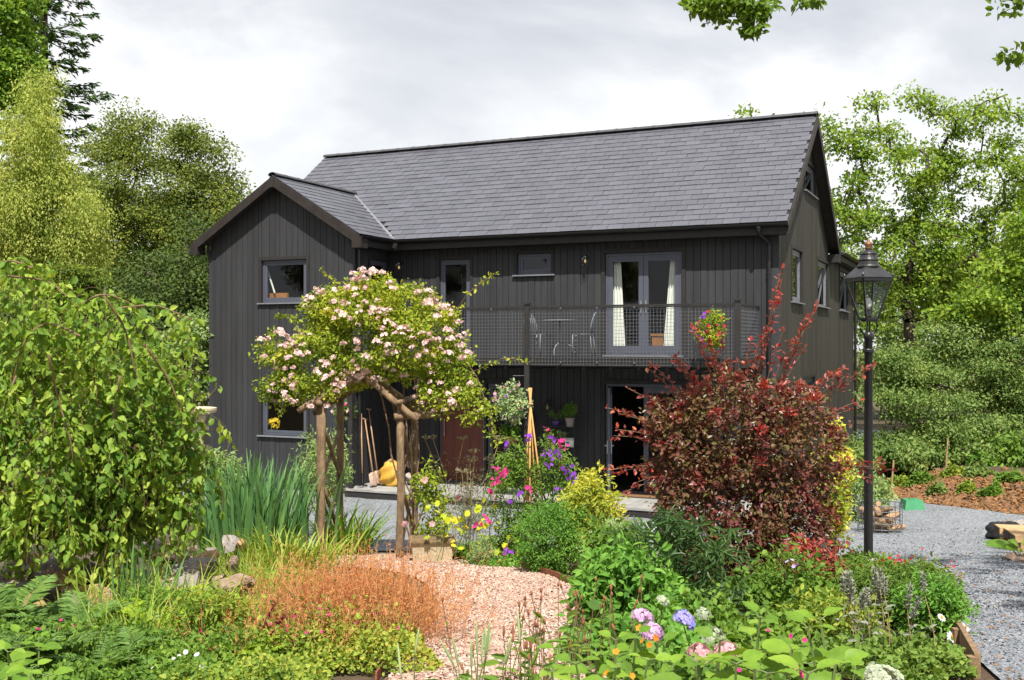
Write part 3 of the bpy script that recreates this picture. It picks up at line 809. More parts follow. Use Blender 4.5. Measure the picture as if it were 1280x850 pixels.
# balcony ------------------------------------------------------------------
BV = -1.8
b = MB(); b.box((UW+.04,BV+.03,2.93),(-.30,-.025,2.995)); bal = b.build('balcony', M_TRIM, house); bal['label'] = 'dark first floor balcony with wire mesh railing'
b = MB(); b.box((UW+.03,BV-.02,2.82),(-.30,BV+.028,2.99)); b.build('edge_beam', M_TRIM, bal)
b = MB(); b.box((-.298,BV-.02,2.82),(-.25,-.026,2.99)); b.build('edge_beam', M_TRIM, bal)
for u in np.arange(UW+.4, -.4, .55):
    b = MB(); b.box((u,BV+.03,2.76),(u+.05,-.03,2.928)); b.build('joist', M_TRIM, bal)
posts = (-8.55,-4.48,-.36)
for u in posts:
    b = MB(); b.box((u-.05,BV-.075,.0),(u+.05,BV-.022,4.02)); b.box((u-.065,BV-.09,4.02),(u+.065,BV-.005,4.055)); b.build('post', M_TRIM, bal)
for a_, c_ in ((posts[0]+.05,posts[1]-.05),(posts[1]+.05,posts[2]-.05)):
    b = MB(); b.box((a_,BV-.065,3.955),(c_,BV-.025,3.99)); b.tube([(a_,BV-.05,3.94),(c_,BV-.05,3.94)], .014, 6); b.build('rail', M_TRIM, bal)
b = MB(); b.box((-.38,BV-.02,3.955),(-.34,-.03,3.99)); b.build('rail', M_TRIM, bal)
def mesh_panel(u0, u1, z0, z1, fn):
    q = MB()
    for u in np.arange(u0, u1, .066): q.cbox(fn((u, 0, (z0+z1)/2)), fn((.006,.006,z1-z0), True))
    for z in np.arange(z0+.01, z1, .066): q.cbox(fn(((u0+u1)/2, .004, z)), fn((u1-u0,.006,.006), True))
    return q.build('mesh_panel', M_WIRE, bal)
mesh_panel(posts[0]+.05, posts[1]-.05, 2.84, 3.95, lambda p_, s=False: p_ if s else (p_[0], BV-.035+p_[1], p_[2]))
mesh_panel(posts[1]+.05, posts[2]-.05, 2.84, 3.95, lambda p_, s=False: p_ if s else (p_[0], BV-.035+p_[1], p_[2]))
mesh_panel(BV, -.04, 2.84, 3.95, lambda p_, s=False: (p_[1],p_[0],p_[2]) if s else (-.36+p_[1], p_[0], p_[2]))
b = MB()
for u in np.arange(UW+.5, -.4, .74):
    for z in (3.94, 2.9): b.cbox((u,BV-.05,z), (.03,.03,.035))
b.build('mesh_clip', M_WIRE, bal)['kind'] = 'stuff'
# ------------------------------------------------------------ foliage builders
DIAMOND = (np.array([(0,0,0),(.5,.45,.10),(0,1,-.04),(-.5,.45,.10)]), np.array([[0,1,2],[0,2,3]]))
LEAF = (np.array([(0,0,0),(.36,.22,.07),(.5,.48,.09),(.30,.78,.03),(0,1,-.10),(-.30,.78,.03),(-.5,.48,.09),(-.36,.22,.07),(0,.5,.0)]),
        np.array([[0,1,8],[1,2,8],[2,3,8],[3,4,8],[4,5,8],[5,6,8],[6,7,8],[7,0,8]]))
LEAF6 = (np.array([(0,0,0),(.44,.30,.08),(.40,.66,.05),(0,1,-.08),(-.40,.66,.05),(-.44,.30,.08)]), np.array([[0,1,2],[0,2,3],[0,3,4],[0,4,5]]))
LOBED = (np.array([(0,0,0),(.18,.2,.03),(.5,.42,.08),(.24,.52,.03),(.42,.8,.06),(0,1,-.05),(-.42,.8,.06),(-.24,.52,.03),(-.5,.42,.08),(-.18,.2,.03)]),
         np.array([[0,1,9],[1,2,3],[1,3,9],[3,7,9],[7,8,9],[3,4,5],[3,5,7],[5,6,7]]))

def orient(D, up, rng, jitter=.6):
    """leaf axes: Y along D, Z as near up as it goes"""
    Y = unit(D)
    Zr = unit(up + rng.normal(size=Y.shape)*jitter)
    X = unit(np.cross(Y, Zr)); Z = np.cross(X, Y)
    return X, Y, Z

def put_leaves(mb, tmpl, pos, D, length, ratio, rng, up=(0,-.35,.85), jitter=.6, var=.35, mi=0):
    X, Y, Z = orient(D, np.array(up, float), rng, jitter)
    L = length*rng.uniform(1-var, 1+var, len(pos))
    mb.inst(tmpl[0], tmpl[1], pos, X, Y, Z, np.stack([L*ratio, L, L], 1), mi)

def ellipsoid_points(blobs, n, rng, shell=.45):
    w = np.array([b[3]*b[4]*b[5] for b in blobs])**.75
    idx = rng.choice(len(blobs), n, p=w/w.sum())
    b = np.array(blobs)[idx]
    d = rand_units(rng, n)
    r = (shell + (1-shell)*rng.random(n))**.7 if shell > 0 else rng.random(n)**(1/3)
    return b[:,:3] + d*r[:,None]*b[:,3:6]

def B(px, py, Y, rx, ry, rd=None):
    """ellipsoid for a clump of crown: picture place and size at distance Y"""
    c = at(px, py, Y); k = Y/F_PX
    return (c[0], c[1], c[2], rx*k, (rd if rd is not None else (rx+ry)/2)*k, ry*k)

def skeleton(starts, tips, rng, step=.5, arch=.12, wob=.08, back=.5):
    """grow limbs from the start polyline(s) to every tip, always from the nearest wood; returns nodes, parents"""
    nodes, par = [], []
    for line in starts:
        for i, p_ in enumerate(line):
            nodes.append(np.asarray(p_, float)); par.append(len(nodes)-2 if i else -1)
    cap = len(nodes) + len(tips)*24
    A = np.zeros((cap,3)); A[:len(nodes)] = nodes; n = len(nodes)
    c0 = np.mean(A[:n], 0)
    order = np.argsort(np.linalg.norm((tips-c0)*np.array((1,1,.7)), axis=1))
    leaf_nodes = []
    for t in tips[order]:
        d = t - A[:n]; dist = np.linalg.norm(d, axis=1)
        j = int(np.argmin(dist + back*np.maximum(0, -d[:,2]) + .25*np.linalg.norm(A[:n,:2]-c0[:2], axis=1)*0))
        L = dist[j]; m = int(min(20, max(2, math.ceil(L/step))))
        s = np.arange(1, m+1)/m
        seg = A[j] + s[:,None]*(t-A[j])
        seg[:,2] += np.sin(s*math.pi)*arch*L
        if m > 1: seg[:-1] += rng.normal(size=(m-1,3))*wob*min(L, step*3)
        k0 = n
        for q in range(m):
            if n >= cap: break
            A[n] = seg[q]; par.append(j if q == 0 else n-1); n += 1
        leaf_nodes.append(n-1)
    return A[:n], np.array(par), np.array(leaf_nodes, int)

def limb_radii(par, r_tip, p=2.35):
    n = len(par); acc = np.zeros(n)
    r = np.zeros(n)
    for i in range(n-1, -1, -1):
        r[i] = max(acc[i], r_tip**p)**(1/p)
        if par[i] >= 0: acc[par[i]] += r[i]**p
    return r

def wood(root, nodes, par, r, bark, k=6, split=None, names=('trunk','branches')):
    ch = np.where(par >= 0)[0]
    A, Bn = nodes[par[ch]], nodes[ch]
    ra = np.minimum(r[par[ch]], r[ch]*1.25); rb = r[ch]
    if split is None: split = r.max()*.35
    thick = rb >= split
    for nm, msk, kk in ((names[0], thick, k+2), (names[1], ~thick, 4)):
        if msk.any():
            mb = MB(); mb.frustums(A[msk], Bn[msk], ra[msk], rb[msk], kk)
            o_ = mb.build(nm, bark, root, smooth=True)
            if nm == names[1]: o_['kind'] = 'stuff'

def tree(name, label, base, blobs, lmat, bark=None, tips=260, per=60, sig=.45, leaf=.16, ratio=.6, tmpl=DIAMOND, r_tip=.012, seed=0, face=(0,-.55,.75),
         trunk_top=None, group=None, cat='tree', flat=.7, droop=.0, shell=.45, jitter=.7, arch=.10, step=.6, extra=None, lean=0.0, stems=1, wob=.1, twigcol=None, spread_base=.1, minz=None, trunk_r=None):
    """trunk, limbs and a crown of single leaves gathered in clumps at the ends of the twigs"""
    rng = np.random.default_rng(seed)
    base = np.asarray(base, float)
    root = thing(name, label, cat, base, 0, group)
    T = ellipsoid_points(blobs, tips, rng, shell)
    if extra is not None: T = np.concatenate([T, np.asarray(extra, float)])
    gz = ground_z(T[:,0], T[:,1])
    T = T[T[:,2] > gz + (.1 if minz is None else minz)]
    top = np.asarray(trunk_top, float) if trunk_top is not None else np.mean(T, 0)
    starts = []
    for s in range(stems):
        off = np.array((rng.normal()*spread_base, rng.normal()*spread_base, 0)) if stems > 1 else 0
        tp = top + (np.array((rng.normal()*spread_base*4, rng.normal()*spread_base*4, 0)) if stems > 1 else 0)
        m = 8; s_ = np.linspace(0, 1, m)[:,None]
        line = (base+off)*(1-s_) + tp*s_ + rng.normal(size=(m,3))*np.array((1,1,0))*.02*np.linalg.norm(tp-base)*np.sin(s_*math.pi)
        line[0,2] -= .1
        starts.append(line)
    nodes, par, tipn = skeleton(starts, T, rng, step, arch, wob)
    r = limb_radii(par, r_tip)
    if trunk_r: r = np.where(r > trunk_r, trunk_r + (r-trunk_r)*.15, r)
    wood(root, nodes-base, par, r, bark or M_BARK)
    if stems > 1:
        for c_ in root.children: c_['kind'] = 'stuff'
    C = np.repeat(nodes[tipn], per, 0)
    g = rand_units(rng, len(C))*(rng.random((len(C),1))**.55)*1.75*np.array((1,1,flat))*sig*np.repeat(rng.uniform(.65,1.3,len(tipn)), per)[:,None]
    C2 = C + g; C2[:,2] -= droop*np.abs(rng.normal(size=len(C)))*sig
    ok = C2[:,2] > ground_z(C2[:,0], C2[:,1]) + .03
    C2, g = C2[ok], g[ok]
    D = unit(g)*.7 + rand_units(rng, len(g)) + np.array((0,0,-.35-droop))
    mb = MB(); put_leaves(mb, tmpl, C2-base, D, leaf, ratio, rng, up=face, jitter=jitter)
    mb.build('foliage', lmat, root)['kind'] = 'stuff'
    return root

def blades(name, label, cat, base, n, length, width, mat, seed=0, spread=.25, lean=.5, arch=.6, group=None, seg=5, fold=.0, root=None, part='blades', tipw=.1, stiff=.5):
    """strap leaves that rise from a crown and bend over"""
    rng = np.random.default_rng(seed)
    base = np.asarray(base, float)
    root = root or thing(name, label, cat, base, 0, group)
    az = rng.uniform(0, 2*math.pi, n); ln = length*rng.uniform(.55, 1.1, n)
    off = rng.normal(size=(n,2))*spread
    tilt = np.abs(rng.normal(size=n))*lean*.6 + lean*.12; bend = arch*rng.uniform(.1, 1.2, n)
    d = np.stack([np.cos(az), np.sin(az)], 1)*.6 + unit(off)*.6
    d = unit(d)
    p = np.zeros((n, seg+1, 3)); p[:,0,:2] = off
    p[:,0,2] = ground_z(base[0]+off[:,0], base[1]+off[:,1]) - base[2] - .02
    ang = tilt.copy()
    for i in range(1, seg+1):
        st = ln/seg
        p[:,i,:2] = p[:,i-1,:2] + d*(np.sin(ang)*st)[:,None]
        p[:,i,2] = p[:,i-1,2] + np.cos(ang)*st
        ang = ang + bend*(i/seg)**(1+stiff)*2.2/seg*1.6
    twist = rng.uniform(-1, 1, n)
    side = np.stack([-d[:,1]*np.cos(twist)+d[:,0]*np.sin(twist), d[:,0]*np.cos(twist)+d[:,1]*np.sin(twist), np.zeros(n)], 1)
    w = width*rng.uniform(.7, 1.2, n)
    prof = np.array([.7] + [1.0]*(seg-2) + [.65, tipw]) if seg >= 3 else np.linspace(1, tipw, seg+1)
    half = side[:,None,:]*(w[:,None]*prof[None,:]*.5)[...,None]
    v = np.stack([p-half, p+half], 2).reshape(-1, 3)
    i = np.arange(n)[:,None]*(seg+1)*2; j = np.arange(seg)[None,:]*2
    f = np.stack([i+j, i+j+1, i+j+3, i+j+2], -1).reshape(-1,4)
    mb = MB(); mb.add(v, f)
    mb.build(part, mat, root)['kind'] = 'stuff'
    return root

def flower_template(petals=5, cup=.15, hole=.12, broad=.42):
    v, f = [], []
    for k in range(petals):
        a = 2*math.pi*k/petals
        c_, s_ = math.cos(a), math.sin(a)
        for (x, y, z) in ((hole*.4,-.1,0),(hole*.4,.1,0),(.7,broad,cup),(1.0,0,cup*1.2),(.7,-broad,cup)):
            v.append((x*c_-y*s_, x*s_+y*c_, z))
        b_ = k*5; f += [(b_, b_+4, b_+2), (b_, b_+2, b_+1), (b_+4, b_+3, b_+2)]
    return np.array(v), np.array(f)
FLOWER5, FLOWER4, DAISY = flower_template(5), flower_template(4, .08, .1, .5), flower_template(11, .02, .3, .16)

def blossoms(mb, tmpl, pos, size, rng, face=(0,-.3,1.0), jitter=.7, var=.25, mi=0):
    n = len(pos)
    Z = unit(np.array(face, float) + rng.normal(size=(n,3))*jitter)
    X = unit(np.cross(Z, rand_units(rng, n))); Y = np.cross(Z, X)
    mb.inst(tmpl[0], tmpl[1], pos, X, Y, Z, size*rng.uniform(1-var, 1+var, n), mi)

def stems_to(mb, base_pts, tips, r, rng, bow=.08, seg=4):
    A, Bn = [], []
    s = np.linspace(0, 1, seg+1)
    for b_, t in zip(base_pts, tips):
        L = np.linalg.norm(t-b_); w = rng.normal(size=3)*bow*L; w[2] = 0
        q = b_ + (t-b_)*s[:,None] + np.sin(s*math.pi)[:,None]*w
        A.append(q[:-1]); Bn.append(q[1:])
    A, Bn = np.concatenate(A), np.concatenate(Bn)
    mb.frustums(A, Bn, np.full(len(A), r), np.full(len(A), r*.85), 4)
# ------------------------------------------------------------ trees round the plot
ML_BIRCH = mat_leaf('golden_birch_leaf', [(0.10,0.15,0.025),(0.19,0.25,0.045),(0.32,0.36,0.09),(0.42,0.42,0.13)], .45, boost=1.5)
ML_MAPLE = mat_leaf('maple_leaf', [(0.045,0.10,0.016),(0.10,0.19,0.025),(0.18,0.29,0.04),(0.28,0.36,0.06)], .45)
ML_HAW = mat_leaf('hawthorn_leaf', [(0.045,0.075,0.015),(0.09,0.13,0.025),(0.16,0.20,0.035),(0.24,0.25,0.05)], .35)
ML_SPRUCE = mat_leaf('spruce_needle', [(0.022,0.055,0.016),(0.045,0.095,0.022),(0.08,0.13,0.03)], .15)
ML_YEW = mat_leaf('cypress_spray', [(0.04,0.075,0.014),(0.10,0.15,0.02),(0.22,0.25,0.03)], .25)
ML_OAK = mat_leaf('oak_leaf', [(0.06,0.12,0.018),(0.12,0.21,0.025),(0.22,0.32,0.035),(0.34,0.39,0.06)], .42, boost=1.25)
ML_BEECH = mat_leaf('beech_leaf', [(0.05,0.095,0.025),(0.10,0.165,0.04),(0.18,0.25,0.07),(0.28,0.33,0.11)], .4)
ML_HOLLY = mat_leaf('laurel_leaf', [(0.05,0.12,0.02),(0.11,0.22,0.03),(0.20,0.32,0.05)], .3, .35)
ML_PALE = mat_leaf('pale_shrub_leaf', [(0.10,0.17,0.06),(0.19,0.27,0.09),(0.32,0.38,0.16)], .35)
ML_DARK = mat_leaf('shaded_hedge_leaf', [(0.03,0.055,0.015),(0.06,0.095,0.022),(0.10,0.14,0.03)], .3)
ML_OVER = mat_leaf('beech_canopy_leaf', [(0.05,0.10,0.015),(0.10,0.17,0.02),(0.18,0.26,0.03)], .4)

ML_MIDT = mat_leaf('bramble_leaf', [(0.05,0.11,0.018),(0.10,0.18,0.025),(0.18,0.27,0.04)], .35)
def G(px, Y): p_ = P(px, 0, Y); return p_

tree('golden_birch', 'tall golden green birch with feathery crown at the left edge of the garden', G(48,34),
     [B(40,185,34,62,55),B(60,255,34,72,60),B(20,265,34,70,70),B(35,335,34,85,55),B(95,290,34,40,55),B(45,98,34,24,22),B(30,140,34,40,40)],
     ML_BIRCH, tips=170, per=400, sig=.34, leaf=.095, ratio=.5, seed=3, trunk_top=at(45,110,34), droop=1.2, flat=1.2, shell=.3, trunk_r=.22)
tree('maple_tree', 'bright green maple rising above the golden birch at the top left', G(-30,42),
     [B(0,45,42,36,60),B(-20,90,42,60,50),B(25,110,42,30,32),B(10,0,42,24,36)], ML_MAPLE, tips=90, per=260, sig=.42, leaf=.16, ratio=.85, tmpl=LOBED, seed=4, trunk_top=at(-25,60,42), trunk_r=.3)
tree('hawthorn_tree', 'mid green rounded tree between the golden birch and the gabled wing', G(190,38),
     [B(185,235,38,80,72),B(245,280,38,55,70),B(130,215,38,48,60),B(285,310,38,34,80),B(215,345,38,95,60),B(160,165,38,30,26),B(215,190,38,40,34),B(262,235,38,44,40),B(282,255,38,30,50),B(180,300,38.5,90,60)],
     ML_HAW, M_BARKD, flat=.6, tips=250, per=290, sig=.45, leaf=.105, ratio=.62, seed=5, trunk_top=at(190,280,38), shell=.5, trunk_r=.3,
     extra=[at(232,166,37.5), at(240,160,37.5), at(258,183,37.5), at(268,187,37.5), at(275,190,37.5), at(246,172,37.5), at(150,150,38), at(190,152,38)])
tree('shaded_tree', 'dark shaded undergrowth tree with bare branches left of the house wall', G(205,33),
     [B(215,365,33,70,60),B(160,400,33,60,50),B(250,330,33,26,70),B(240,420,33,40,60)], ML_DARK, M_BARK, tips=200, per=110, sig=.42, leaf=.12, seed=6, trunk_top=at(205,390,33), trunk_r=.14)
tree('cypress_tree', 'low cypress with flat layered golden tipped sprays behind the weeping tree', G(85,24),
     [B(90,338,24,34,10),B(110,352,24,40,8),B(75,360,24,50,10),B(105,372,24,44,9),B(80,388,24,60,12),B(70,420,24,70,25)], ML_YEW, M_BARKD, tips=260, per=46, sig=.2, leaf=.12, ratio=.35, seed=7, flat=.25, trunk_top=at(85,330,24), shell=.1, arch=-.05, trunk_r=.1)
tree('variegated_shrub', 'pale variegated tall shrub between the weeping tree and the house corner', G(246,25),
     [B(248,440,25,24,46),B(236,480,25,26,40),B(254,412,25,15,18),B(225,440,25,22,34)], ML_PALE, M_BARKD, tips=150, per=46, sig=.18, leaf=.10, seed=8, cat='shrub', trunk_top=at(246,450,25), stems=4, trunk_r=.05)
tree('hedge_tree', 'dark green tree mass far behind the weeping tree at the left', G(20,29),
     [B(0,440,29,120,70),B(110,440,29,80,60),B(180,450,29,60,60)], ML_DARK, M_BARKD, tips=220, per=110, sig=.42, leaf=.12, seed=9, trunk_top=at(30,440,29), trunk_r=.2)

# spruce: whorls of drooping boughs round a straight stem
def spruce(name, label, base, top_z, reach, levels, seed):
    rng = np.random.default_rng(seed)
    base = np.asarray(base, float); root = thing(name, label, 'tree', base)
    H = top_z-base[2]
    mb = MB(); mb.tube([(0,0,-.1),(0.05,0,H*.3),(0,.05,H*.7),(0,0,H)], [.34,.27,.13,.02], 8); mb.build('trunk', M_BARKD, root, smooth=True)
    A, Bn, lp, ld = [], [], [], []
    for z in np.linspace(H*.22, H*.985, levels):
        z += rng.normal()*.12
        R0 = reach*(1-z/H)**.75 + .25
        for a in rng.uniform(0, 2*math.pi) + np.arange(6)*math.pi/3 + rng.normal(size=6)*.2:
            L = R0*rng.uniform(.6, 1.2); s = np.linspace(0, 1, 7)
            q = np.stack([np.cos(a)*L*s, np.sin(a)*L*s, z - L*.30*s + L*.26*s**2.4], 1)
            A.append(q[:-1]); Bn.append(q[1:])
            m = int(16*L/1.5)+6
            t = rng.random(m)**.7
            c = np.stack([np.interp(t, s, q[:,i]) for i in range(3)], 1)
            sd = rng.choice([-1,1], m)*(1-t*.75)*L*.30*rng.random(m)
            c += np.stack([-np.sin(a)*sd, np.cos(a)*sd, -np.abs(sd)*.35], 1)
            for _ in range(4):
                lp.append(c + rng.normal(size=c.shape)*.05)
                ld.append(np.stack([np.cos(a)+(-np.sin(a))*np.sign(sd)*.9, np.sin(a)+np.cos(a)*np.sign(sd)*.9, -.25+0*sd], 1) + rng.normal(size=c.shape)*.35)
    A, Bn = np.concatenate(A), np.concatenate(Bn)
    mb = MB(); mb.frustums(A, Bn, np.full(len(A), .03), np.full(len(A), .022), 4); mb.build('branches', M_BARKD, root)['kind'] = 'stuff'
    mb = MB(); put_leaves(mb, DIAMOND, np.concatenate(lp), np.concatenate(ld), .30, .26, rng); mb.build('foliage', ML_SPRUCE, root)['kind'] = 'stuff'
    return root
spruce('spruce_tree', 'tall dark spruce with open drooping boughs behind the golden birch', G(54,46), at(0,-300,46)[2], 3.4, 30, 12)

tree('oak_tree', 'large spreading oak with open yellow green crown behind the right gable', G(1126,36),
     [B(1150,215,36,66,45),B(1240,190,36,56,52),B(1062,230,36,34,70),B(1095,300,36,58,52),B(1185,305,36,80,55),B(1265,290,36,55,70),B(1100,160,36,38,22),B(1195,150,36,40,26),B(1320,230,36,60,90),B(1075,370,36,40,50),B(1160,372,36,60,36),B(1110,340,36,70,50),B(1220,350,36,70,50),B(1048,170,36,20,20)],
     ML_OAK, M_BARKD, tips=270, per=170, sig=.36, leaf=.12, flat=.65, ratio=.68, tmpl=LOBED, seed=21, trunk_top=at(1140,290,36), shell=.3, step=.8, wob=.16, r_tip=.026, trunk_r=.36, jitter=.8,
     extra=[at(1085,130,36),at(1095,127,36),at(1140,118,36),at(1147,130,36),at(1165,128,36),at(1190,135,36),at(1218,135,36),at(1240,125,36),at(1262,140,36),at(1275,150,36),at(1030,158,36),at(1110,165,36)])
tree('beech_tree', 'dull green beech with drooping layered boughs beyond the lamp post', G(1185,27.5),
     [B(1135,440,28,52,44),B(1215,425,28,60,46),B(1160,500,27.5,80,44),B(1245,500,27.5,60,60),B(1110,520,27.5,34,50),B(1200,550,27,95,40),B(1290,440,28,50,90),B(1105,455,28,24,50),B(1130,560,27,50,30),B(1270,560,27,50,30)],
     ML_BEECH, M_BARKD, tips=95, per=680, sig=.50, leaf=.085, ratio=.6, seed=22, trunk_top=at(1185,470,27.5), flat=.24, droop=.35, shell=.4, trunk_r=.22)
tree('leaning_tree', 'tree with long dark leaning limb crossing the sky at the right edge', G(1320,28),
     [B(1265,345,28,46,22),B(1225,372,28,40,16),B(1300,300,28,40,40),B(1190,395,28,26,12),B(1275,395,28,40,26)], ML_OAK, M_BARKD, tips=70, per=130, sig=.34, leaf=.12, tmpl=LOBED, ratio=.7, seed=23, trunk_top=at(1310,400,28), flat=.4, trunk_r=.2, arch=-.05)
tree('laurel_shrub', 'glossy bright green laurel on top of the brown earth bank', G(1228,25.5),
     [B(1225,588,25.5,34,15),B(1200,592,25.5,18,12),B(1255,596,25.5,22,11)], ML_HOLLY, M_BARKD, tips=80, per=30, sig=.16, leaf=.17, ratio=.4, tmpl=LEAF6, seed=24, cat='shrub', stems=4, trunk_top=at(1225,595,25.5), trunk_r=.03, minz=.05)
tree('bramble_bush', 'low green bramble spreading at the foot of the beech', G(1130,27), [B(1115,585,27,30,14),B(1155,592,27,24,12),B(1280,598,27,30,16)], ML_BEECH, M_BARKD, tips=90, per=34, sig=.16, leaf=.12, seed=25, cat='shrub', stems=4, trunk_top=at(1130,590,27), trunk_r=.02, minz=.05)
tree('ash_tree', 'tree hidden behind the house with one leafy tip above the ridge', G(920,50), [B(900,235,50,60,50), B(960,230,50,60,50)], ML_OAK, M_BARK, tips=40, per=40, sig=.5, leaf=.22, tmpl=LOBED, seed=26, trunk_top=at(922,260,50), trunk_r=.25,
     extra=[at(935,146,50), at(934,142,50), at(1018,146,50), at(937,152,50)])
tree('background_wood', 'dark wood closing the view behind the oak and beech', G(1200,46), [B(1080,420,46,60,110),B(1180,400,46,80,110),B(1280,400,46,80,120)], ML_BEECH, M_BARKD, tips=300, per=90, sig=.55, leaf=.2, seed=27, trunk_top=at(1190,430,46), trunk_r=.25)
tree('background_wood', 'dense dark trees closing the view behind the hawthorn', G(120,56), [B(100,370,56,90,100),B(200,320,56,70,110),B(0,370,56,80,90),B(255,340,56,45,100)], ML_DARK, M_BARKD, tips=260, per=130, sig=.7, leaf=.22, seed=28, trunk_top=at(120,400,56), trunk_r=.25)

# the tree whose boughs hang into the top of the picture; its trunk stands right of the view beside the drive
tree('overhanging_beech', 'beech whose leafy twigs hang into the top right of the view', (9.3, 8.4, float(ground_z(9.3,8.4))),
     [(7.0,6.6,7.6,2.0,2.6,.8),(5.6,5.4,7.2,1.4,1.8,.6),(8.8,8.0,9.0,2.2,2.8,1.6),(6.2,8.4,8.2,1.4,1.6,.6),(9.6,5.5,7.2,2.2,2.2,1.2)],
     ML_OVER, M_BARK, tips=360, per=84, sig=.10, leaf=.058, ratio=.68, tmpl=LEAF6, seed=31, trunk_top=(9.0,8.2,6.6), flat=.35, shell=.1, step=.22, trunk_r=.24, r_tip=.006, arch=.22, wob=.05,
     extra=[at(872,2,8.3),at(885,4,8.2),at(880,10,8.2),at(900,0,8.1),at(930,4,8.1),at(945,20,8.1),at(942,36,8.1),at(895,12,8.25),at(938,8,8.15),at(948,8,8.3),at(1012,2,8),at(1275,4,7.6),at(1277,70,7.8),at(905,18,8.2)])

for k, (px, Y, w, h, lab) in enumerate(((1110,26.0,50,24,'tangled green undergrowth left of the laurel on the bank'),(1165,26.5,60,26,'mid green undergrowth on the bank below the beech'),(1275,26.0,50,30,'undergrowth on the bank at the right edge'),(1225,28.0,70,26,'shaded undergrowth behind the laurel'))):
    zc = 430 + (3.25-.34)/Y*F_PX - h*.45
    tree('undergrowth', lab, G(px,Y), [B(px+w*q, zc+h*(.1 if abs(q) > .5 else -.15), Y+.6*((k*7+i*5)%3-1), w*.42, h*.6*(.55+.5*((i*3+k)%3)/2), 20) for i, q in enumerate((-.8,-.35,.1,.5,.9))], (ML_BEECH,ML_BEECH,ML_MIDT,ML_DARK)[k], M_BARKD, tips=130, per=44, sig=.2, leaf=.12, seed=300+k, droop=.5, cat='undergrowth', stems=5, trunk_top=at(px,zc,Y), trunk_r=.02, minz=.03)
# ------------------------------------------------------------ garden plants
def bush(name, label, px, Y, rx, h, lmat, tips=120, per=40, sig=.07, leaf=.05, ratio=.5, tmpl=DIAMOND, cat='shrub', seed=0, stems=6, base_h=.0, bark=None, flat=.8, droop=0, jitter=.7, shell=.35, rd=None, r_tip=.003, extra=None, group=None, dz=0, blobs=None, lean=(0,0), up=.5, arch=.06):
    """leafy plant: rx half width, h height in metres"""
    b = P(px, 0, Y); b[2] += dz
    bl = blobs or [(b[0]+lean[0], b[1]+lean[1], b[2]+base_h+(h-base_h)*.5, rx, rd or rx, (h-base_h)*.55)]
    return tree(name, label, b, bl, lmat, bark or M_STEM, tips, per, sig, leaf, ratio, tmpl, r_tip, seed, trunk_top=(b[0]+lean[0]*.4, b[1]+lean[1]*.4, b[2]+max(base_h, h*.3)), cat=cat, flat=flat, droop=droop, shell=shell, jitter=jitter, arch=arch, step=.12, stems=stems, wob=.05, spread_base=rx*.12, minz=.01, extra=extra, group=group)

def add_flowers(root, pos, size, mat, seed, tmpl=FLOWER5, name='flowers', face=(0,-.5,.8), jitter=.6):
    rng = np.random.default_rng(seed)
    mb = MB(); blossoms(mb, tmpl, np.asarray(pos, float)-np.array(root.location), size, rng, face, jitter)
    o = mb.build(name, mat, root); o['kind'] = 'stuff'
    return o

def petal_mat(name, cols): return mat_leaf(name, cols, .3, .6, .2, (1.1,1.0,1.0), boost=1.0)
MF_PINK = petal_mat('pale_pink_rose_petal', [(0.64,0.30,0.32),(0.78,0.52,0.50),(0.82,0.66,0.62),(0.84,0.76,0.72)])
MF_MAG = petal_mat('magenta_petal', [(0.55,0.02,0.18),(0.75,0.04,0.28)])
MF_PURP = petal_mat('purple_petal', [(0.18,0.03,0.40),(0.36,0.08,0.62)])
MF_LILAC = petal_mat('lilac_petal', [(0.50,0.36,0.66),(0.68,0.52,0.78)])
MF_WHITE = petal_mat('white_petal', [(0.74,0.72,0.68),(0.82,0.82,0.80)])
MF_YEL = petal_mat('yellow_petal', [(0.70,0.48,0.03),(0.85,0.66,0.06)])
MF_RED = petal_mat('crimson_petal', [(0.36,0.008,0.02),(0.60,0.02,0.03)])
MF_ORANGE = petal_mat('orange_petal', [(0.80,0.22,0.02),(0.85,0.36,0.03)])
MF_CENTRE = petal_mat('orange_flower_centre', [(0.65,0.25,0.02),(0.8,0.38,0.03)])
MF_BLUE = petal_mat('blue_violet_hydrangea_petal', [(0.20,0.22,0.58),(0.34,0.34,0.72),(0.52,0.40,0.72)])
MF_DUSTY = petal_mat('dusty_pink_hydrangea_petal', [(0.55,0.26,0.32),(0.70,0.42,0.44),(0.78,0.58,0.52)])
MF_MAUVE = petal_mat('mauve_hydrangea_petal', [(0.50,0.26,0.50),(0.66,0.42,0.64),(0.78,0.60,0.74)])
MF_CREAM = petal_mat('cream_hydrangea_petal', [(0.34,0.44,0.24),(0.50,0.54,0.38),(0.42,0.48,0.46)])

ML_WEEP = mat_leaf('weeping_tree_leaf', [(0.05,0.11,0.02),(0.09,0.17,0.025),(0.15,0.24,0.03),(0.24,0.33,0.045),(0.36,0.42,0.08)], .42, .5, .2)
ML_ROSE = mat_leaf('rose_leaf', [(0.07,0.12,0.015),(0.15,0.22,0.02),(0.27,0.32,0.03),(0.40,0.38,0.05)], .4, .45)
ML_IRIS = mat_leaf('iris_blade', [(0.045,0.11,0.04),(0.08,0.17,0.055),(0.14,0.25,0.07)], .25, .4)
ML_LILY = mat_leaf('day_lily_blade', [(0.05,0.10,0.015),(0.10,0.18,0.02),(0.18,0.26,0.03)], .3, .4)
ML_LIME = mat_leaf('lime_grass_blade', [(0.16,0.25,0.035),(0.27,0.36,0.05),(0.40,0.43,0.09)], .35, .5, boost=1.15)
ML_FERN = mat_leaf('lime_fern', [(0.14,0.24,0.02),(0.26,0.36,0.03),(0.36,0.44,0.05)], .4)
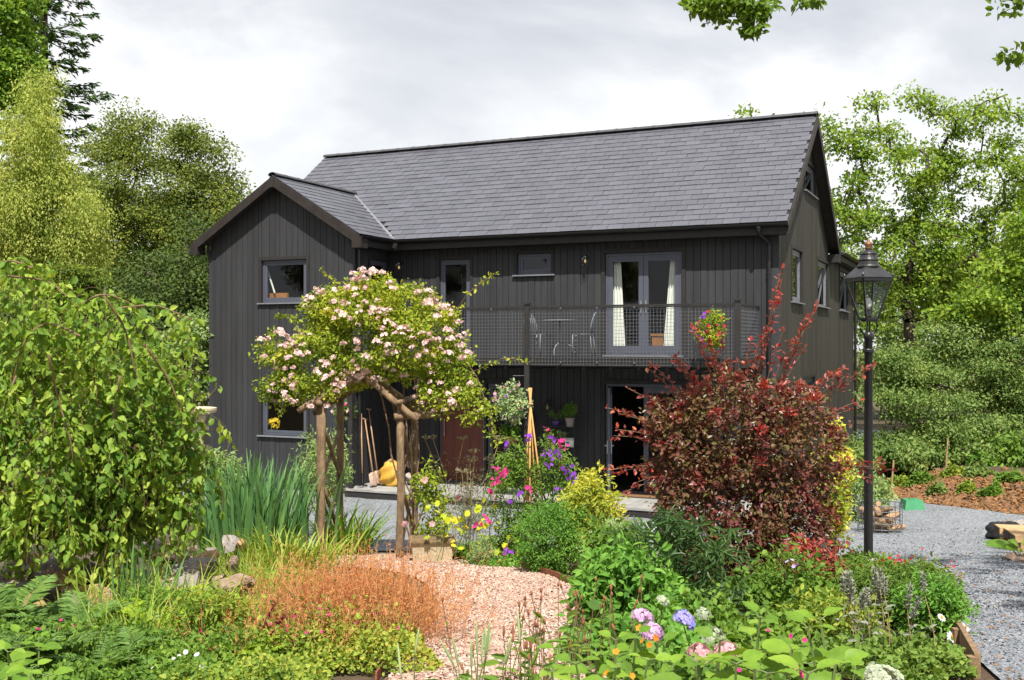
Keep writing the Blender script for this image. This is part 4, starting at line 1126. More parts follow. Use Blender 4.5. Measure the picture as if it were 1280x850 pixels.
ML_FERND = mat_leaf('dark_fern', [(0.05,0.11,0.025),(0.10,0.18,0.04),(0.16,0.24,0.05)], .3)
ML_ORANGE = mat_leaf('orange_brown_grass', [(0.42,0.15,0.06),(0.58,0.25,0.10),(0.68,0.40,0.18),(0.50,0.18,0.08)], .35, .7, boost=1.0)
ML_GERAN = mat_leaf('geranium_leaf', [(0.06,0.12,0.02),(0.12,0.20,0.028),(0.22,0.30,0.04),(0.34,0.38,0.06),(0.36,0.30,0.06)], .35, boost=1.15)
ML_RED = mat_leaf('red_smoke_leaf', [(0.30,0.015,0.02),(0.24,0.04,0.03),(0.14,0.05,0.04),(0.36,0.06,0.035),(0.20,0.10,0.035)], .3, .38, .5, (1.5,.7,.5))
ML_BRONZE = mat_leaf('purple_bronze_leaf', [(0.22,0.028,0.035),(0.15,0.04,0.045),(0.11,0.06,0.03),(0.20,0.07,0.06),(0.28,0.04,0.035)], .3, .38, .5, (1.5,.8,.5), boost=1.15)
ML_REDLOW = mat_leaf('bronze_green_leaf', [(0.17,0.035,0.035),(0.13,0.055,0.035),(0.085,0.09,0.02),(0.22,0.05,0.045)], .3, .4, .45, (1.3,.9,.5))
ML_TEU = mat_leaf('small_bright_green_leaf', [(0.05,0.13,0.02),(0.10,0.22,0.03),(0.17,0.30,0.05)], .3)
ML_GOLD = mat_leaf('golden_leaf', [(0.14,0.20,0.03),(0.30,0.34,0.04),(0.46,0.44,0.06),(0.62,0.53,0.08)], .35, boost=1.25)
ML_SAGE = mat_leaf('grey_green_leaf', [(0.16,0.22,0.10),(0.24,0.32,0.14),(0.34,0.42,0.20)], .25)
ML_SILV = mat_leaf('silver_woolly_leaf', [(0.18,0.20,0.15),(0.27,0.28,0.22),(0.36,0.35,0.29)], .15, .9, boost=1.0)
ML_OLEA = mat_leaf('dark_narrow_leaf', [(0.03,0.065,0.02),(0.05,0.10,0.028),(0.09,0.15,0.04)], .25, .35, .5)
ML_HYD = mat_leaf('hydrangea_leaf', [(0.08,0.17,0.02),(0.16,0.28,0.03),(0.27,0.39,0.05)], .32, .5, .2, boost=1.1)
ML_MID = mat_leaf('border_leaf', [(0.05,0.11,0.018),(0.10,0.18,0.025),(0.18,0.27,0.04)], .35)
ML_PEN = mat_leaf('penstemon_leaf', [(0.06,0.12,0.02),(0.11,0.18,0.03),(0.18,0.24,0.05)], .3)
ML_FESC = mat_leaf('blue_fescue_blade', [(0.10,0.17,0.13),(0.16,0.24,0.19)], .2, .6)
ML_FENN = mat_leaf('grey_bronze_fennel', [(0.16,0.17,0.11),(0.24,0.24,0.16)], .3, .8)
ML_BROWN = mat_leaf('brown_seed_head', [(0.15,0.06,0.03),(0.24,0.10,0.05)], .1, .9)
ML_HOSTA = mat_leaf('hosta_leaf', [(0.05,0.13,0.05),(0.08,0.18,0.07)], .25, .4)
ML_HOSTAE = mat_leaf('cream_leaf_edge', [(0.55,0.58,0.42),(0.62,0.64,0.5)], .25, .4)
ML_MALLOW = mat_leaf('yellowing_mallow_leaf', [(0.22,0.30,0.02),(0.42,0.46,0.03),(0.62,0.50,0.04)], .45)

# --- weeping tree on the left: arching limbs and hanging strands
def weeping_tree():
    rng = np.random.default_rng(41)
    base = P(70, 0, 9.6)
    root = thing('weeping_tree', 'weeping tree with a drooping mass of green leaves at the left', 'tree', base)
    blobs = [B(85,478,9.5,125,100,100),B(15,425,9.6,85,84,90),B(165,500,9.4,58,92,70),B(60,570,9.4,140,80,100),B(190,575,9.3,42,78,50),B(-60,440,9.6,70,80,80),B(110,620,9.4,110,40,80),B(215,575,9.2,24,56,30)]
    C = ellipsoid_points(blobs, 120, rng, .6)
    S = (np.repeat(C, 6, 0) + rng.normal(size=(720,3))*np.array((.065,.065,.09)))
    S = S[(S[:,2] > ground_z(S[:,0],S[:,1])+.50)]
    crest = np.array([at(*p_) for p_ in ((132,366,9.0),(60,352,9.1),(15,338,9.1),(30,330,9.0),(170,395,9.1),(205,425,9.1),(220,450,9.1),(100,380,9.8),(-30,345,9.3),(205,388,9.0),(45,338,8.9),(85,360,9.0))])
    S = np.concatenate([S, crest, crest+rng.normal(size=crest.shape)*.06])
    top = at(85, 400, 9.6)
    s = np.linspace(0,1,9)[:,None]; tr = base*(1-s)+top*s+np.sin(s*7)*np.array((.05,.03,0)); tr[0,2] -= .1
    nodes, par, tipn = skeleton([tr], S, rng, .10, .22, .05, .9)
    r = limb_radii(par, .0016, 2.3); r = np.where(r > .02, .02+(r-.02)*.45, r)
    wood(root, nodes-base, par, r, M_TWIG, 6, split=.03)
    A, Bn, LP, LD = [], [], [], []
    for k in tipn:
        p0 = nodes[k]; out = p0-top; out[2] = 0; out = out/(np.linalg.norm(out)+.25)
        floor = float(ground_z(p0[0],p0[1])) + (.10 if rng.random() < .12 else rng.uniform(.32,.62))
        L = min(rng.uniform(.28,.78), max(.12, p0[2]-floor))
        pxk = CX+p0[0]/p0[1]*F_PX
        if rng.random() < .05: L = max(.15, min(1.1, p0[2]-floor))
        if 112 < pxk < 155 and rng.random() < .3: L = max(.2, min(1.7, p0[2]-float(ground_z(p0[0],p0[1]))-.08))
        t = np.linspace(0,1,9)[:,None]; sway = rng.normal(size=3)*.12; sway[2] = 0
        h = p0 + out*(1-np.exp(-2.5*t))*.16*rng.uniform(.3,1.4) - np.array((0,0,1))*t**1.5*L + np.sin(t*math.pi*rng.uniform(.5,1.6))*sway + rng.normal(size=(9,3))*.005
        A.append(h[:-1]); Bn.append(h[1:])
        nl = int(L*34)+9; tt = rng.random(nl)
        pp = np.stack([np.interp(tt, t[:,0], h[:,j]) for j in range(3)],1); sd = rand_units(rng, nl)
        LP.append(pp + sd*rng.uniform(.01,.055,(nl,1))); LD.append(sd*.8+np.array((0,-.15,-.85)))
        if rng.random() < .5:
            m = 5; sd = rand_units(rng, m); LP.append(p0+sd*.05); LD.append(sd+np.array((0,-.2,.1)))
    for pts in ([(40,335),(15,325),(-20,330)],[(95,385),(125,366),(150,372),(190,395)],[(130,370),(158,410),(170,470),(178,520)],[(60,440),(72,500),(88,545),(92,580)],[(150,385),(195,380),(240,400)],[(10,345),(60,350),(90,375)],[(20,470),(8,500),(0,540)],[(150,470),(140,530),(165,560)],[(180,430),(215,480),(235,540)],[(100,420),(60,400),(30,420),(15,480)]):
        q = np.array([at(x_, y_, 8.5+.12*rng.normal()) for x_, y_ in pts]); s_ = np.linspace(0,1,len(q)); t_ = np.linspace(0,1,12)
        q = np.stack([np.interp(t_, s_, q[:,j]) for j in range(3)],1)
        for _ in range(2): q[1:-1] = (q[:-2]+2*q[1:-1]+q[2:])/4
        mb = MB(); mb.tube(q-base, np.linspace(.010,.004,12), 6); mb.build('arching_twig', M_TWIG, root, smooth=True)
        m = 40; tt = rng.random(m); pp = np.stack([np.interp(tt, t_, q[:,j]) for j in range(3)],1); sd = rand_units(rng, m)
        LP.append(pp+sd*.03); LD.append(sd*.8+np.array((0,-.1,-.6)))
    A, Bn = np.concatenate(A), np.concatenate(Bn)
    mb = MB(); mb.frustums(A-base, Bn-base, np.full(len(A),.0022), np.full(len(A),.0018), 4); mb.build('hanging_twigs', M_TWIG, root)['kind'] = 'stuff'
    LP, LD = np.concatenate(LP), np.concatenate(LD)
    Xa, Ya, Za = orient(LD, np.tile(np.array((0,-.6,.7)), (len(LD),1)), rng, .95)
    L = .076*rng.uniform(.4, 1.35, len(LD))
    cup = LEAF[0]*np.array((.60,1,1.6))
    near = np.argsort(LP[:,1] + rng.random(len(LP))*.08)
    one = MB(); one.add(cup, LEAF[1]); me = one.mesh('leaf', ML_WEEP, smooth=True)
    vis = [i for i in near if LP[i,0]/LP[i,1]*F_PX > -640][:260]
    for i in vis:
        o = link('leaf', me, root)
        M = Matrix(((Xa[i,0],Ya[i,0],Za[i,0]),(Xa[i,1],Ya[i,1],Za[i,1]),(Xa[i,2],Ya[i,2],Za[i,2])))
        o.matrix_local = Matrix.Translation((LP[i]-base).tolist()) @ M.to_4x4() @ Matrix.Scale(float(L[i]), 4)
    m = np.ones(len(LP), bool); m[vis] = False
    mb = MB(); mb.inst(cup, LEAF[1], LP[m]-base, Xa[m], Ya[m], Za[m], L[m])
    mb.build('foliage', ML_WEEP, root, smooth=True)['kind'] = 'stuff'
weeping_tree()

# --- rustic arch and the climbing rose
def arch():
    rng = np.random.default_rng(51)
    base = (P(401,0,13.9)+P(500,0,13.9))/2
    root = thing('rustic_arch', 'rustic pole garden arch over the gravel path', 'arch', base)
    def pole(name, a, b_, r, seed, parent=root, n=7):
        r_ = np.random.default_rng(seed); s = np.linspace(0,1,n)[:,None]
        a, b_ = np.asarray(a,float), np.asarray(b_,float)
        q = a*(1-s)+b_*s + r_.normal(size=(n,3))*r*.10
        mb = MB(); mb.tube(q-base, r*(1+r_.normal(size=n)*.07), 10)
        for _ in range(2):
            t = r_.uniform(.2,.8); c = a*(1-t)+b_*t; dd = rand_units(r_,1)[0]*r
            mb.tube([c-base+dd*.6, c-base+dd*1.35], [r*.4,r*.25], 6)
        return mb.build(name, M_RUSTIC, parent, smooth=True)
    FL, FR = P(401,0,13.9), P(500,0,13.9); BL, BR = P(425,0,15.0), P(518,0,15.0)
    zt = at(0,508,13.9)[2]
    tops = []
    for i, (p_, r) in enumerate(((FL,.056),(FR,.052),(BL,.05),(BR,.045))):
        p0 = p_.copy(); p0[2] -= .15; t = p_.copy(); t[2] = zt + (.03 if i > 1 else 0); tops.append(t)
        pole('post', p0, t, r, 60+i)
    apf, apb = at(452,468,13.9), at(466,472,15.0)
    def ext(a, b_, k): return b_ + (b_-a)*k
    pole('rafter', apf, at(372,514,13.75), .042, 71); pole('rafter', apf+(0,-.02,.02), at(522,526,13.8), .044, 72)
    pole('rafter', apb, at(392,516,15.0), .05, 73); pole('rafter', apb+(0,-.02,.02), at(532,522,15.0), .05, 74)
    pole('ridge_pole', apf+(0,-.1,.06), apb+(0,.15,.06), .036, 75)
    pole('side_beam', tops[0]+(0,-.15,.05), tops[2]+(0,.15,.05), .038, 76); pole('side_beam', tops[1]+(-.0,-.15,.05), tops[3]+(0,.15,.05), .036, 77)
    pole('tie_beam', at(493,521,13.84), at(550,519,14.0), .045, 78)
    for a_, b_, sd in ((FL,BL,80),(FR,BR,90)):
        for k, (z0, z1) in enumerate(((.15,.95),(.95,.15),(1.0,1.75),(1.75,1.0))):
            pole('lattice_brace', a_+np.array((0.03*(k%2),0,z0)), b_+np.array((0.03*(k%2),0,z1)), .026, sd+k, n=5)
    return root
arch()

def rose():
    rng = np.random.default_rng(52)
    Y = 14.2
    base = P(520, 0, 14.35)
    blobs = [B(455,425,Y,86,58,62),B(400,455,Y,58,42,50),B(520,425,Y,62,55,55),B(560,470,Y,36,40,34),B(440,385,Y,60,32,44),B(365,480,Y,30,30,26),B(500,385,Y,48,32,40),B(350,470,Y,26,34,24),B(395,490,13.8,36,22,26),B(345,440,Y,20,26,20),B(464,366,Y,34,28,32),B(548,495,14.0,30,22,24),B(588,502,13.9,20,26,20),B(610,535,13.8,12,26,12),B(425,378,Y,26,20,26)]
    arcs = [[(430,370,14),(402,335,13.8)],[(470,360,14),(440,340,13.9)],[(380,430,13.9),(322,452,13.7)],[(372,400,13.9),(345,395,13.7)],[(560,400,14),(585,365,13.9),(618,343,13.8)],
            [(580,470,14),(630,447,13.8),(664,452,13.7)],[(575,440,14),(600,480,13.8),(612,520,13.7),(622,560,13.7)],[(590,470,14.1),(606,500,13.9),(618,540,13.8)],[(540,490,14),(560,520,13.9)],[(360,470,13.9),(350,520,13.8)]]
    extra, strands = [], []
    for a in arcs:
        q = np.array([at(*p_) for p_ in a]); s = np.linspace(0,1,len(q)); t = np.linspace(0,1,12)
        q = np.stack([np.interp(t, s, q[:,j]) for j in range(3)],1)
        q[1:-1] += rng.normal(size=(10,3))*.01
        strands.append(q)
    keepb = []
    root = tree('climbing_rose', 'climbing rose with pale pink flowers smothering the rustic arch', base, blobs, ML_ROSE, M_TWIG, tips=620, per=42, sig=.085, leaf=.05, ratio=.58, tmpl=LEAF6, r_tip=.003, seed=53,
         trunk_top=at(505,470,14.25), cat='climbing rose', flat=.8, shell=.55, arch=.12, step=.14, stems=5, wob=.06, spread_base=.06, minz=1.0, trunk_r=.010)
    mbw, LP, LD = MB(), [], []
    for q in strands:
        mbw.frustums(q[:-1]-base, q[1:]-base, np.full(11,.005), np.full(11,.004), 5)
        n = 46; t = rng.random(n); s = np.linspace(0,1,12)
        p_ = np.stack([np.interp(t, s, q[:,j]) for j in range(3)],1); d = rand_units(rng, n)
        LP.append(p_+d*.03*rng.random((n,1))); LD.append(d+np.array((0,0,-.2)))
    mbw.build('long_stems', M_TWIG, root)['kind'] = 'stuff'
    mb = MB(); put_leaves(mb, LEAF6, np.concatenate(LP)-base, np.concatenate(LD), .055, .58, rng); mb.build('foliage', ML_ROSE, root)['kind'] = 'stuff'
    protos = []
    for k in range(5):
        r_ = np.random.default_rng(300+k); n = 15
        d = rand_units(r_, n); d[:,1] = -np.abs(d[:,1])*1; d[:,2] = np.abs(d[:,2])*.8-.1
        mb = MB(); p_ = d*np.array((.085,.06,.06))*r_.uniform(.55,1.05,(n,1))
        Z = unit(d + r_.normal(size=(n,3))*.35); X = unit(np.cross(Z, rand_units(r_, n))); Yv = np.cross(Z, X)
        mb.inst(FLOWER5[0], FLOWER5[1], p_, X, Yv, Z, .026*r_.uniform(.7,1.25,n)); protos.append(mb.mesh('flower_cluster', MF_PINK))
    cand = ellipsoid_points(blobs, 1500, rng, .9)
    c0 = at(470,440,Y)
    cand = cand[(cand[:,1] < Y+.05) | (cand[:,2] > c0[2]+.3)]
    ins = np.zeros(len(cand), bool)
    for b_ in blobs: ins |= (((cand-np.array(b_[:3]))/np.array(b_[3:6]))**2).sum(1) < .62
    cand = cand[~ins]; pick = []
    for c in cand:
        px = CX + c[0]/c[1]*F_PX; py = HY - (c[2]-CAMZ)/c[1]*F_PX
        if py > 520 or (px > 605): continue
        if np.sin(c[0]*6.1+1)+np.sin(c[2]*7.3+c[0]*3) < -.25 and rng.random() < .85: continue
        if all(np.linalg.norm(c-p2) > .07 for p2 in pick): pick.append(c)
        if len(pick) >= 270: break
    for c in pick:
        o = link('flower_cluster', protos[rng.integers(5)], root, loc=c-base+np.array((0,-.05,.02)), rot=rng.normal(size=3)*np.array((.3,.3,1.2)), scale=rng.uniform(.5,1.1))
rose()

# --- strap leaved clumps and grasses
blades('iris_clump', 'tall stand of blue green iris blades left of the rustic arch', 'iris', P(318,0,13.3), 320, 1.34, .044, ML_IRIS, 61, .34, .22, .35)
blades('iris_clump', 'thin iris blades beside the white flowered shrub at the wing corner', 'iris', P(285,0,14.2), 90, 1.25, .038, ML_IRIS, 62, .25, .2, .3)
blades('day_lily', 'dark green arching day lily clump inside the left posts of the arch', 'day lily', P(432,0,14.5), 190, .85, .03, ML_LILY, 63, .15, .7, .8)
blades('lime_sedge', 'lime green arching sedge below the iris stand', 'grass', P(345,0,12.1), 240, .62, .022, ML_LIME, 64, .30, .8, .9)
blades('lime_sedge', 'lime sedge nearest the left arch post spilling on the gravel', 'grass', P(395,0,12.2), 120, .5, .02, ML_LIME, 65, .2, .9, .9)
blades('lime_sedge', 'sparse yellow green grass among the rockery stones', 'grass', P(215,0,10.6), 60, .5, .012, ML_LIME, 66, .35, .6, .6)
blades('lime_sedge', 'tall thin yellow grass between the rocks and the fern', 'grass', P(262,0,10.0), 80, .45, .010, ML_LIME, 67, .35, .6, .6)
blades('montbretia', 'upright pale green blades in front of the rockery stones', 'plant', P(165,0,8.1), 40, .70, .018, ML_IRIS, 68, .12, .3, .2)
blades('blue_fescue', 'small blue grey fescue tuft at the bottom left', 'grass', P(170,0,7.3), 170, .24, .006, ML_FESC, 69, .06, 1.0, .6)
blades('sword_leaves', 'few upright yellow green sword leaves beside the red shrub', 'plant', P(1028,0,9.6), 12, .62, .03, ML_LIME, 70, .06, .25, .2)

# --- orange grass haze above the geranium mound
def haze_grass(name, label, px, Y, n, h, rx, ry, seed):
    rng = np.random.default_rng(seed); b = P(px,0,Y); root = thing(name, label, 'grass', b)
    off = np.stack([rng.normal(size=n)*rx, rng.normal(size=n)*ry], 1)
    st = np.stack([off[:,0], off[:,1], ground_z(b[0]+off[:,0], b[1]+off[:,1])-b[2]], 1)
    d = rng.normal(size=(n,3))*.22 + np.stack([off[:,0]*.25, off[:,1]*.25, np.ones(n)], 1); L = h*rng.uniform(.5,1.1,n)
    mid = st + d*(L*.55)[:,None]; tip = st + d*L[:,None] + rng.normal(size=(n,3))*.03
    mb = MB(); mb.frustums(np.concatenate([st,mid]), np.concatenate([mid,tip]), np.full(2*n,.0016), np.full(2*n,.0011), 3)
    k = 9
    t = rng.uniform(.45, 1.05, (n,k))
    hp = (st[:,None]+(tip-st)[:,None]*t[...,None]).reshape(-1,3) + rng.normal(size=(n*k,3))*.018
    dd = np.repeat(d,k,0)*.5 + rng.normal(size=(n*k,3))
    put_leaves(mb, DIAMOND, hp, dd, .030, .22, rng)
    mb.build('flower_haze', ML_ORANGE, root)['kind'] = 'stuff'
    return root
haze_grass('orange_hair_grass', 'airy orange brown grass haze above the geranium mound', 458, 7.45, 1350, .48, .30, .28, 71)
haze_grass('orange_hair_grass', 'thin orange grass haze at the left end of the geranium mound', 412, 7.3, 520, .40, .2, .24, 72)
def mound(name, label, px, Y, rx, ry, h, n, leaf, mat, seed, cat='plant', tmpl=LEAF6, ratio=.8, stemmat=None):
    """low dome of small leaves on short stalks"""
    rng = np.random.default_rng(seed); b = P(px,0,Y); root = thing(name, label, cat, b)
    a = rng.uniform(0, 2*math.pi, n); r = np.sqrt(rng.random(n))
    ph = rng.uniform(0, 6.28, 6)
    lump = 1 + .25*np.sin(a*3+seed) + .15*np.sin(a*7)
    x, y = np.cos(a)*r*rx*lump, np.sin(a)*r*ry*lump
    top = h*np.sqrt(np.clip(1-r**2.2, 0, 1))*np.clip(.72+.24*np.sin(x*9+ph[0])*np.cos(y*8+ph[1])+.22*np.sin(x*21+ph[2])*np.cos(y*19+ph[3])+.15*np.sin(x*41+ph[4])*np.cos(y*37+ph[5]), .15, 1.4)*np.where(rng.random(n) < .07, rng.uniform(1.1,1.7,n), 1.0)
    z = ground_z(b[0]+x, b[1]+y) - b[2] + top*rng.uniform(.25, 1.05, n)**.6 + .015
    pos = np.stack([x,y,z],1)
    D = np.stack([x/rx, y/ry, np.full(n,.25)],1)*.7 + rng.normal(size=(n,3))*.7
    mb = MB(); put_leaves(mb, tmpl, pos, D, leaf, ratio, rng, jitter=.55); mb.build('foliage', mat, root)['kind'] = 'stuff'
    m = min(n//6, 260); i = rng.choice(n, m, replace=False)
    st = pos[i].copy(); st[:,2] = ground_z(b[0]+st[:,0], b[1]+st[:,1]) - b[2] - .01; st[:,:2] *= .8
    mb = MB(); mb.frustums(st, pos[i], np.full(m,.003), np.full(m,.002), 3); mb.build('stems', stemmat or M_STEM, root)['kind'] = 'stuff'
    return root
g1 = mound('geranium_mound', 'yellow green leafy geranium mound beside the pink path', 405, 7.1, .74, .85, .30, 17000, .030, ML_GERAN, 73)
rg = np.random.default_rng(74); b = P(400,0,6.9)
pp = np.stack([b[0]+rg.normal(size=26)*.35, b[1]-.25+rg.normal(size=26)*.3, np.zeros(26)],1); pp[:,2] = ground_z(pp[:,0],pp[:,1])+rg.uniform(.22,.36,26)
add_flowers(g1, pp, .009, MF_MAG, 75, FLOWER5)
g2 = mound('ground_cover', 'dark green low ground cover with tiny magenta flowers at the bottom left', 60, 6.6, .8, .7, .24, 8000, .036, ML_MID, 76)
pp = np.stack([b[0]*0+P(60,0,7)[0]+rg.normal(size=30)*.2, 6.75+rg.normal(size=30)*.2, np.zeros(30)],1); pp[:,2] = ground_z(pp[:,0],pp[:,1])+rg.uniform(.12,.24,30)
add_flowers(g2, pp, .010, MF_MAG, 77)
g3 = mound('daisy_patch', 'green ground cover with small white daisies near the fescue tuft', 215, 6.55, .6, .62, .24, 9000, .028, ML_MID, 78)
pp = np.array([at(x_, y_, 5.95) for x_, y_ in ((192,836),(205,835),(216,832),(218,824),(225,820),(232,815),(246,818),(252,833))]); add_flowers(g3, pp, .016, MF_WHITE, 79, DAISY)
mound('creeping_plant', 'low yellow green creeping plant between the rocks and the mound', 280, 7.9, .6, .6, .2, 7000, .026, ML_LIME, 80)
mound('creeping_plant', 'green creeping plant below the rockery stones at the far left', 20, 7.9, .7, .35, .14, 3200, .045, ML_MID, 81)
mound('creeping_plant', 'soft green plant edging the bed behind the corten strip', 640, 12.6, .5, .35, .14, 2000, .035, ML_TEU, 82)
mound('santolina', 'grey green santolina cushion among the rocks at the far left', 45, 11.2, .38, .3, .36, 4200, .03, ML_SAGE, 83, tmpl=DIAMOND, ratio=.35)
mound('santolina', 'second grey green cushion right of the larger santolina', 85, 11.0, .28, .25, .26, 2400, .03, ML_SAGE, 84, tmpl=DIAMOND, ratio=.35)

def fern(name, label, px, Y, n, length, mat, seed, spread=.05):
    rng = np.random.default_rng(seed); b = P(px,0,Y); root = thing(name, label, 'fern', b)
    mb, mw = MB(), MB()
    for i in range(n):
        a = rng.uniform(0, 2*math.pi); L = length*rng.uniform(.7,1.15); t = np.linspace(0,1,12)
        el = rng.uniform(.9,1.35)
        q = np.stack([np.cos(a)*L*(np.cos(el)*t+.35*t**2), np.sin(a)*L*(np.cos(el)*t+.35*t**2), L*(np.sin(el)*t-.42*t**2.2)],1) + rng.normal(size=3)*np.array((spread,spread,0))
        mw.frustums(q[:-1], q[1:], np.full(11,.003), np.full(11,.002), 4)
        tt = np.repeat(np.linspace(.12,.99,30),2); sg = np.tile([1,-1],30)
        pos = np.stack([np.interp(tt,t,q[:,j]) for j in range(3)],1)
        tan = unit(np.stack([np.interp(tt,t,np.gradient(q[:,j])) for j in range(3)],1))
        side = unit(np.cross(tan, np.array((0,0,1.0)))) * sg[:,None]
        wl = L*.20*np.sin(np.clip(tt*1.05,0,1)*math.pi)**.7+.01
        D = side + tan*.45 + rng.normal(size=pos.shape)*.08
        X, Yv, Z = orient(D, np.cross(side, tan)*np.sign(np.cross(side,tan)[:,2:3]+1e-9), rng, .2)
        mb.inst(DIAMOND[0], DIAMOND[1], pos, X, Yv, Z, np.stack([wl*.28,wl,wl],1))
    mw.build('stems', M_STEM, root)['kind'] = 'stuff'; mb.build('fronds', mat, root)['kind'] = 'stuff'
    return root
fern('lime_fern', 'bright lime green fern left of the orange grass', 238, 8.3, 24, .42, ML_FERN, 85)
fern('lime_fern', 'lime fern lower down beside the geranium mound', 205, 8.3, 18, .45, ML_FERN, 86)
fern('dark_fern', 'dark fern arching over stones at the left edge', 8, 8.6, 12, .45, ML_FERND, 87)
fern('dark_fern', 'small dark fern under the weeping tree near the middle of the rockery', 85, 7.7, 10, .32, ML_FERND, 88)

for k, (px, Y, n_, L_, m_, lab) in enumerate(((255,8.0,22,.36,0,'lime fern left of the amaranth stems'),(285,8.3,20,.34,0,'lime fern against the rocks below the iris'),(180,7.4,20,.42,0,'lime fern in the shade of the weeping tree'),(235,7.2,18,.4,0,'lime fern right of the blue fescue'),(110,6.9,16,.36,1,'green fern among the pink flowers'),(45,7.4,16,.42,1,'green fern at the left above the leafy shoots'),(310,6.6,14,.3,0,'small lime fern at front of the mound'))):
    fern('fern', lab, px, Y, n_, L_, (ML_FERN, ML_FERND)[m_], 400+k)
for k, (px, Y, n_, L_, lab) in enumerate(((15,7.3,16,.62,'large dark fern at the left edge below the stones'),(90,7.0,16,.55,'dark fern between the pink flowers and the stones'),(55,6.3,14,.5,'dark fern above the leafy shoots at the bottom left'),(150,6.2,13,.42,'dark fern near the bottom left of the daisies'))):
    fern('dark_fern', lab, px, Y, n_, L_, ML_FERND, 440+k)
bush('spurge', 'lime topped bushy plant left of the amaranth stems', 265, 7.0, .24, .42, ML_GERAN, tips=70, per=24, sig=.05, leaf=.05, ratio=.3, tmpl=LEAF6, seed=450, stems=6, cat='plant')
bush('thyme_bush', 'small dark twiggy bush behind the blue fescue', 190, 7.7, .26, .34, ML_MID, tips=80, per=26, sig=.05, leaf=.04, ratio=.4, tmpl=LEAF6, seed=451, stems=6, cat='plant')
for k, (px, Y, n_, L_, w_, m_, lab) in enumerate(((175,6.9,120,.5,.009,ML_LIME,'tall lime grass above the blue fescue'),(120,8.0,90,.5,.010,ML_LIME,'thin lime grass among the front rockery stones'),(225,8.2,120,.55,.010,ML_LIME,'airy lime grass before the grey stones'),(200,7.8,110,.42,.008,ML_LIME,'lime grass tuft among the ferns'),(270,7.6,120,.40,.007,ML_LIME,'lime grass tuft left of the orange grass'),(150,6.5,90,.34,.008,ML_LILY,'dark grass tuft at the bottom left'),(330,9.6,130,.5,.009,ML_LIME,'lime grass behind the orange grass'),(235,6.2,80,.3,.007,ML_LILY,'dark grass tuft beside the white daisies'),(70,6.2,60,.3,.01,ML_LILY,'dark grass tuft near the leafy shoots'))):
    blades('grass_tuft', lab, 'grass', P(px,0,Y), n_, L_, w_, m_, 420+k, .16, .6, .7)

# --- red shrub
def red_shrub():
    Y = 10.0
    blobs = [B(915,540,Y,95,75,80),B(870,580,Y,62,80,60),B(985,560,Y,72,85,65),B(920,640,Y,105,80,85),B(850,530,Y,45,45,36),B(1000,640,Y,52,60,45),B(930,700,Y,85,50,70),B(900,720,Y-.1,70,34,60),B(985,715,Y-.1,55,36,50)]
    shoots = [(777,540),(770,515),(800,490),(810,452),(835,442),(880,410),(870,405),(895,440),(980,365),(967,340),(1010,395),(1018,385),(1060,462),(1085,455),(1095,592),(1110,588),(760,580),(790,600),(1062,500),(1050,640),(940,430),(985,420),(1040,460),(960,410),(850,455),(920,455),(1000,430)]
    extra = [at(x_, y_, Y-.1) for x_, y_ in shoots]
    root = bush('red_smoke_shrub', 'large purple red leaved shrub in front of the house', 920, Y, .7, 2.2, ML_REDLOW, tips=560, per=40, sig=.09, leaf=.044, ratio=.62, tmpl=LEAF6, seed=101, stems=8, bark=M_BARKD, blobs=blobs, shell=.35, r_tip=.004)
    rng = np.random.default_rng(102); base = np.array(root.location)
    LP, LD, LP2, LD2, mw = [], [], [], [], MB()
    T2 = ellipsoid_points(blobs, 330, rng, .96)
    T2 = T2[(T2[:,1] < Y+.25) | (T2[:,2] > at(0,520,Y)[2])]
    for i, t_ in enumerate(list(extra)*2 + list(T2)):
        lead = i < len(extra)*2
        t_ = t_ + rng.normal(size=3)*(.05 if lead else .03)
        c = at(925 + (CX + t_[0]/t_[1]*F_PX - 925)*.45, 590 + (HY-(t_[2]-CAMZ)/t_[1]*F_PX - 590)*.45, Y+.1) if lead else t_*.82+at(920,600,Y)*.18
        s = np.linspace(0,1,9)[:,None]; q = c+(t_-c)*s; q[:,2] += np.sin(s[:,0]*math.pi)*.05
        mw.frustums(q[:-1]-base, q[1:]-base, np.full(8,.004), np.full(8,.003), 4)
        n = 20 if lead else 32; tt = rng.uniform(.35 if lead else .3, 1.02, n)
        p_ = np.stack([np.interp(tt, s[:,0], q[:,j]) for j in range(3)],1); d = rand_units(rng, n)
        red_ = lead or (rng.random() < np.clip((t_[2]-at(0,600,Y)[2])/1.6, 0.05, .6))
        (LP if red_ else LP2).append(p_+d*(.022 if lead else .04)*rng.random((n,1))); (LD if red_ else LD2).append(d*.9+unit(t_-c)*.6)
    mw.build('branches', M_TWIG, root)['kind'] = 'stuff'
    mb = MB(); put_leaves(mb, LEAF6, np.concatenate(LP)-base, np.concatenate(LD), .047, .62, rng, jitter=.7); o = mb.build('young_foliage', ML_RED, root); o['kind'] = 'stuff'; o['label'] = 'bright red young shoots'
    mb = MB(); put_leaves(mb, LEAF6, np.concatenate(LP2)-base, np.concatenate(LD2), .046, .62, rng, jitter=.7); mb.build('outer_foliage', ML_BRONZE, root)['kind'] = 'stuff'
red_shrub()

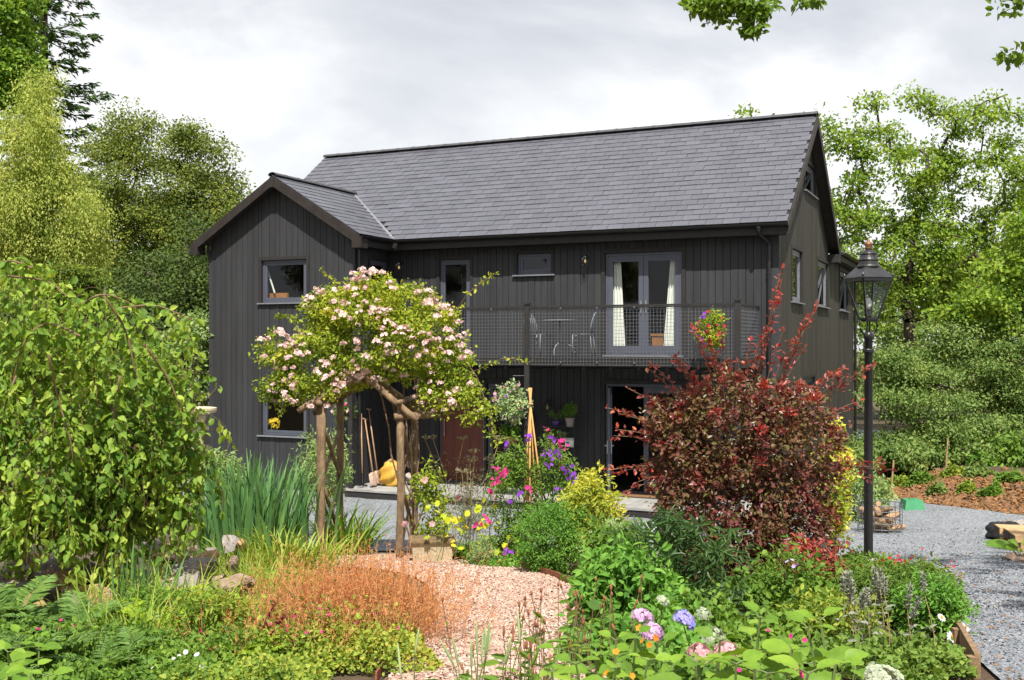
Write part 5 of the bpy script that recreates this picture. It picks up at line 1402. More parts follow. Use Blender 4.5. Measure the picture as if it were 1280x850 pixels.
# --- border shrubs in the middle
bush('germander_bush', 'dense bright green small leaved bush behind the rusted edging', 692, 11.6, .43, .78, ML_TEU, tips=230, per=46, sig=.055, leaf=.034, ratio=.42, seed=111, stems=9)
bush('golden_shrub', 'golden yellow leaved shrub right of the green bush', 738, 11.9, .40, 1.12, ML_GOLD, tips=150, per=30, sig=.07, leaf=.066, ratio=.36, tmpl=LEAF6, seed=112, stems=7)
bush('sage_bush', 'pale grey green bush between golden and red shrubs', 772, 11.0, .36, .62, ML_SAGE, tips=150, per=40, sig=.06, leaf=.035, ratio=.4, seed=113, stems=7)
bush('oleander_shrub', 'dark shrub of long narrow leaves in front of the red shrub', 850, 7.9, .50, .86, ML_OLEA, tips=85, per=22, sig=.055, leaf=.10, ratio=.19, tmpl=LEAF6, seed=114, stems=7, flat=.6)
bush('border_plant', 'mid green soft leafed plant at the foot of dark narrow leaved shrub', 790, 7.6, .42, .62, ML_TEU, tips=110, per=30, sig=.07, leaf=.07, ratio=.5, tmpl=LEAF6, seed=115, stems=6)
bush('border_plant', 'fresh green plant left of the dark narrow leaved shrub', 770, 9.0, .34, .72, ML_MID, tips=110, per=30, sig=.07, leaf=.06, ratio=.45, tmpl=LEAF6, seed=116, stems=6)
bush('clipped_ivy', 'yellow green variegated climber on the house side behind red shrub', 1043, 16.0, .22, 1.9, ML_GOLD, tips=110, per=26, sig=.08, leaf=.07, ratio=.6, tmpl=LEAF6, seed=117, stems=3, cat='climber')
bush('boundary_shrub', 'light green shrub at the far end of the drive beside the log basket', 1078, 19.5, .5, .95, ML_PALE, tips=110, per=30, sig=.09, leaf=.07, seed=118)

# sweet peas on the canes
def sweet_peas():
    Y = 13.0
    bl = [B(645,620,Y,40,58,36),B(690,610,Y,38,60,36),B(665,665,Y,55,30,44),B(640,570,Y,14,30,18),B(690,565,Y,16,26,18)]
    root = bush('sweet_pea', 'sweet peas with purple and magenta flowers climbing bamboo canes', 663, Y, .4, 1.3, ML_MID, tips=190, per=30, sig=.075, leaf=.05, ratio=.38, tmpl=LEAF6, seed=121, stems=8, cat='sweet peas', blobs=bl, shell=.3)
    rng = np.random.default_rng(122)
    purple = [(681,568),(689,570),(686,582),(706,590),(713,596),(720,600),(712,586),(640,625),(650,617),(667,640),(660,545),(693,563),(698,566),(637,690),(655,700),(633,555),(690,548),(700,612),(716,620)]
    mag = [(621,590),(628,596),(617,600),(625,603),(632,590),(662,612),(615,615),(698,552),(703,556),(685,540),(610,648),(598,655)]
    def put(lst, mat, nm):
        pts = np.array([at(x_+rng.normal()*2, y_+rng.normal()*2, Y-.42+rng.normal()*.05) for x_, y_ in lst for _ in range(4)])
        pts += rng.normal(size=pts.shape)*.02
        add_flowers(root, pts, .026, mat, 123, FLOWER4, nm, (0,-1,.3), .8)
        mb = MB(); stems_to(mb, [np.array((p_[0]*.98+.0, p_[1]+.15, p_[2]-.25))-np.array(root.location) for p_ in pts[::4]], [p_-np.array(root.location) for p_ in pts[::4]], .003, rng); mb.build('flower_stems', M_STEM, root)['kind'] = 'stuff'
    put(purple, MF_PURP, 'purple_flowers'); put(mag, MF_MAG, 'magenta_flowers')
    canes = thing('bamboo_canes', 'wigwam of bamboo canes tied at the top among sweet peas', 'canes', P(664,0,13.0))
    cb = np.array(canes.location); ap = at(663,505,13.0)
    for x_, dy in ((650,.1),(688,-.1),(662,-.25),(676,.28),(656,.25)):
        f_ = P(x_,0,13.0+dy); q = ap + (ap-f_)*.10
        mb = MB(); mb.tube(np.array([f_-(0,0,.05), (f_+ap)/2+rng.normal(size=3)*.008, q])-cb, [.013,.012,.009], 7); mb.build('cane', mat_cane, canes, smooth=True)
    mb = MB(); mb.lathe([(.03,-.012),(.036,0),(.03,.012)], ap-cb, 10); mb.build('tie', M_STRAW, canes)
mat_cane = mat_solid('bamboo_cane', (0.58,0.33,0.10), 0.6, (0.46,0.24,0.07), 10)
sweet_peas()

# shrub rose in front of the arch post, mallows, fennel
r1 = bush('shrub_rose', 'small shrub rose with few pink blooms beside the right arch post', 538, 13.6, .21, 1.25, ML_ROSE, tips=70, per=26, sig=.07, leaf=.05, ratio=.55, tmpl=LEAF6, seed=131, stems=5, bark=M_TWIG)
add_flowers(r1, [at(572,622,13.3), at(506,655,13.3), at(531,600,13.4), at(540,655,13.3)], .05, MF_DUSTY, 132)
def mallow(label, pxs, Y, h, seed):
    rng = np.random.default_rng(seed); b = P(pxs[0],0,Y); root = thing('mallow', label, 'plant', b)
    mw, ml = MB(), MB(); fl = []
    for x_ in pxs:
        f_ = P(x_,0,Y+rng.normal()*.15); t = f_ + np.array((rng.normal()*.08, rng.normal()*.05, h*rng.uniform(.7,1.15)))
        stems_to(mw, [f_-b], [t-b], .006, rng)
        n = 9; s = rng.uniform(.2,1,n); p_ = (f_-b)+(t-f_)*s[:,None]; d = rand_units(rng, n); d[:,2] *= .3
        mw.frustums(p_, p_+d*.07, np.full(n,.003), np.full(n,.002), 4)
        put_leaves(ml, LOBED, p_+d*.07, d+np.array((0,0,-.2)), .085, 1.05, rng, up=(0,-.5,.8), jitter=.5)
        fl.append(t)
    mw.build('stems', M_STEM, root)['kind'] = 'stuff'; ml.build('foliage', ML_MALLOW, root)['kind'] = 'stuff'
    return root, fl
mr, fl = mallow('thin mallow stems with yellowing leaves above the stone trough', [545,560,572,590,600], 13.3, .95, 133)
add_flowers(mr, [at(583,660,13.2), at(568,650,13.2)], .05, MF_YEL, 134)
mallow('mallow seedlings with yellow leaves in front of the grey gravel', [608,620,632,640], 12.9, .65, 135)
def fennel():
    rng = np.random.default_rng(136); b = P(585,0,14.3); root = thing('fennel', 'grey feathery fennel with dry flower heads before the red door', 'plant', b)
    mw, ml = MB(), MB()
    for i in range(14):
        t = np.array((rng.normal()*.30, rng.normal()*.15, rng.uniform(.9,1.6)))
        stems_to(mw, [np.array((t[0]*.3,t[1]*.3,-.02))], [t], .005, rng, .05)
        n = 130; s = rng.uniform(.25,.85,n)[:,None]; p_ = np.array((t[0]*.3,t[1]*.3,0))*(1-s)+t*s + rng.normal(size=(n,3))*np.array((.09,.09,.05))
        put_leaves(ml, DIAMOND, p_, rng.normal(size=(n,3))+(0,0,.4), .07, .05, rng)
        a = rng.uniform(0,6.28,14); rr = .09*np.sqrt(rng.random(14)); tips_ = t+np.stack([np.cos(a)*rr, np.sin(a)*rr, .06-rr*.3],1)
        mw.frustums(np.repeat(t[None],14,0), tips_, np.full(14,.002), np.full(14,.0015), 3)
        put_leaves(ml, DIAMOND, np.repeat(tips_,4,0), rng.normal(size=(56,3))+(0,0,.5), .02, .6, rng)
    mw.build('stems', M_STRAW, root)['kind'] = 'stuff'; ml.build('foliage', ML_FENN, root)['kind'] = 'stuff'
fennel()
bush('lavender_bush', 'small silvery green bush at the corten edging', 605, 12.6, .16, .38, ML_SAGE, tips=60, per=30, sig=.04, leaf=.035, ratio=.2, seed=137, stems=5)
ws = bush('white_flowered_shrub', 'small shrub with white flowers at the left corner of the wing', 272, 17.5, .36, 1.35, ML_PALE, tips=80, per=24, sig=.10, leaf=.08, ratio=.4, tmpl=LEAF6, seed=138, stems=4, base_h=.75, bark=M_TWIG)
bush('variegated_bush', 'thin variegated bush seen between the arch posts', 405, 17.2, .42, 1.75, ML_PALE, tips=120, per=18, sig=.11, leaf=.075, ratio=.32, tmpl=LEAF6, seed=139, stems=4, base_h=.5, bark=M_TWIG)

mound('border_filler', 'trampled green weeds at the bottom edge left of the path', 300, 5.7, .6, .5, .2, 6000, .028, ML_GERAN, 186)
mound('border_filler', 'dark green low leaves along the bottom left edge', 120, 5.6, .8, .5, .22, 6000, .034, ML_MID, 187)
haze_grass('orange_hair_grass', 'few dry tan grass wisps at the front of the geranium mound', 340, 6.9, 160, .36, .3, .22, 188)
mound('border_filler', 'small green weeds around the log basket and lamp foot', 1060, 11.8, .5, .7, .2, 2600, .045, ML_MID, 189)
mound('border_filler', 'low green growth between the timber edging and the silver spikes', 1132, 6.5, .34, .5, .20, 3600, .034, ML_PEN, 190)
mound('border_filler', 'low leafy growth under the narrow leaved shrub', 880, 7.0, .6, .6, .34, 4600, .045, ML_MID, 191)
mound('border_filler', 'weeds on the soil behind the orange grass', 330, 10.6, .6, .6, .12, 3600, .034, ML_GERAN, 192)
mound('border_filler', 'low mixed green bed between the path and the sweet peas', 600, 13.8, .6, .5, .22, 3000, .05, ML_MID, 194)

# --- foreground right: hydrangea with large single leaves and mop heads
def big_leaf_mesh(name, mat, w, curl, seed):
    r_ = np.random.default_rng(seed); n = 12
    t = np.linspace(0,1,n); prof = np.sin(np.pi*t**.72)**.85*.5*w
    prof[0] = .02; prof[-1] = .004
    rows = []
    for i in range(n):
        zc = -curl*t[i]**2
        for sx in (-1,-.66,-.33,0,.33,.66,1):
            rows.append((sx*prof[i]*(1+.05*(abs(sx) == 1)*(-1)**i), t[i], zc + abs(sx)*prof[i]*.28 + .013*(-1)**(i+int(abs(sx)*3+.1))*(0 < i < n-1)*(sx != 0) + r_.normal()*.006*(0 < i < n-1)))
    i = np.arange(n-1)[:,None]*7 + np.arange(6)[None,:]
    mb = MB(); mb.add(np.array(rows), np.stack([i,i+1,i+8,i+7],-1).reshape(-1,4))
    return mb.mesh(name, mat, smooth=True)
def leaf_obj(me, root, pos, d, up, L, rng, jit=.25):
    X, Yv, Z = orient(np.array([d],float), np.array([up],float), rng, jit)
    M = Matrix(((X[0,0],Yv[0,0],Z[0,0]),(X[0,1],Yv[0,1],Z[0,1]),(X[0,2],Yv[0,2],Z[0,2])))
    o = link('leaf', me, root); o.matrix_local = Matrix.Translation((np.asarray(pos)-np.array(root.location)).tolist()) @ M.to_4x4() @ Matrix.Scale(float(L), 4)
    return o
MH = [big_leaf_mesh('leaf', ML_HYD, .62, .22, k) for k in range(3)]
def mop_mesh(mat, seed):
    r_ = np.random.default_rng(seed); n = 90
    d = rand_units(r_, n); d[:,2] = np.abs(d[:,2])*1.1-.25; d = unit(d)
    mb = MB(); Z = unit(d+r_.normal(size=(n,3))*.22); X = unit(np.cross(Z, rand_units(r_,n))); Yv = np.cross(Z,X)
    mb.inst(FLOWER4[0], FLOWER4[1], d*np.array((.074,.074,.056))*r_.uniform(.88,1.06,(n,1)), X, Yv, Z, .019*r_.uniform(.8,1.2,n))
    return mb.mesh('flower_head', mat)
def hydrangea(name, label, shoots, Y, heads, seed, leafL=.15, pairs=3, dy=.15, mats=MH):
    rng = np.random.default_rng(seed); b = P(shoots[0][0],0,Y); root = thing(name, label, 'hydrangea', b)
    mw = MB()
    for (px, py, yy) in shoots:
        t = at(px, py, yy); f_ = np.array((t[0]+rng.normal()*.05, yy+rng.normal()*.08, float(ground_z(t[0],yy))))
        stems_to(mw, [f_-b], [t-b], .005, rng, .05)
        a0 = rng.uniform(0, math.pi)
        for k in range(pairs):
            s = 1-.16*k; c = f_+(t-f_)*s; a = a0 + k*math.pi/2 + rng.normal()*.25
            for sg in (0, math.pi):
                d = np.array((math.cos(a+sg), math.sin(a+sg), .35-.22*k+rng.normal()*.12))
                L = leafL*(.55 if k == 0 else 1.0)*rng.uniform(.8,1.2)
                mw.frustums([c-b], [c-b+unit(d)*.03], [.003], [.0025], 4)
                leaf_obj(mats[rng.integers(3)], root, c+unit(d)*.03, d, (0,-.25,1), L, rng)
    for (px, py, yy, mat, sc) in heads:
        c = at(px, py, yy); f_ = np.array((c[0], yy+.05, float(ground_z(c[0],yy))))
        stems_to(mw, [f_-b], [c-b-(0,0,.03)], .005, rng, .04)
        o = link('flower_head', mop_mesh(mat, rng.integers(1000)), root, loc=c-b, rot=(rng.normal()*.2-.25, rng.normal()*.2, rng.uniform(0,6)), scale=sc)
    mw.build('stems', M_STEM, root)['kind'] = 'stuff'
    return root
hydrangea('hydrangea', 'broad leaved hydrangea with dusty pink heads in the right foreground',
   [(950,772,3.7),(1010,785,3.9),(990,812,3.5),(920,830,3.5),(1045,828,3.5),(870,828,3.7),(960,842,3.2),(1070,838,3.4),(1010,842,3.2),(900,800,4.0),(1025,775,4.0),(940,800,3.9)], 3.7,
   [(874,818,4.4,MF_DUSTY,.7),(908,816,4.4,MF_DUSTY,.68),(892,797,4.7,MF_CREAM,.7),(1104,850,3.6,MF_CREAM,.85)], 141)
hydrangea('hydrangea', 'hydrangea with blue and mauve heads below the dark narrow leaved shrub',
   [(770,800,4.6),(795,795,4.7),(745,815,4.5),(720,830,4.3),(810,825,4.3),(840,835,4.2),(770,835,4.2),(690,840,4.2),(830,806,4.9),(700,812,4.6)], 4.6,
   [(855,776,5.4,MF_BLUE,.8),(815,791,5.3,MF_MAUVE,.75),(803,772,5.6,MF_MAUVE,.75),(828,752,5.8,MF_CREAM,.5),(880,768,5.8,MF_CREAM,.55)], 142, .13)
hydrangea('mophead_shoot', 'young leafy shoots at the bottom left corner', [(10,815,5.2),(40,835,5.0),(-15,830,5.0),(25,795,5.6),(60,845,4.8),(48,800,6.0)], 5.2, [], 143, .14)
o_ = mound('border_filler', 'mixed low green leaves filling the bed under the hydrangeas', 880, 5.0, .68, .8, .42, 3800, .06, ML_MID, 144)
rg = np.random.default_rng(145)
add_flowers(o_, [at(799,785,5.0),at(803,801,4.6),at(812,806,4.6),at(820,797,4.7)], .018, MF_ORANGE, 146)
add_flowers(o_, [at(758,842,4.0),at(770,815,4.4),at(790,845,4.2)], .016, MF_ORANGE, 147, name='orange_flowers')
add_flowers(o_, [at(960,788,4.3),at(988,795,4.2),at(994,832,3.6),at(924,838,3.6),at(1001,843,3.5),at(1006,800,4.3)], .013, MF_MAG, 148, name='magenta_flowers')
mound('border_filler', 'tangled dark green growth under the red shrub beside the lamp post', 985, 8.6, .65, .7, .4, 4200, .05, ML_MID, 149)
mound('border_filler', 'mixed green filler between the corten edging and the foreground plants', 815, 6.6, .42, .7, .35, 3600, .055, ML_TEU, 150)
o_ = mound('border_filler', 'reddish low sedum at the right foreground bed', 1075, 6.6, .45, .5, .2, 2200, .04, ML_PEN, 151)

def spikes(name, label, cat, px, Y, n, h, rx, ry, head_l, head_r, hmat, smat, seed, fuzz=0, leafmat=None, leaf=.05, nl=0, lean=.12, ratio=.3):
    rng = np.random.default_rng(seed); b = P(px,0,Y); root = thing(name, label, cat, b)
    mw, ml = MB(), MB()
    prof = np.array([(.15,0),(.8,.12),(1,.4),(.8,.75),(.2,1)])
    for i in range(n):
        f_ = np.array((rng.normal()*rx, rng.normal()*ry, 0)); f_[2] = ground_z(b[0]+f_[0], b[1]+f_[1])-b[2]-.01
        t = f_ + np.array((rng.normal()*lean, rng.normal()*lean*.6, 1))*h*rng.uniform(.65,1.1)
        stems_to(mw, [f_], [t], .0026, rng, .05)
        d = unit(t-f_ + rng.normal(size=3)*.05); hl = head_l*rng.uniform(.7,1.2); x = unit(np.cross(d,(0,1.0,0.1))); y = np.cross(d,x)
        pr = prof*np.array((head_r, hl))
        mh = MB(); mh.lathe(pr, t, 7, np.stack([x,y,d],1))
        if fuzz:
            s_ = np.floor(rng.random(fuzz)*8)/8*.95+rng.normal(size=fuzz)*.012; aa = rng.uniform(0,6.28,fuzz); rd_ = np.cos(aa)[:,None]*x+np.sin(aa)[:,None]*y
            put_leaves(mh, DIAMOND, t+d*(s_*hl)[:,None]+rd_*head_r*.6, rd_+d*.5+rng.normal(size=(fuzz,3))*.2, .022, .55, rng)
        mh.build('seed_head', hmat, root, smooth=True)
        if nl:
            s = rng.uniform(.0,.9,nl)[:,None]; p_ = f_*(1-s)+t*s; dd = rng.normal(size=(nl,3)); dd[:,2] = np.abs(dd[:,2])*.4-.1
            put_leaves(ml, LEAF6, p_, dd, leaf, ratio, rng)
    mw.build('stems', smat, root)['kind'] = 'stuff'
    if nl: ml.build('foliage', leafmat, root)['kind'] = 'stuff'
    return root
spikes('catananche', 'spent brown seed heads on thin stems over the pink path', 'seed heads', 705, 6.0, 40, .55, .20, .30, .035, .008, ML_BROWN, M_TWIG, 161, 0, ML_MID, .08, 3)
spikes('burnet', 'short brown bobble stems left of the seed heads', 'seed heads', 652, 5.3, 14, .42, .14, .2, .05, .007, ML_BROWN, M_STEM, 162, 0, ML_MID, .1, 4)
spikes('plantain', 'tall thin green flower spikes over the path at bottom centre', 'plant', 590, 4.6, 12, .52, .16, .12, .14, .006, ML_SAGE, M_STEM, 163, 0, ML_MID, .12, 3)
spikes('woolly_lambs_ear', 'silver woolly flower spikes at the right foreground', 'lambs ear', 1112, 6.55, 15, .50, .17, .15, .15, .007, ML_SILV, M_STRAW, 164, 90, ML_SILV, .06, 8, ratio=.35)
pen = bush('penstemon', 'bushy green penstemon with dark red buds beside the drive', 1122, 8.3, .44, .46, ML_PEN, tips=230, per=34, sig=.06, leaf=.055, ratio=.25, tmpl=LEAF6, seed=165, stems=10, rd=.55, cat='plant')
rg = np.random.default_rng(166); c_ = P(1120,0,8.5)
pp = np.stack([c_[0]+rg.normal(size=60)*.24, c_[1]+rg.normal(size=60)*.2, np.zeros(60)],1); pp[:,2] = ground_z(pp[:,0],pp[:,1])+rg.uniform(.34,.50,60)
add_flowers(pen, pp, .014, MF_RED, 167, FLOWER4)
da = bush('ox_eye_daisy', 'green plant with white daisies at the timber edging of the drive', 1165, 7.6, .26, .42, ML_TEU, tips=90, per=30, sig=.05, leaf=.045, ratio=.35, tmpl=LEAF6, seed=168, stems=6, cat='daisy')
dp = np.array([at(1177,772,7.2),at(1207,784,7.3),at(1190,796,7.2),at(1176,835,6.6)]); add_flowers(da, dp, .04, MF_WHITE, 169, DAISY, 'petals', (0.2,-.8,.5), .25); add_flowers(da, dp+np.array((0,-.006,.006)), .014, MF_CENTRE, 170, FLOWER5, 'flower_centres', (0.2,-.8,.5), .2)
mb = MB(); stems_to(mb, [P(1170,0,7.6)-np.array(da.location)]*4, list(dp-np.array(da.location)), .003, rg); mb.build('stems', M_STEM, da)['kind'] = 'stuff'
ph = bush('phlox', 'plant with single white flower head at the lamp post foot', 1082, 10.3, .24, .28, ML_MID, tips=70, per=26, sig=.06, leaf=.06, ratio=.3, tmpl=LEAF6, seed=171, stems=5, cat='phlox')
o = link('flower_head', mop_mesh(MF_WHITE, 5), ph, loc=at(1090,702,10.3)-np.array(ph.location), scale=.9)
bp = bush('red_orache', 'dark crimson leafed plant under the red shrub', 1020, 8.9, .32, .6, ML_RED, tips=70, per=26, sig=.06, leaf=.05, ratio=.5, tmpl=LEAF6, seed=172, stems=5, cat='plant')
bush('persicaria', 'yellow green leafy plant with red tints beside the lamb ear spikes', 1040, 7.2, .30, .34, ML_GERAN, tips=90, per=30, sig=.06, leaf=.05, ratio=.5, tmpl=LEAF6, seed=173, stems=6, cat='plant')
pe = bush('lilac_phlox', 'sparse stems with pale lilac flowers at the foot of the red shrub', 985, 8.4, .2, .6, ML_MID, tips=40, per=20, sig=.06, leaf=.05, ratio=.35, tmpl=LEAF6, seed=174, stems=4, cat='phlox')
add_flowers(pe, [at(990,700,8.2),at(996,706,8.2),at(984,702,8.2),at(992,708,8.2),at(880,668,8.2)], .022, MF_LILAC, 175)

# amaranth, hosta
def amaranth():
    rng = np.random.default_rng(181); b = P(300,0,7.6); root = thing('amaranth', 'two dark red curved amaranth stems in the geranium mound', 'amaranth', b)
    m = petal_mat('dark_red_stem', [(0.12,0.012,0.03),(0.22,0.02,0.05)])
    for k, pts in enumerate(([(306,838),(318,818),(330,785),(336,768),(346,752)],[(318,832),(330,808),(343,785),(354,772),(362,765)])):
        q = np.array([at(x_, y_, 6.9) for x_, y_ in pts]); mb = MB(); mb.tube(q-b, [.007,.007,.008,.007,.003], 7)
        n = 60; t = rng.uniform(.3,1,n); p_ = np.stack([np.interp(t, np.linspace(0,1,5), q[:,j]) for j in range(3)],1)
        put_leaves(mb, DIAMOND, p_-b, rand_units(rng,n), .022, .6, rng); mb.build('flower_stem', m, root)
amaranth()
def hosta(name, label, px, Y, leaves, seed, mat, edge=None, L0=.2):
    rng = np.random.default_rng(seed); b = P(px,0,Y); root = thing(name, label, 'hosta', b)
    me = big_leaf_mesh('leaf', mat, .50, .38, seed); ed = big_leaf_mesh('leaf_edge', edge, .60, .385, seed) if edge else None
    for (dx, dz, ax, ay, az, L) in leaves:
        p_ = b+np.array((dx, rng.normal()*.04, dz))
        d = np.array((ax, ay, az)); X, Yv, Z = orient(np.array([d],float), np.array([(0,-.7,.8)]), rng, .12)
        M = Matrix(((X[0,0],Yv[0,0],Z[0,0]),(X[0,1],Yv[0,1],Z[0,1]),(X[0,2],Yv[0,2],Z[0,2]))).to_4x4()
        mt = Matrix.Translation((p_-b).tolist()) @ M @ Matrix.Scale(L, 4)
        o = link('leaf', me, root); o.matrix_local = mt
        if ed: e_ = link('leaf_edge', ed, o); e_.matrix_local = Matrix.Translation((0,0,-.012))
        mb = MB(); mb.tube(np.array([(0,0,-.02),(p_-b)*.6,(p_-b)]), [.006,.005,.004], 6); mb.build('stalk', M_STEM, root)
    return root
hosta('hosta', 'cream edged hosta leaves at the bottom centre of the path', 510, 4.5, [(-.10,.20,-.1,-.3,1,.20),(-.03,.16,.25,-.5,.9,.18),(.02,.14,-.9,-.4,.35,.19),(.06,.14,.9,-.3,.75,.22),(.0,.12,.4,-.8,.3,.18),(-.2,.10,-.9,-.5,.3,.16),(-.04,.1,-.4,-.9,.2,.16),(.12,.12,.75,-.6,.35,.18)], 182, ML_HOSTA, ML_HOSTAE)
hosta('hosta', 'bright green plant with broad leaves at the right edge below the timber stack', 1278, 13.7, [(rx_*.12,.12+abs(rx_)*.02,rx_,ry_,.5,.34) for rx_, ry_ in ((-1,-.3),(-.6,-.8),(.2,-1),(.8,-.6),(-.9,.3),(.5,.6),(-.3,-.5))], 183, ML_HYD)
# ------------------------------------------------------------ lamp post
def lamp_post():
    base = P(1085.5, 0, 11.2); root = thing('lamp_post', 'tall black Victorian style lamp post with glass lantern beside the drive', 'lamp post', base, math.radians(14))
    z = lambda py: at(0, py, 11.2)[2] - base[2]
    rt = math.sqrt(2)
    mb = MB(); mb.lathe([(.075,-.1),(.075,.05),(.06,.10),(.048,.30),(.046,1.2),(.042,z(424)),(.05,z(423)),(.052,z(419)),(.045,z(417)),(.03,z(414))], (0,0,0), 16); mb.build('pole', M_BLACK, root, smooth=True)
    mb = MB(); mb.lathe([(.055,z(441)),(.06,z(440)),(.06,z(437)),(.055,z(436))], (0,0,0), 16); mb.build('collar', M_BLACK, root)
    zb, zt = z(398.5), z(350)
    hb, ht = .068, .165
    def sq(r, zz): return [(sx*r, sy*r, zz) for sx, sy in ((-1,-1),(1,-1),(1,1),(-1,1))]
    for a in (0, math.pi):                       # curved cradle arms
        pts = [(0,0,z(420)),(.05,0,z(418)),(.095,0,z(412)),(.105,0,z(406)),(.085,0,z(399))]
        mb = MB(); mb.tube([(x*math.cos(a), x*math.sin(a), zz) for x,_,zz in pts], .012, 8); mb.tube([(.018*math.cos(a),.018*math.sin(a),z(417)),(.012*math.cos(a),.012*math.sin(a),zb)], .008, 6); mb.build('cradle_arm', M_BLACK, root, smooth=True)
    mb = MB()
    lo, hi = sq(hb, zb), sq(ht, zt)
    for i in range(4):
        mb.bar(lo[i], hi[i], .020, .020); mb.bar(lo[i], lo[(i+1)%4], .022, .022); mb.bar(hi[i], hi[(i+1)%4], .030, .026)
    mb.box((-hb,-hb,zb-.03),(hb,hb,zb-.012)); mb.build('lantern_frame', M_BLACK, root)
    for i in range(4):
        a_, b_, c_, d_ = (np.array(p) for p in (lo[i], lo[(i+1)%4], hi[(i+1)%4], hi[i])); m_ = (a_+b_+c_+d_)/4
        v = np.array([m_+(p-m_)*.97 for p in (a_,b_,c_,d_)]); n = np.cross(v[1]-v[0], v[3]-v[0]); n /= np.linalg.norm(n)
        q = MB(); q.hexa(np.concatenate([v, v+n*.003])); q.build('pane', M_CLEAR, root)
    mb = MB(); R45 = np.array([[math.cos(math.pi/4),-math.sin(math.pi/4),0],[math.sin(math.pi/4),math.cos(math.pi/4),0],[0,0,1]])
    mb.lathe([(.182*rt,zt+.010),(.188*rt,zt+.022),(.178*rt,zt+.035),(.150*rt,z(342)),(.108*rt,z(336)),(.09*rt,z(334)),(0.01,z(334))], (0,0,0), 4, R45); mb.build('roof', mat_roof, root)
    for i in range(4):
        c = np.array(hi[i])*np.array((1.06,1.06,1))
        mb = MB(); mb.lathe([(.012,0),(.014,.03),(.006,.05),(.002,.065)], c+(0,0,.02), 8); mb.build('corner_knob', M_BLACK, root)
    mb = MB(); mb.lathe([(.115,z(334.5)),(.118,z(333)),(.106,z(331)),(.10,z(327)),(.107,z(325)),(.09,z(322)),(.082,z(319)),(.09,z(317.5)),(.078,z(315.5)),(.04,z(312.5)),(.03,z(312))], (0,0,0), 20); mb.build('chimney', mat_roof, root, smooth=False)
    mb = MB(); mb.lathe([(.030,z(312.5)),(.04,z(310)),(.03,z(308.5)),(.045,z(306)),(.04,z(304)),(.018,z(302)),(.008,z(299)),(.002,z(298))], (0,0,0), 14); mb.build('finial', mat_copper, root, smooth=True)
    mb = MB(); mb.lathe([(.02,zb-.01),(.03,zb+.03),(.022,zb+.08),(.022,zb+.10)], (0,0,0), 12); mb.build('bulb_holder', M_BLACK, root)
    mb = MB(); mb.lathe([(.016,zb+.10),(.032,zb+.14),(.034,zb+.18),(.02,zb+.215),(.002,zb+.225)], (0,0,0), 12); mb.build('bulb', M_WHITE, root, smooth=True)
mat_roof = mat_solid('weathered_lantern_metal', (0.055,0.055,0.058), 0.42, (0.028,0.028,0.03), 9, metal=.4)
mat_copper = mat_solid('tarnished_copper_finial', (0.28,0.12,0.045), 0.5, (0.12,0.06,0.03), 14, metal=.5)
lamp_post()

# ------------------------------------------------------------ on and round the house (placed in house-local metres)
def hthing(name, label, cat, u, v, z, rz=0.0, group=None):
    return thing(name, label, cat, hw(u,v,z), -ANG+rz, group)
def wall_light(u, z, label):
    r = hthing('wall_light', label, 'wall light', u, -.03, z, 0, 'globe wall lights')
    mb = MB(); mb.lathe([(.001,0),(.05,0),(.05,.015),(.02,.02)], (0,0,.10), 14, np.array([[1,0,0],[0,0,-1],[0,1,0]])); mb.build('back_plate', M_BLACK, r)
    mb = MB(); mb.tube([(0,0,.10),(0,-.08,.13),(0,-.13,.13),(0,-.15,.10)], .010, 8); mb.build('arm', M_BLACK, r, smooth=True)
    mb = MB(); mb.lathe([(.01,.11),(.035,.10),(.045,.075),(.045,.06)], (0,-.15,0), 14); mb.build('cap', mat_roof, r)
    mb = MB(); a = np.linspace(.35, math.pi, 12); mb.lathe(np.stack([np.sin(a)*.085+.001, np.cos(a)*.085-.02],1), (0,-.15,0), 18); mb.build('globe', M_CLEAR, r, smooth=True)
    mb = MB()
    for k in range(6):
        b_ = k*math.pi/3; mb.tube([(math.cos(b_)*math.sin(t)*.09, -.15+math.sin(b_)*math.sin(t)*.09, math.cos(t)*.09-.02) for t in np.linspace(.4, math.pi-.05, 8)], .003, 4)
    mb.build('cage', mat_roof, r)
    mb = MB(); mb.lathe([(.012,.05),(.014,.02),(.026,-.02),(.022,-.05),(.002,-.065)], (0,-.15,0), 12); mb.build('bulb', mat_bulb, r, smooth=True)
mat_bulb = mat_solid('amber_glass_bulb', (0.70,0.50,0.22), 0.2, (0.6,0.4,0.15), 5)
wall_light(-3.90, 4.98, 'globe wall light left of the upper french doors')
wall_light(-8.36, 4.98, 'globe wall light in the corner beside the gabled wing')
wall_light(-4.75, 1.93, 'globe wall light on the ground floor above the plant stand')

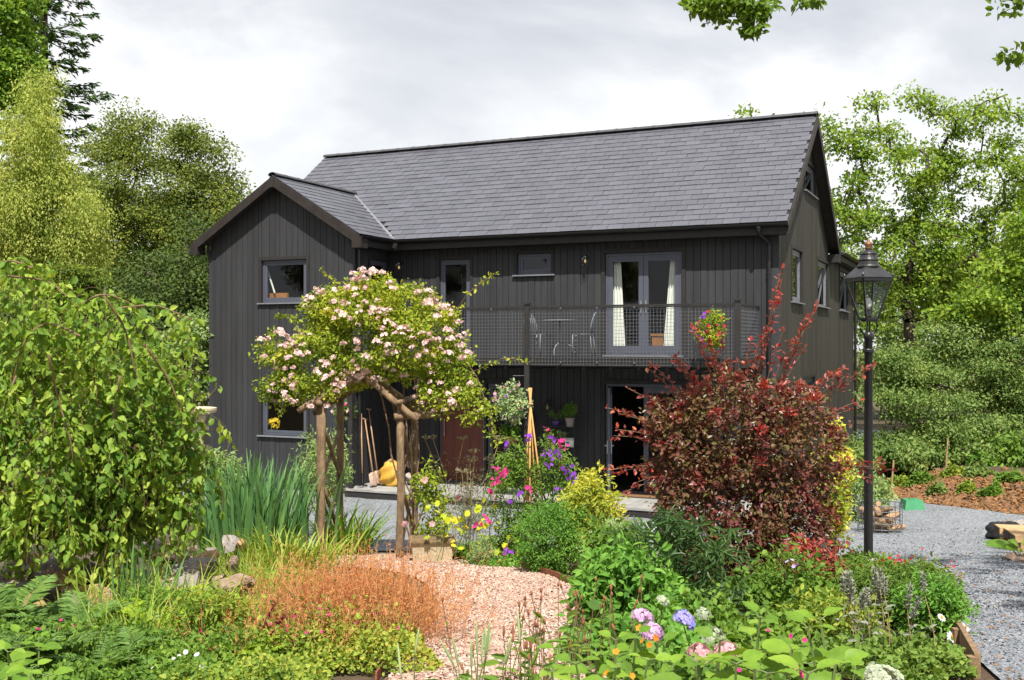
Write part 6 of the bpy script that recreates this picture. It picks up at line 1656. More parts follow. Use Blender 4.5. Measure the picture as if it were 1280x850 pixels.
mat_chair = mat_solid('pale_grey_green_metal', (0.20,0.225,0.23), 0.45, (0.15,0.17,0.175), 12)
def bistro_chair(u, v, rz, label):
    r = hthing('bistro_chair', label, 'chair', u, v, 3.0, rz, 'metal bistro chairs on the balcony')
    sw = .20
    for x, y in ((-.18,-.18),(.18,-.18)):
        mb = MB(); mb.tube([(x,y,.0),(x*.98,y*.98,.25),(x*.9,y*.95,.44)], .010, 8); mb.build('leg', mat_chair, r, smooth=True)
    for x in (-.18,.18):
        mb = MB(); mb.tube([(x,.24,.0),(x*.98,.20,.25),(x*.95,.18,.44)], .010, 8); mb.build('leg', mat_chair, r, smooth=True)
    mb = MB(); a = np.linspace(0, 2*math.pi, 21); mb.tube(np.stack([np.cos(a)*.20, np.sin(a)*.20, np.full(21,.445)],1), .011, 6)
    for x in np.linspace(-.16,.16,8): y = math.sqrt(.04-x*x); mb.box((x-.014,-y,.442),(x+.014,y,.450))
    mb.build('seat', mat_chair, r)
    t = np.linspace(0, math.pi, 15)
    mb = MB(); mb.tube(np.stack([-np.cos(t)*.20, .19+np.sin(t)*.08, .45+np.sin(t)**.6*.43],1), .011, 8)
    for x in np.linspace(-.14,.14,6):
        h = math.sqrt(max(0,1-(x/.20)**2)); mb.tube([(x*.8,.19,.45),(x,.22,.66),(x*1.05,.19+h*.08,.45+h**.6*.43)], .006, 5)
    mb.build('backrest', mat_chair, r, smooth=True)
bistro_chair(-4.62, -.95, math.radians(75), 'slatted metal chair left of the round bistro table')
bistro_chair(-3.70, -.85, math.radians(-80), 'slatted metal chair right of the round bistro table')
r = hthing('bistro_table', 'round grey bistro table with curved feet on the balcony', 'table', -4.17, -.9, 3.0)
mb = MB(); mb.lathe([(.001,.715),(.35,.715),(.36,.725),(.35,.735),(.001,.735)], (0,0,0), 28); mb.build('table_top', mat_chair, r)
mb = MB(); mb.lathe([(.022,.26),(.022,.70),(.06,.714)], (0,0,0), 12); mb.build('column', mat_chair, r)
for k in range(3):
    a = k*2*math.pi/3+.5; mb = MB(); mb.tube([(0,0,.32),(math.cos(a)*.08,math.sin(a)*.08,.27),(math.cos(a)*.25,math.sin(a)*.25,.20),(math.cos(a)*.30,math.sin(a)*.30,.12),(math.cos(a)*.30,math.sin(a)*.30,.0)], .014, 8); mb.build('leg', mat_chair, r, smooth=True)

def pot_plant(name, label, u, v, z, prof, pmat, lmat, h, rx, seed, leaf=.06, ratio=.5, tips=26, per=16, cat='plant pot', tmpl=LEAF6, flowers=(), fs=.02):
    r = hthing(name, label, cat, u, v, z)
    mb = MB(); pr = list(prof) + [(prof[-1][0]-.012, prof[-1][1]), (prof[-1][0]-.018, prof[-1][1]-.03), (.001, prof[-1][1]-.03)]
    mb.lathe(pr, (0,0,0), 18); mb.build('pot', pmat, r, smooth=False)
    if lmat is None: return r
    rng = np.random.default_rng(seed); top = prof[-1][1]
    T = ellipsoid_points([(0,0,top+h*.55,rx,rx,h*.5)], tips, rng, .3)
    mw, ml = MB(), MB(); stems_to(mw, [np.array((rng.normal()*.02,rng.normal()*.02,top-.03)) for _ in T], list(T), .003, rng)
    C = np.repeat(T, per, 0) + rng.normal(size=(tips*per,3))*rx*.22
    put_leaves(ml, tmpl, C, rand_units(rng, len(C))+np.array((0,0,.1)), leaf, ratio, rng)
    mw.build('stems', M_STEM, r)['kind'] = 'stuff'; ml.build('foliage', lmat, r)['kind'] = 'stuff'
    for k, (fm, n) in enumerate(flowers):
        p_ = ellipsoid_points([(0,-rx*.2,top+h*.6,rx*1.05,rx*1.05,h*.55)], n, rng, .95); p_ = p_[p_[:,1] < rx*.5]
        mb = MB(); blossoms(mb, FLOWER5, p_, fs, rng, (0,-1,.4)); mb.build('flowers', fm, r)['kind'] = 'stuff'
    return r
POT = [(.055,0),(.075,.12),(.082,.12),(.084,.145)]
def potp(k): return [(a*k, b_*k) for a, b_ in POT]
BOWL = [(.07,0),(.13,.06),(.165,.16),(.175,.16),(.175,.185)]
M_GREYPOT = mat_solid('grey_stoneware_pot', (0.34,0.30,0.27), .8, (0.26,0.22,0.2), 8)
M_PURPOT = mat_solid('purple_glazed_pot', (0.07,0.03,0.16), .3, (0.05,0.02,0.12), 8)
M_DKPOT = mat_solid('dark_basket_liner', (0.03,0.028,0.025), .9)
M_REDPOT = mat_solid('red_glazed_pot', (0.30,0.03,0.025), .35, (0.24,0.02,0.02), 8)
# plant stands
def stand(name, label, u0, u1, v0, v1, levels, top):
    r = hthing(name, label, 'plant stand', (u0+u1)/2, (v0+v1)/2, .2); w, d = (u1-u0)/2, (v1-v0)/2
    for x in (-w, w):
        for y in (-d, d):
            mb = MB(); mb.tube([(x,y,0),(x,y,top-.2)], .010, 6); mb.build('leg', M_BLACK, r)
    for z in levels:
        mb = MB()
        for y in np.linspace(-d, d, 5): mb.box((-w,y-.012,z-.2-.008),(w,y+.012,z-.2))
        for x in (-w, w): mb.box((x-.008,-d,z-.2-.014),(x+.008,d,z-.2-.0085))
        mb.build('shelf', M_BLACK, r)
    t = np.linspace(0, math.pi, 13)
    mb = MB(); mb.tube(np.stack([-np.cos(t)*w, np.full(13,d), top-.2+np.sin(t)*.14],1), .008, 6)
    for x in np.linspace(-w*.6,w*.6,4): mb.tube([(x,d,levels[0]-.2),(x,d,top-.2+math.sqrt(1-(x/w)**2)*.14)], .005, 5)
    mb.build('scroll_top', M_BLACK, r)
L3 = (1.545, 1.13, .72)
stand('plant_stand', 'black metal plant stand with three shelves by the open door', -4.74, -4.00, -.55, -.2, L3, 1.78)
stand('plant_stand', 'black metal plant stand behind the balcony post', -5.82, -5.06, -.55, -.2, (1.55,1.12,.7), 1.75)
pot_plant('topiary_pot', 'round clipped box ball in grey pot on the top shelf', -4.16, -.38, L3[0], potp(1.25), M_GREYPOT, ML_HOLLY, .28, .13, 201, .03, .6, 40, 26)
pot_plant('violet_pot', 'purple pot with trailing plant on the top shelf', -4.47, -.38, L3[0], [(.05,0),(.09,.05),(.10,.11),(.085,.13)], M_PURPOT, ML_MID, .20, .17, 202, .06, .3, 16, 8)
pot_plant('leafy_pot', 'small leafy pot plant at the left of the middle shelf', -4.62, -.36, L3[1], potp(.8), M_TERRA, ML_MID, .22, .12, 203, .06)
pot_plant('vase', 'clear vase with pale dried flowers on the middle shelf', -4.36, -.38, L3[1], [(.03,0),(.045,.06),(.03,.13),(.035,.16)], M_CLEAR, ML_SAGE, .16, .13, 204, .05, .25, 16, 8, 'vase')
pot_plant('terracotta_pot', 'left of two empty terracotta pots on the lowest shelf', -4.55, -.38, L3[2], potp(1.15), M_TERRA, None, 0, 0, 0)
pot_plant('terracotta_pot', 'right of two empty terracotta pots on the lowest shelf', -4.36, -.36, L3[2], potp(1.15), M_TERRA, None, 0, 0, 0)
r = hthing('white_box', 'small white printed tin standing on the middle shelf', 'tin', -4.16, -.40, L3[1], .2)
mb = MB(); mb.box((-.09,-.05,0),(.09,.05,.17)); mb.build('tin_body', M_WHITE, r); mb = MB(); mb.box((-.093,-.053,.14),(.093,.053,.185)); mb.build('lid', M_STEEL, r); mb = MB(); mb.box((-.07,-.0525,.03),(.0,-.0505,.11)); mb.build('print_panel', mat_solid('blue_grey_print', (0.25,0.32,0.40), .7), r)
r = hthing('gloves', 'blue and red gardening gloves on the lowest shelf', 'gloves', -4.12, -.40, L3[2])
for k, (x, m_) in enumerate(((-.08, mat_solid('blue_glove', (0.05,0.12,0.45), .8)), (.06, mat_solid('red_glove', (0.45,0.03,0.05), .8)))):
    mb = MB(); mb.tube([(x-.05,0,.02),(x,0,.03),(x+.04,-.02,.025)], [.03,.035,.028], 8)
    for f_ in range(4): mb.tube([(x+.03,-.03+f_*.017,.025),(x+.09+.01*(f_%2),-.045+f_*.022,.02)], [.011,.008], 6)
    mb.tube([(x+.0,-.03,.025),(x+.03,-.065,.02)], [.011,.008], 6); mb.build('glove', m_, r, smooth=True)
pot_plant('terracotta_pot', 'terracotta pot on the top shelf behind the post', -5.42, -.38, 1.55, potp(1.3), M_TERRA, ML_MID, .2, .14, 205, .05)
pot_plant('basil_bowl', 'terracotta bowl of green basil on the second shelf', -5.50, -.38, 1.12, BOWL, M_TERRA, ML_HOLLY, .22, .19, 206, .06, .6, 46, 18)
pot_plant('brown_pot', 'brown pot on the top shelf right of the balcony post', -5.10, -.38, 1.55, potp(1.25), M_GREYPOT, ML_DARK, .1, .1, 207, .05)
def hanging(name, label, u, v, z, rx, h, lmat, flowers, seed, hook, fs=.028, tips=60, per=18):
    r = hthing(name, label, 'hanging basket', u, v, z)
    mb = MB(); mb.lathe([(.03,-.02),(.10,.02),(.15,.09),(.165,.15),(.165,.17),(.001,.16)], (0,0,0), 18); mb.build('basket', M_DKPOT, r)
    for k in range(3):
        a = k*2.094; mb = MB(); mb.tube([(math.cos(a)*.16,math.sin(a)*.16,.17),(hook[0]*.0,hook[1]*.0,hook[2])], .003, 4); mb.build('chain', M_WIRE, r)
    mb = MB(); mb.tube([(0,0,hook[2]),(0,0,hook[2]+.03),(hook[0],hook[1],hook[2]+.03)], .006, 6); mb.build('hook', M_BLACK, r)
    rng = np.random.default_rng(seed)
    T = ellipsoid_points([(0,0,.17,rx,rx,h),(0,-rx*.2,.05,rx*.8,rx*.8,h*.9)], tips, rng, .45)
    mw, ml = MB(), MB(); stems_to(mw, [np.array((0,0,.14))]*tips, list(T), .003, rng, .1)
    C = np.repeat(T, per, 0) + rng.normal(size=(tips*per,3))*.05
    put_leaves(ml, LEAF6, C, rand_units(rng, len(C)), .06, .5, rng)
    mw.build('stems', M_STEM, r)['kind'] = 'stuff'; ml.build('foliage', lmat, r)['kind'] = 'stuff'
    for fm, n in flowers:
        p_ = ellipsoid_points([(0,-.03,.16,rx*1.1,rx*1.1,h*1.1)], n*2, rng, .93); p_ = p_[p_[:,1] < rx*.3][:n]
        mb = MB(); blossoms(mb, FLOWER5, p_, fs, rng, (0,-1,.3)); mb.build('flowers', fm, r)['kind'] = 'stuff'
hanging('hanging_basket', 'full hanging basket of pink and purple flowers on the balcony post', -4.74, -1.95, 1.98, .34, .32, ML_SAGE, [(MF_DUSTY,22),(MF_PURP,9),(MF_MAG,5)], 211, (.18,.12,.62), .034, 110, 18)
hanging('hanging_basket', 'small basket of pink flowers hung on the wing corner', -8.78, -1.75, 1.70, .22, .20, ML_MID, [(MF_DUSTY,12),(MF_MAG,6)], 212, (0,.25,.45), .035, 44, 14)
hanging('hanging_basket', 'yellow leaved basket with purple flowers on the balcony railing', -.80, -1.98, 3.36, .26, .30, ML_ROSE, [(MF_PURP,12),(MF_MAG,14),(MF_RED,10)], 213, (0,.10,.55), .030, 70, 18)
pot_plant('red_pot', 'red pot with plant on the balcony behind the rose', -6.75, -1.45, 3.0, potp(2.3), M_REDPOT, ML_MID, .5, .26, 214, .08, .5, 40, 18)
# curtains and things seen through the windows
def curtain(label, u0, u1, u2, u3, v, z0, z1):
    """hangs from u0..u1 at the top to u2..u3 at the foot in soft folds"""
    n, m = 28, 10
    t = np.linspace(0,1,n)[None,:]; s = np.linspace(0,1,m)[:,None]
    U = (u0*(1-s)+u2*s)*(1-t) + (u1*(1-s)+u3*s)*t
    V = v + np.sin(t*math.pi*9+s*.8)*.022*(1-.2*s) + 0*s
    Z = (z1*(1-s)+z0*s) + 0*t
    r = hthing('curtain', label, 'curtain', 0, 0, 0)
    p_ = np.stack([U,V,Z],-1).reshape(-1,3); i = np.arange(m-1)[:,None]*n+np.arange(n-1)[None,:]
    mb = MB(); mb.add(p_, np.stack([i,i+1,i+n+1,i+n],-1).reshape(-1,4)); mb.build('cloth', M_WHITE, r, smooth=True)
    mb = MB(); mb.tube([(u0-.1,v,z1+.02),(u1+.1,v,z1+.02)], .014, 8); mb.build('rail', M_STEEL, r)
curtain('white curtain drawn back at the left of the french doors', -3.46, -3.24, -3.46, -3.12, .14, 3.05, 5.1)
curtain('white curtain drawn back at the right of the french doors', -2.16, -1.96, -2.34, -1.96, .14, 3.05, 5.1)
r = hthing('pine_chest', 'orange pine headboard seen through upper gable window', 'headboard', -10.75, -1.22, 2.98)
mb = MB(); mb.box((-.42,0,0),(.10,.06,1.42)); mb.build('headboard', M_PINE, r); mb = MB(); mb.box((.11,-.03,0),(.55,.30,1.30)); mb.build('bedside_cabinet', M_PINE, r)
mb = MB(); mb.bar((-.42,-.05,2.0),(-.2,-.05,1.42),.02,.03); mb.build('frame_edge', M_WHITE, r)
r = hthing('yellow_flowers', 'bunch of yellow flowers inside the lower gable window', 'flowers', -10.95, -1.28, 1.10)
mb = MB(); mb.lathe(potp(1.1), (0,0,0), 14); mb.build('pot', M_TERRA, r)
rg = np.random.default_rng(220); p_ = ellipsoid_points([(0,0,.36,.14,.10,.10)], 46, rg, .8); mb = MB(); blossoms(mb, FLOWER5, p_, .045, rg, (0,-1,.5)); mb.build('petals', MF_YEL, r)['kind'] = 'stuff'
mb = MB(); stems_to(mb, [np.array((0,0,.1))]*20, list(p_[:20]), .004, rg); mb.build('stems', M_STEM, r)['kind'] = 'stuff'
mb = MB(); mb.box((-.3,-.15,-.06),(.4,.1,-.003)); mb.build('window_board', M_WHITE, r)
r = hthing('wooden_chest', 'brown wooden chest just inside the french doors', 'chest', -2.35, .55, 2.99)
mb = MB(); mb.box((-.28,-.2,0),(.28,.2,.42)); mb.build('body', M_PINE, r); mb = MB(); mb.box((-.3,-.22,.425),(.3,.22,.47)); mb.build('lid', M_PINE, r)
r = hthing('red_chair', 'red slatted chair just inside the glass panel by the front door', 'chair', -5.95, .55, .2, .6)
mr_ = mat_solid('red_chair_paint', (0.42,0.09,0.07), .5)
for x in (-.2,.2):
    for y in (-.2,.2): mb = MB(); mb.box((x-.02,y-.02,0),(x+.02,y+.02,.95 if y > 0 else .45)); mb.build('leg', mr_, r)
for z_ in (.58,.70,.82,.92): mb = MB(); mb.box((-.178,.185,z_),(.178,.205,z_+.06)); mb.build('slat', mr_, r)
mb = MB(); mb.box((-.24,-.24,.452),(.24,.178,.48)); mb.build('seat', mr_, r)
r = hthing('doormat', 'brown coir doormat at the open ground floor doors', 'doormat', -2.7, -.42, .205)
mb = MB(); mb.box((-.75,-.22,0),(.75,.22,.022)); mb.build('mat', mat_solid('coir', (0.26,0.13,0.06), .95, (0.18,0.09,0.04), 60, bump=.5), r); mb = MB(); mb.box((-.77,-.24,-.002),(.77,.24,.010)); mb.build('rubber_edge', M_DKPOT, r)
# tools and sack by the entrance
def tool(name, label, a, b_, kind):
    a, b_ = np.array(a, float), np.array(b_, float); r = thing(name, label, 'garden tool', hw(*b_), -ANG)
    d = a-b_; mb = MB(); mb.tube([(0,0,0)+d*.16, d*.6, d], [.017,.016,.016], 8); mb.build('shaft', mat_ash, r, smooth=True)
    e = unit(d); x = np.array((0,1.0,0)); x -= e*(x@e); x = unit(x); y = np.cross(e, x)
    if kind == 'spade':
        rows = [(.0,.03,.0),(.02,.11,.01),(.13,.13,.018),(.24,.125,.02),(.29,.05,.03)]
        v = []
        for (s, w, c_) in rows: v += [e*s - x*w + y*.02, e*s - x*w*.4 - y*c_, e*s + x*w*.4 - y*c_, e*s + x*w + y*.02]
        i = np.arange(4)[:,None]*4+np.arange(3)[None,:]; v = np.array(v); v2 = v + y*.006
        mb = MB(); f = np.stack([i,i+1,i+5,i+4],-1).reshape(-1,4); mb.add(v, f); mb.add(v2, f); mb.build('blade', mat_blade, r)
        mb = MB(); mb.bar(d-x*.07, d+x*.07, .03, .03); mb.build('grip', mat_ash, r)
    else:
        mb = MB(); mb.bar(-x*.17, x*.17, .03, .03)
        for q in np.linspace(-.16,.16,9): mb.bar(x*q, x*q-e*.06+y*.03, .008, .008)
        mb.bar((0,0,0), d*.17, .02, .02); mb.build('rake_head', M_BLACK, r)
mat_ash = mat_solid('ash_handle', (0.42,0.26,0.14), .6, (0.32,0.19,0.10), 10)
mat_blade = mat_solid('worn_steel_blade', (0.50,0.36,0.28), .5, (0.36,0.26,0.20), 12)
tool('spade', 'wooden handled shovel leaning on the entrance wall with pale blade', (-8.64,-1.15,1.62), (-8.16,-1.52,.24), 'spade')
tool('spade', 'second longer wooden handled shovel crossing behind the first', (-8.64,-1.0,1.82), (-8.22,-1.25,.24), 'spade')
tool('rake', 'wooden rake shaft leaning nearest the black downpipe', (-8.64,-1.30,1.75), (-8.40,-1.62,.26), 'rake')
def crumple(name, label, cat, loc, size, mat, seed, part, rz=0):
    """a slack, wrinkled sack"""
    rng = np.random.default_rng(seed); n, m = 30, 18
    th = np.linspace(0, 2*math.pi, n, endpoint=False)[None,:]; ph = np.linspace(.02, math.pi-.02, m)[:,None]
    x = np.sign(np.cos(th))*np.abs(np.cos(th))**.7*np.sin(ph)**.6; y = np.sign(np.sin(th))*np.abs(np.sin(th))**.7*np.sin(ph)**.6; z = np.cos(ph)+0*th
    w = sum(rng.uniform(.02,.07)*np.sin(th*rng.integers(2,8)+rng.uniform(0,6)+ph*rng.uniform(1,7)) for _ in range(9))
    v = np.stack([x*(1+w),y*(1+w),z*(1+w*.6)],-1).reshape(-1,3)*np.array(size)/2 + np.array((0,0,size[2]/2))
    v[:,2] = np.maximum(v[:,2], .0); v[:,0] *= 1+.25*(1-v[:,2]/size[2])
    i = np.arange(m-1)[:,None]*n; j = np.arange(n)[None,:]; j2 = (j+1)%n
    r = thing(name, label, cat, loc, rz); mb = MB(); mb.add(v, [np.stack([i+j,i+n+j,i+n+j2,i+j2],-1).reshape(-1,4), np.arange(n)[None], (np.arange(n)[::-1]+(m-1)*n)[None]])
    mb.build(part, mat, r, smooth=True); return r
ys_ = crumple('yellow_sack', 'crumpled yellow sack on the step by the shovels', 'sack', hw(-7.98,-1.15,.2), (.42,.34,.52), mat_solid('yellow_woven_plastic', (0.62,0.36,0.05), .6, (0.50,0.27,0.03), 9, bump=.4, bscale=30), 231, 'sack', -.3)
mb = MB(); mb.tube([(-.08,-.03,.48),(0,0,.56),(.08,.03,.50)], [.05,.035,.045], 9); mb.build('tied_neck', M_STRAW, ys_, smooth=True)

# ------------------------------------------------------------ rocks
def rock_mesh(seed, mat):
    rng = np.random.default_rng(seed)
    import bmesh
    bm = bmesh.new(); bmesh.ops.create_icosphere(bm, subdivisions=2, radius=1)
    pl = [(rand_units(rng,1)[0], rng.uniform(.45,.85)) for _ in range(13)]
    for v in bm.verts:
        c = np.array(v.co)
        for n_, d_ in pl:
            k = c @ n_
            if k > d_: c = c - n_*(k-d_)
        v.co = c*(1+rng.normal()*.02)
    me = bpy.data.meshes.new('rock'); bm.to_mesh(me); bm.free(); me.materials.append(mat); return me
RK = {m.name: [rock_mesh(i*7+k*31, m) for i in range(8)] for k, m in enumerate((M_ROCK, M_ROCKG, M_ROCKO))}
def rock(px, Y, s, mat, label, group, rng, sink=.3):
    p_ = P(px,0,Y); sc = np.array((s*rng.uniform(.8,1.35), s*rng.uniform(.7,1.1), s*rng.uniform(.5,.8)))
    o = link('rock', RK[mat.name][rng.integers(8)], None, loc=p_+(0,0,sc[2]*(1-sink*1.4)+max(0,Y-8.2)*.08*(px < 310)*(Y < 13)), rot=(rng.normal()*.25,rng.normal()*.25,rng.uniform(0,6)), scale=sc)
    o['label'] = label; o['category'] = 'rock'; o['group'] = group
rg = np.random.default_rng(240)
for (x0,x1,y0,y1,n,lab) in ((0,40,8.2,9.2,8,'at the far left edge, front row'),(0,75,9.2,10.4,9,'beside the grey green cushions'),(75,130,8.2,9.1,10,'below the hanging leaves, front row'),(75,180,9.1,10.0,9,'below the hanging leaves, back row'),(130,190,8.2,9.4,10,'around the upright pale blades'),(190,250,8.8,10.0,9,'behind the lime fern'),(190,300,10.2,11.8,9,'in front of the iris stand'),(250,300,9.0,10.4,6,'left of the orange grass')):
    for k in range(int(n*1.7)):
        m_, w_ = ((M_ROCK,'tan pink'),(M_ROCKG,'grey'),(M_ROCKO,'orange lichened'))[rg.choice(3, p=(.5,.25,.25))]
        s_ = rg.choice((.08,.13,.19)); z_ = {.08:'small',.13:'medium',.19:'large'}[float(s_)]
        rock(rg.uniform(x0,x1), rg.uniform(y0,y1), s_*rg.uniform(.9,1.1), m_, z_+' '+w_+' rock '+lab, 'rockery stones', rg)
for (u_, v_, z_, s_, lab) in ((-7.62,-.85,.36,.27,'large dark weathered stone on the step behind the yellow sack'),(-7.66,-.90,.68,.17,'smaller stone resting on top of the dark stone behind the sack')):
    p_ = hw(u_,v_,z_); o = link('rock', RK['grey_rock'][1], None, loc=p_, rot=(0,0,1.1*s_*9), scale=(s_,s_,s_*.75)); o['label'] = lab; o['category'] = 'rock'
# ------------------------------------------------------------ trough, edgings, drive-side things
r = thing('stone_trough', 'pale stone trough with mossy rim at the foot of the arch', 'trough', P(540,0,13.35), .12)
mb = MB(); mb.hexa(np.array([(-.24,-.15,-.05),(.24,-.15,-.05),(.24,.15,-.05),(-.24,.15,-.05),(-.25,-.16,.27),(.25,-.16,.27),(.25,.16,.27),(-.25,.16,.27)])); mb.build('body', mat_solid('cream_stone', (0.50,0.42,0.28), .9, (0.36,0.29,0.19), 6, bump=.5, bscale=25), r)
mb = MB(); rg2 = np.random.default_rng(4)
mb.lathe([(.2,.26),(.385,.265),(.395,.29),(.37,.32),(.2,.33),(.01,.33)], (0,0,0), 4, np.array([[.74,-.74,0],[.48,.48,0],[0,0,1]])); mb.build('mossy_rim', mat_solid('mossy_stone', (0.22,0.15,0.08), .95, (0.10,0.075,0.035), 16, bump=.9, bscale=40), r)
def strip(name, label, pts, h, th, mat, cat='edging', lift=0, board=None):
    p_ = np.array([P(x_,0,y_)[:2] for x_, y_ in pts]); s = np.linspace(0,1,len(p_)); t = np.linspace(0,1,40)
    q = np.stack([np.interp(t,s,p_[:,0]), np.interp(t,s,p_[:,1])],1)
    for _ in range(3): q[1:-1] = (q[:-2]+2*q[1:-1]+q[2:])/4
    tg = unit(np.gradient(q, axis=0)); nn = np.stack([-tg[:,1],tg[:,0]],1)*th/2
    z = ground_z(q[:,0],q[:,1]); base = np.array((q[20,0],q[20,1],z[20])); r = thing(name, label, cat, base)
    A = np.concatenate([np.stack([q[:,0]+sg*nn[:,0], q[:,1]+sg*nn[:,1], z+dz],1) for sg, dz in ((-1,-.1),(1,-.1),(1,h),(-1,h))]) - base
    n = len(q); i = np.arange(n-1); f = [np.stack([i+a*n,i+a*n+1,i+b_*n+1,i+b_*n],-1) for a, b_ in ((0,1),(1,2),(2,3),(3,0))]
    f.append(np.array([[0,n,2*n,3*n],[n-1,4*n-1,3*n-1,2*n-1]])); mb = MB(); mb.add(A, f); mb.build('strip', mat, r); return r
strip('steel_edging', 'rusted steel edging curving along the right side of the pink path', [(556,14.1),(585,13.95),(620,13.1),(650,12.3),(680,11.3),(705,10.6),(728,9.9),(745,9.2)], .09, .012, M_CORTEN)
strip('steel_edging', 'rusted steel edging at the right foot of the geranium mound', [(552,8.6),(536,7.8),(512,7.2),(488,6.7),(470,6.2)], .06, .012, M_CORTEN)
strip('timber_edging', 'weathered timber board behind the mallows at the edge of grey gravel', [(562,15.1),(600,15.0),(650,14.9)], .12, .04, M_RUSTIC)
def planks():
    r = thing('bed_edging', 'timber board edging with short posts along the drive at the bottom right', 'edging', P(1195,0,6.9))
    base = np.array(r.location); m_ = mat_solid('treated_timber', (0.30,0.19,0.10), .8, (0.17,0.105,0.06), 6, bump=.4, stretch=(3,3,3))
    pts = [P(1222,0,6.3), P(1202,0,7.2), P(1183,0,8.0), P(1165,0,8.9)]
    for a, b_ in zip(pts[:-1], pts[1:]):
        mb = MB(); mb.bar(a-base+(0,0,.06), b_-base+(0,0,.06), .035, .17); mb.build('board', m_, r)
        c = a-base; mb = MB(); mb.box((c[0]-.06,c[1]-.03,-.1+c[2]),(c[0]-.02,c[1]+.03,.13+c[2])); mb.build('post', m_, r)
planks()
r = thing('septic_lid', 'green plastic tank lid at the far end of the drive', 'tank lid', P(1140,0,20.9), -.05)
mb = MB(); mb.hexa(np.array([(-.20,-.2,0),(.20,-.2,0),(.20,.2,0),(-.20,.2,0),(-.16,-.16,.2),(.16,-.16,.2),(.16,.16,.2),(-.16,.16,.2)])); m_ = mat_solid('green_plastic', (0.07,0.30,0.14), .45, (0.05,0.25,0.11), 5); mb.build('lid', m_, r); mb = MB(); mb.box((-.23,-.23,-.02),(.23,.23,.02)); mb.build('flange', m_, r)
mb = MB(); mb.box((-.05,-.04,.201),(.05,.04,.22)); mb.build('grip', m_, r)
for (x_, y_, h_, lab) in ((1114,22.6,.75,'thin wooden stake in the earth bank left of the green lid'),(1182,24.0,.8,'thin grey stake in front of the beech')):
    r = thing('stake', lab, 'stake', P(x_,0,y_)); mb = MB(); mb.tube([(0,0,-.1),(.02,0,h_*.5),(.05,0,h_)], [.022,.021,.018], 6); mb.build('shaft', M_STRAW, r); mb = MB(); mb.lathe([(.018,h_),(.022,h_+.01),(.012,h_+.03)], (.05,0,0), 6); mb.build('tip', M_STRAW, r)
def log_basket():
    r = thing('log_basket', 'wire mesh basket of cut logs beside the drive behind the lamp post', 'log basket', P(1100,0,18.0), .5); rg3 = np.random.default_rng(7)
    mb = MB()
    for z_ in np.linspace(0,.5,6): 
        a = np.linspace(0,2*math.pi,25); mb.tube(np.stack([np.cos(a)*.36,np.sin(a)*.36,np.full(25,z_)],1), .006, 4)
    for a in np.linspace(0,2*math.pi,20): mb.tube([(math.cos(a)*.36,math.sin(a)*.36,0),(math.cos(a)*.36,math.sin(a)*.36,.5)], .006, 4)
    mb.build('wire_cage', M_WIRE, r)
    for k in range(16):
        x, y, z_ = rg3.uniform(-.2,.2), rg3.uniform(-.2,.2), .08+.38*(k/16); d = unit(np.array((rg3.normal(),rg3.normal(),.15)))*.15
        mb = MB(); mb.tube([np.array((x,y,z_))-d, np.array((x,y,z_))+d], rg3.uniform(.04,.065), 8); mb.build('log', mat_ash if k % 2 else M_RUSTIC, r)
log_basket()
def timber_stack():
    r = thing('timber_stack', 'stack of sawn timber slabs with bark at the right edge of the drive', 'timber stack', P(1287,0,15.7), -.2); rg3 = np.random.default_rng(9)
    m_ = mat_solid('fresh_sawn_timber', (0.60,0.40,0.20), .8, (0.42,0.24,0.11), 5, bump=.3, stretch=(1,6,6))
    for k, (z0, z1, x0) in enumerate(((.0,.10,-.30),(.105,.19,-.26),(.195,.29,-.34))):
        for y_ in (-.34,.0,.34):
            mb = MB(); j = rg3.uniform(-.03,.03); mb.box((x0+j,y_-.16,z0),(1.3+j,y_+.16,z1)); mb.build('slab', m_ if k != 1 else mat_ash, r)
            if k == 2: mb = MB(); mb.box((x0+j-.012,y_-.15,z0-.02),(x0+j-.001,y_+.15,z1-.01)); mb.build('bark', M_BARKD, r)
    crumple('plastic_sheet', 'crumpled black plastic sheet lying on the timber stack end', 'plastic sheet', P(1256,0,17.0)+(0,0,.0), (.5,.4,.28), M_GUTTER, 251, 'sheet', .4)
timber_stack()
for k, (x_, y_) in enumerate(((1258,18.0),(1266,18.3),(1275,17.8))): rock(x_, y_, .2, M_ROCKG, 'pale broken stone behind the timber stack', 'stones behind the timber stack', rg, .1)
for k, (x_, y_) in enumerate(((1270,13.4),(1278,13.1),(1264,13.9),(1279,13.7))): rock(x_, y_, .12, M_ROCK, 'tan stone edging the broad leaved plant at the right edge', 'stones at the right edge', rg, .2)
r = thing('bird_bath', 'cream stone pedestal left of the house corner', 'pedestal', P(247,0,20.5))
m_ = mat_solid('cream_cast_stone', (0.62,0.52,0.36), .9, (0.50,0.40,0.26), 7, bump=.3)
mb = MB(); mb.lathe([(.22,0),(.22,.10),(.15,.14),(.10,.25),(.17,.55),(.19,.75),(.12,1.05),(.10,1.6),(.16,1.85),(.2,1.9)], (0,0,0), 20); mb.build('baluster', m_, r, smooth=True)
mb = MB(); mb.lathe([(.2,1.901),(.34,1.93),(.36,1.98),(.36,2.02),(.3,2.03),(.01,1.99)], (0,0,0), 24); mb.build('basin', m_, r, smooth=False)
pot_plant('terracotta_pot', 'small pink clay pot at the foot of the step left of the tools', -8.95, -2.0, 0.0, potp(1.2), M_TERRA, None, 0, 0, 0)
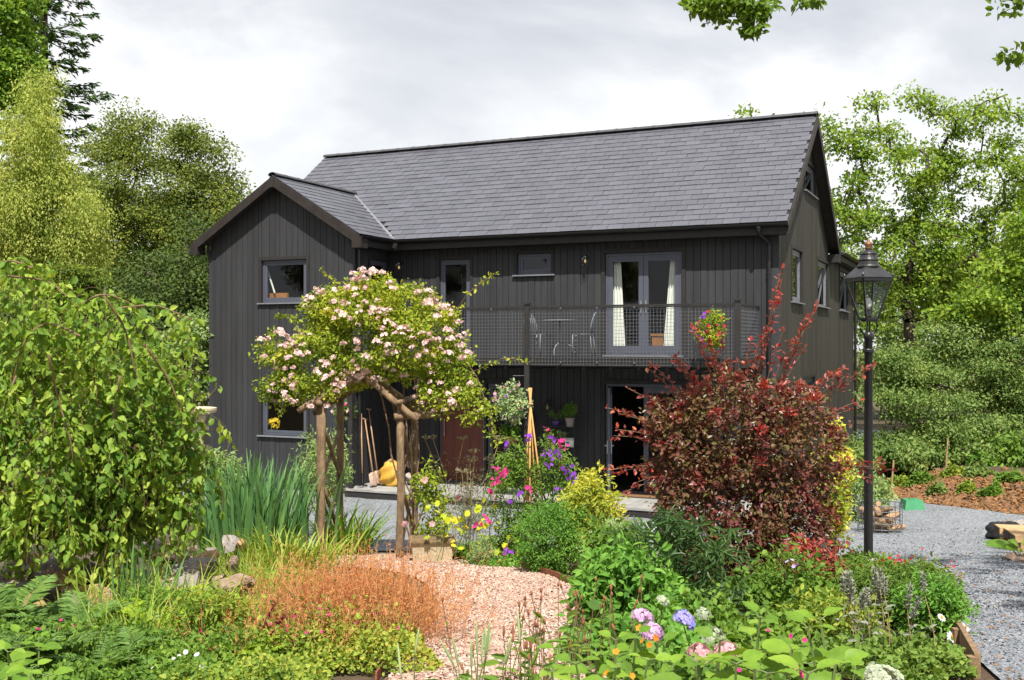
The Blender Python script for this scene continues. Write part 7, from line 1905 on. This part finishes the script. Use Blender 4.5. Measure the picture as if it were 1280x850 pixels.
# fallen leaves and litter
def litter(name, label, n, sampler, mat, size, seed, lift):
    rg3 = np.random.default_rng(seed); xy = sampler(rg3, n); z = ground_z(xy[:,0],xy[:,1])+lift
    mb = MB(); put_leaves(mb, LEAF6, np.stack([xy[:,0],xy[:,1],z],1), np.concatenate([rg3.normal(size=(n,2)), np.abs(rg3.normal(size=(n,1)))*.25],1), size, .6, rg3, jitter=.35)
    o = mb.build(name, mat); o['kind'] = 'stuff'; o['label'] = label; o['category'] = 'leaves'
ML_FALL = mat_leaf('fallen_brown_leaf', [(0.24,0.11,0.04),(0.36,0.18,0.065),(0.16,0.08,0.04),(0.42,0.27,0.12)], .1, .7, boost=1.0)
litter('fallen_leaves', 'scattered fallen brown leaves on the grey drive', 260, samp_drive, ML_FALL, .03, 261, .03)
litter('path_litter', 'few fallen leaves and scraps on the pink path', 90, samp_path, ML_FALL, .03, 262, .045)
def samp_bank(rg, n):
    t = rg.random(n); q = rg.normal(size=n)*1.1+1.3
    d = (BANK_B-BANK_A)/np.linalg.norm(BANK_B-BANK_A); nn = np.array((d[1],-d[0]))*1.0
    t = t*1.6-.35; return BANK_A[None]+(BANK_B-BANK_A)[None]*t[:,None] + nn[None]*np.abs(q)[:,None]
litter('leaf_litter', 'brown leaf litter and clods covering the earth bank', 9000, samp_bank, ML_FALL, .075, 263, .02)
for k, (px, Y, w_, lab) in enumerate(((1150,23.6,.3,'low green weeds on the bank above the green lid'),(1192,23.4,.26,'yellowish weeds at the middle of the bank'),(1222,23.2,.36,'green weeds on the bank right of the yellowish patch'),(1262,22.4,.3,'weeds on the bank near the right edge'),(1120,24.2,.3,'weeds at the left end of the bank by the stake'),(1172,22.3,.16,'small weed tuft low on the bank right of the lid'),(1240,21.6,.2,'weed tuft at the foot of the bank above the timber stack'),(1208,22.0,.14,'tiny weed tuft low in the middle of the bank'))):
    mound('bank_weeds', lab, px, Y, w_, w_*.6, .26, 620, .07, (ML_MID,ML_GERAN,ML_BEECH)[k%3], 270+k)
def clods(n, seed):
    rg3 = np.random.default_rng(seed); xy = samp_bank(rg3, n); z = ground_z(xy[:,0],xy[:,1])
    X = rand_units(rg3,n); Z = unit(np.cross(X, rand_units(rg3,n))); Y = np.cross(Z,X)
    import bmesh
    bm = bmesh.new(); bmesh.ops.create_icosphere(bm, subdivisions=1, radius=1); v = np.array([p.co[:] for p in bm.verts]); f = np.array([[q.index for q in p.verts] for p in bm.faces]); bm.free()
    mb = MB(); mb.inst(v*(1+rg3.normal(size=v.shape)*.12), f, np.stack([xy[:,0],xy[:,1],z],1), X, Y, Z, np.abs(rg3.normal(size=n))*.035+.015); o = mb.build('earth_clods', M_CLOD); o['kind'] = 'stuff'; o['label'] = 'lumps of brown earth on the bank'; o['category'] = 'earth'
M_CLOD = mat_solid('brown_earth_clod', (0.26,0.135,0.06), .95, (0.13,0.065,0.03), 9, bump=.6)
clods(2600, 281)
# trees behind the viewer, seen only as dark green reflections in the panes
src = bpy.data.objects['hawthorn_tree']
for (x, y, rz, k) in ((-24,-4,.5,1.1),(-31,5,2.0,1.2),(-34,15,3.1,1.2),(-24,-15,4.2,1.2),(-31,-24,1.2,1.3),(-40,-8,2.6,1.4)):
    c = copy_tree(src); c.location = (x, y, 1.5); c.rotation_euler = (0,0,rz); c.scale = (k,k,k); c['label'] = 'dark tree seen only as reflections in the window panes'; c['group'] = 'trees reflected in the windows'
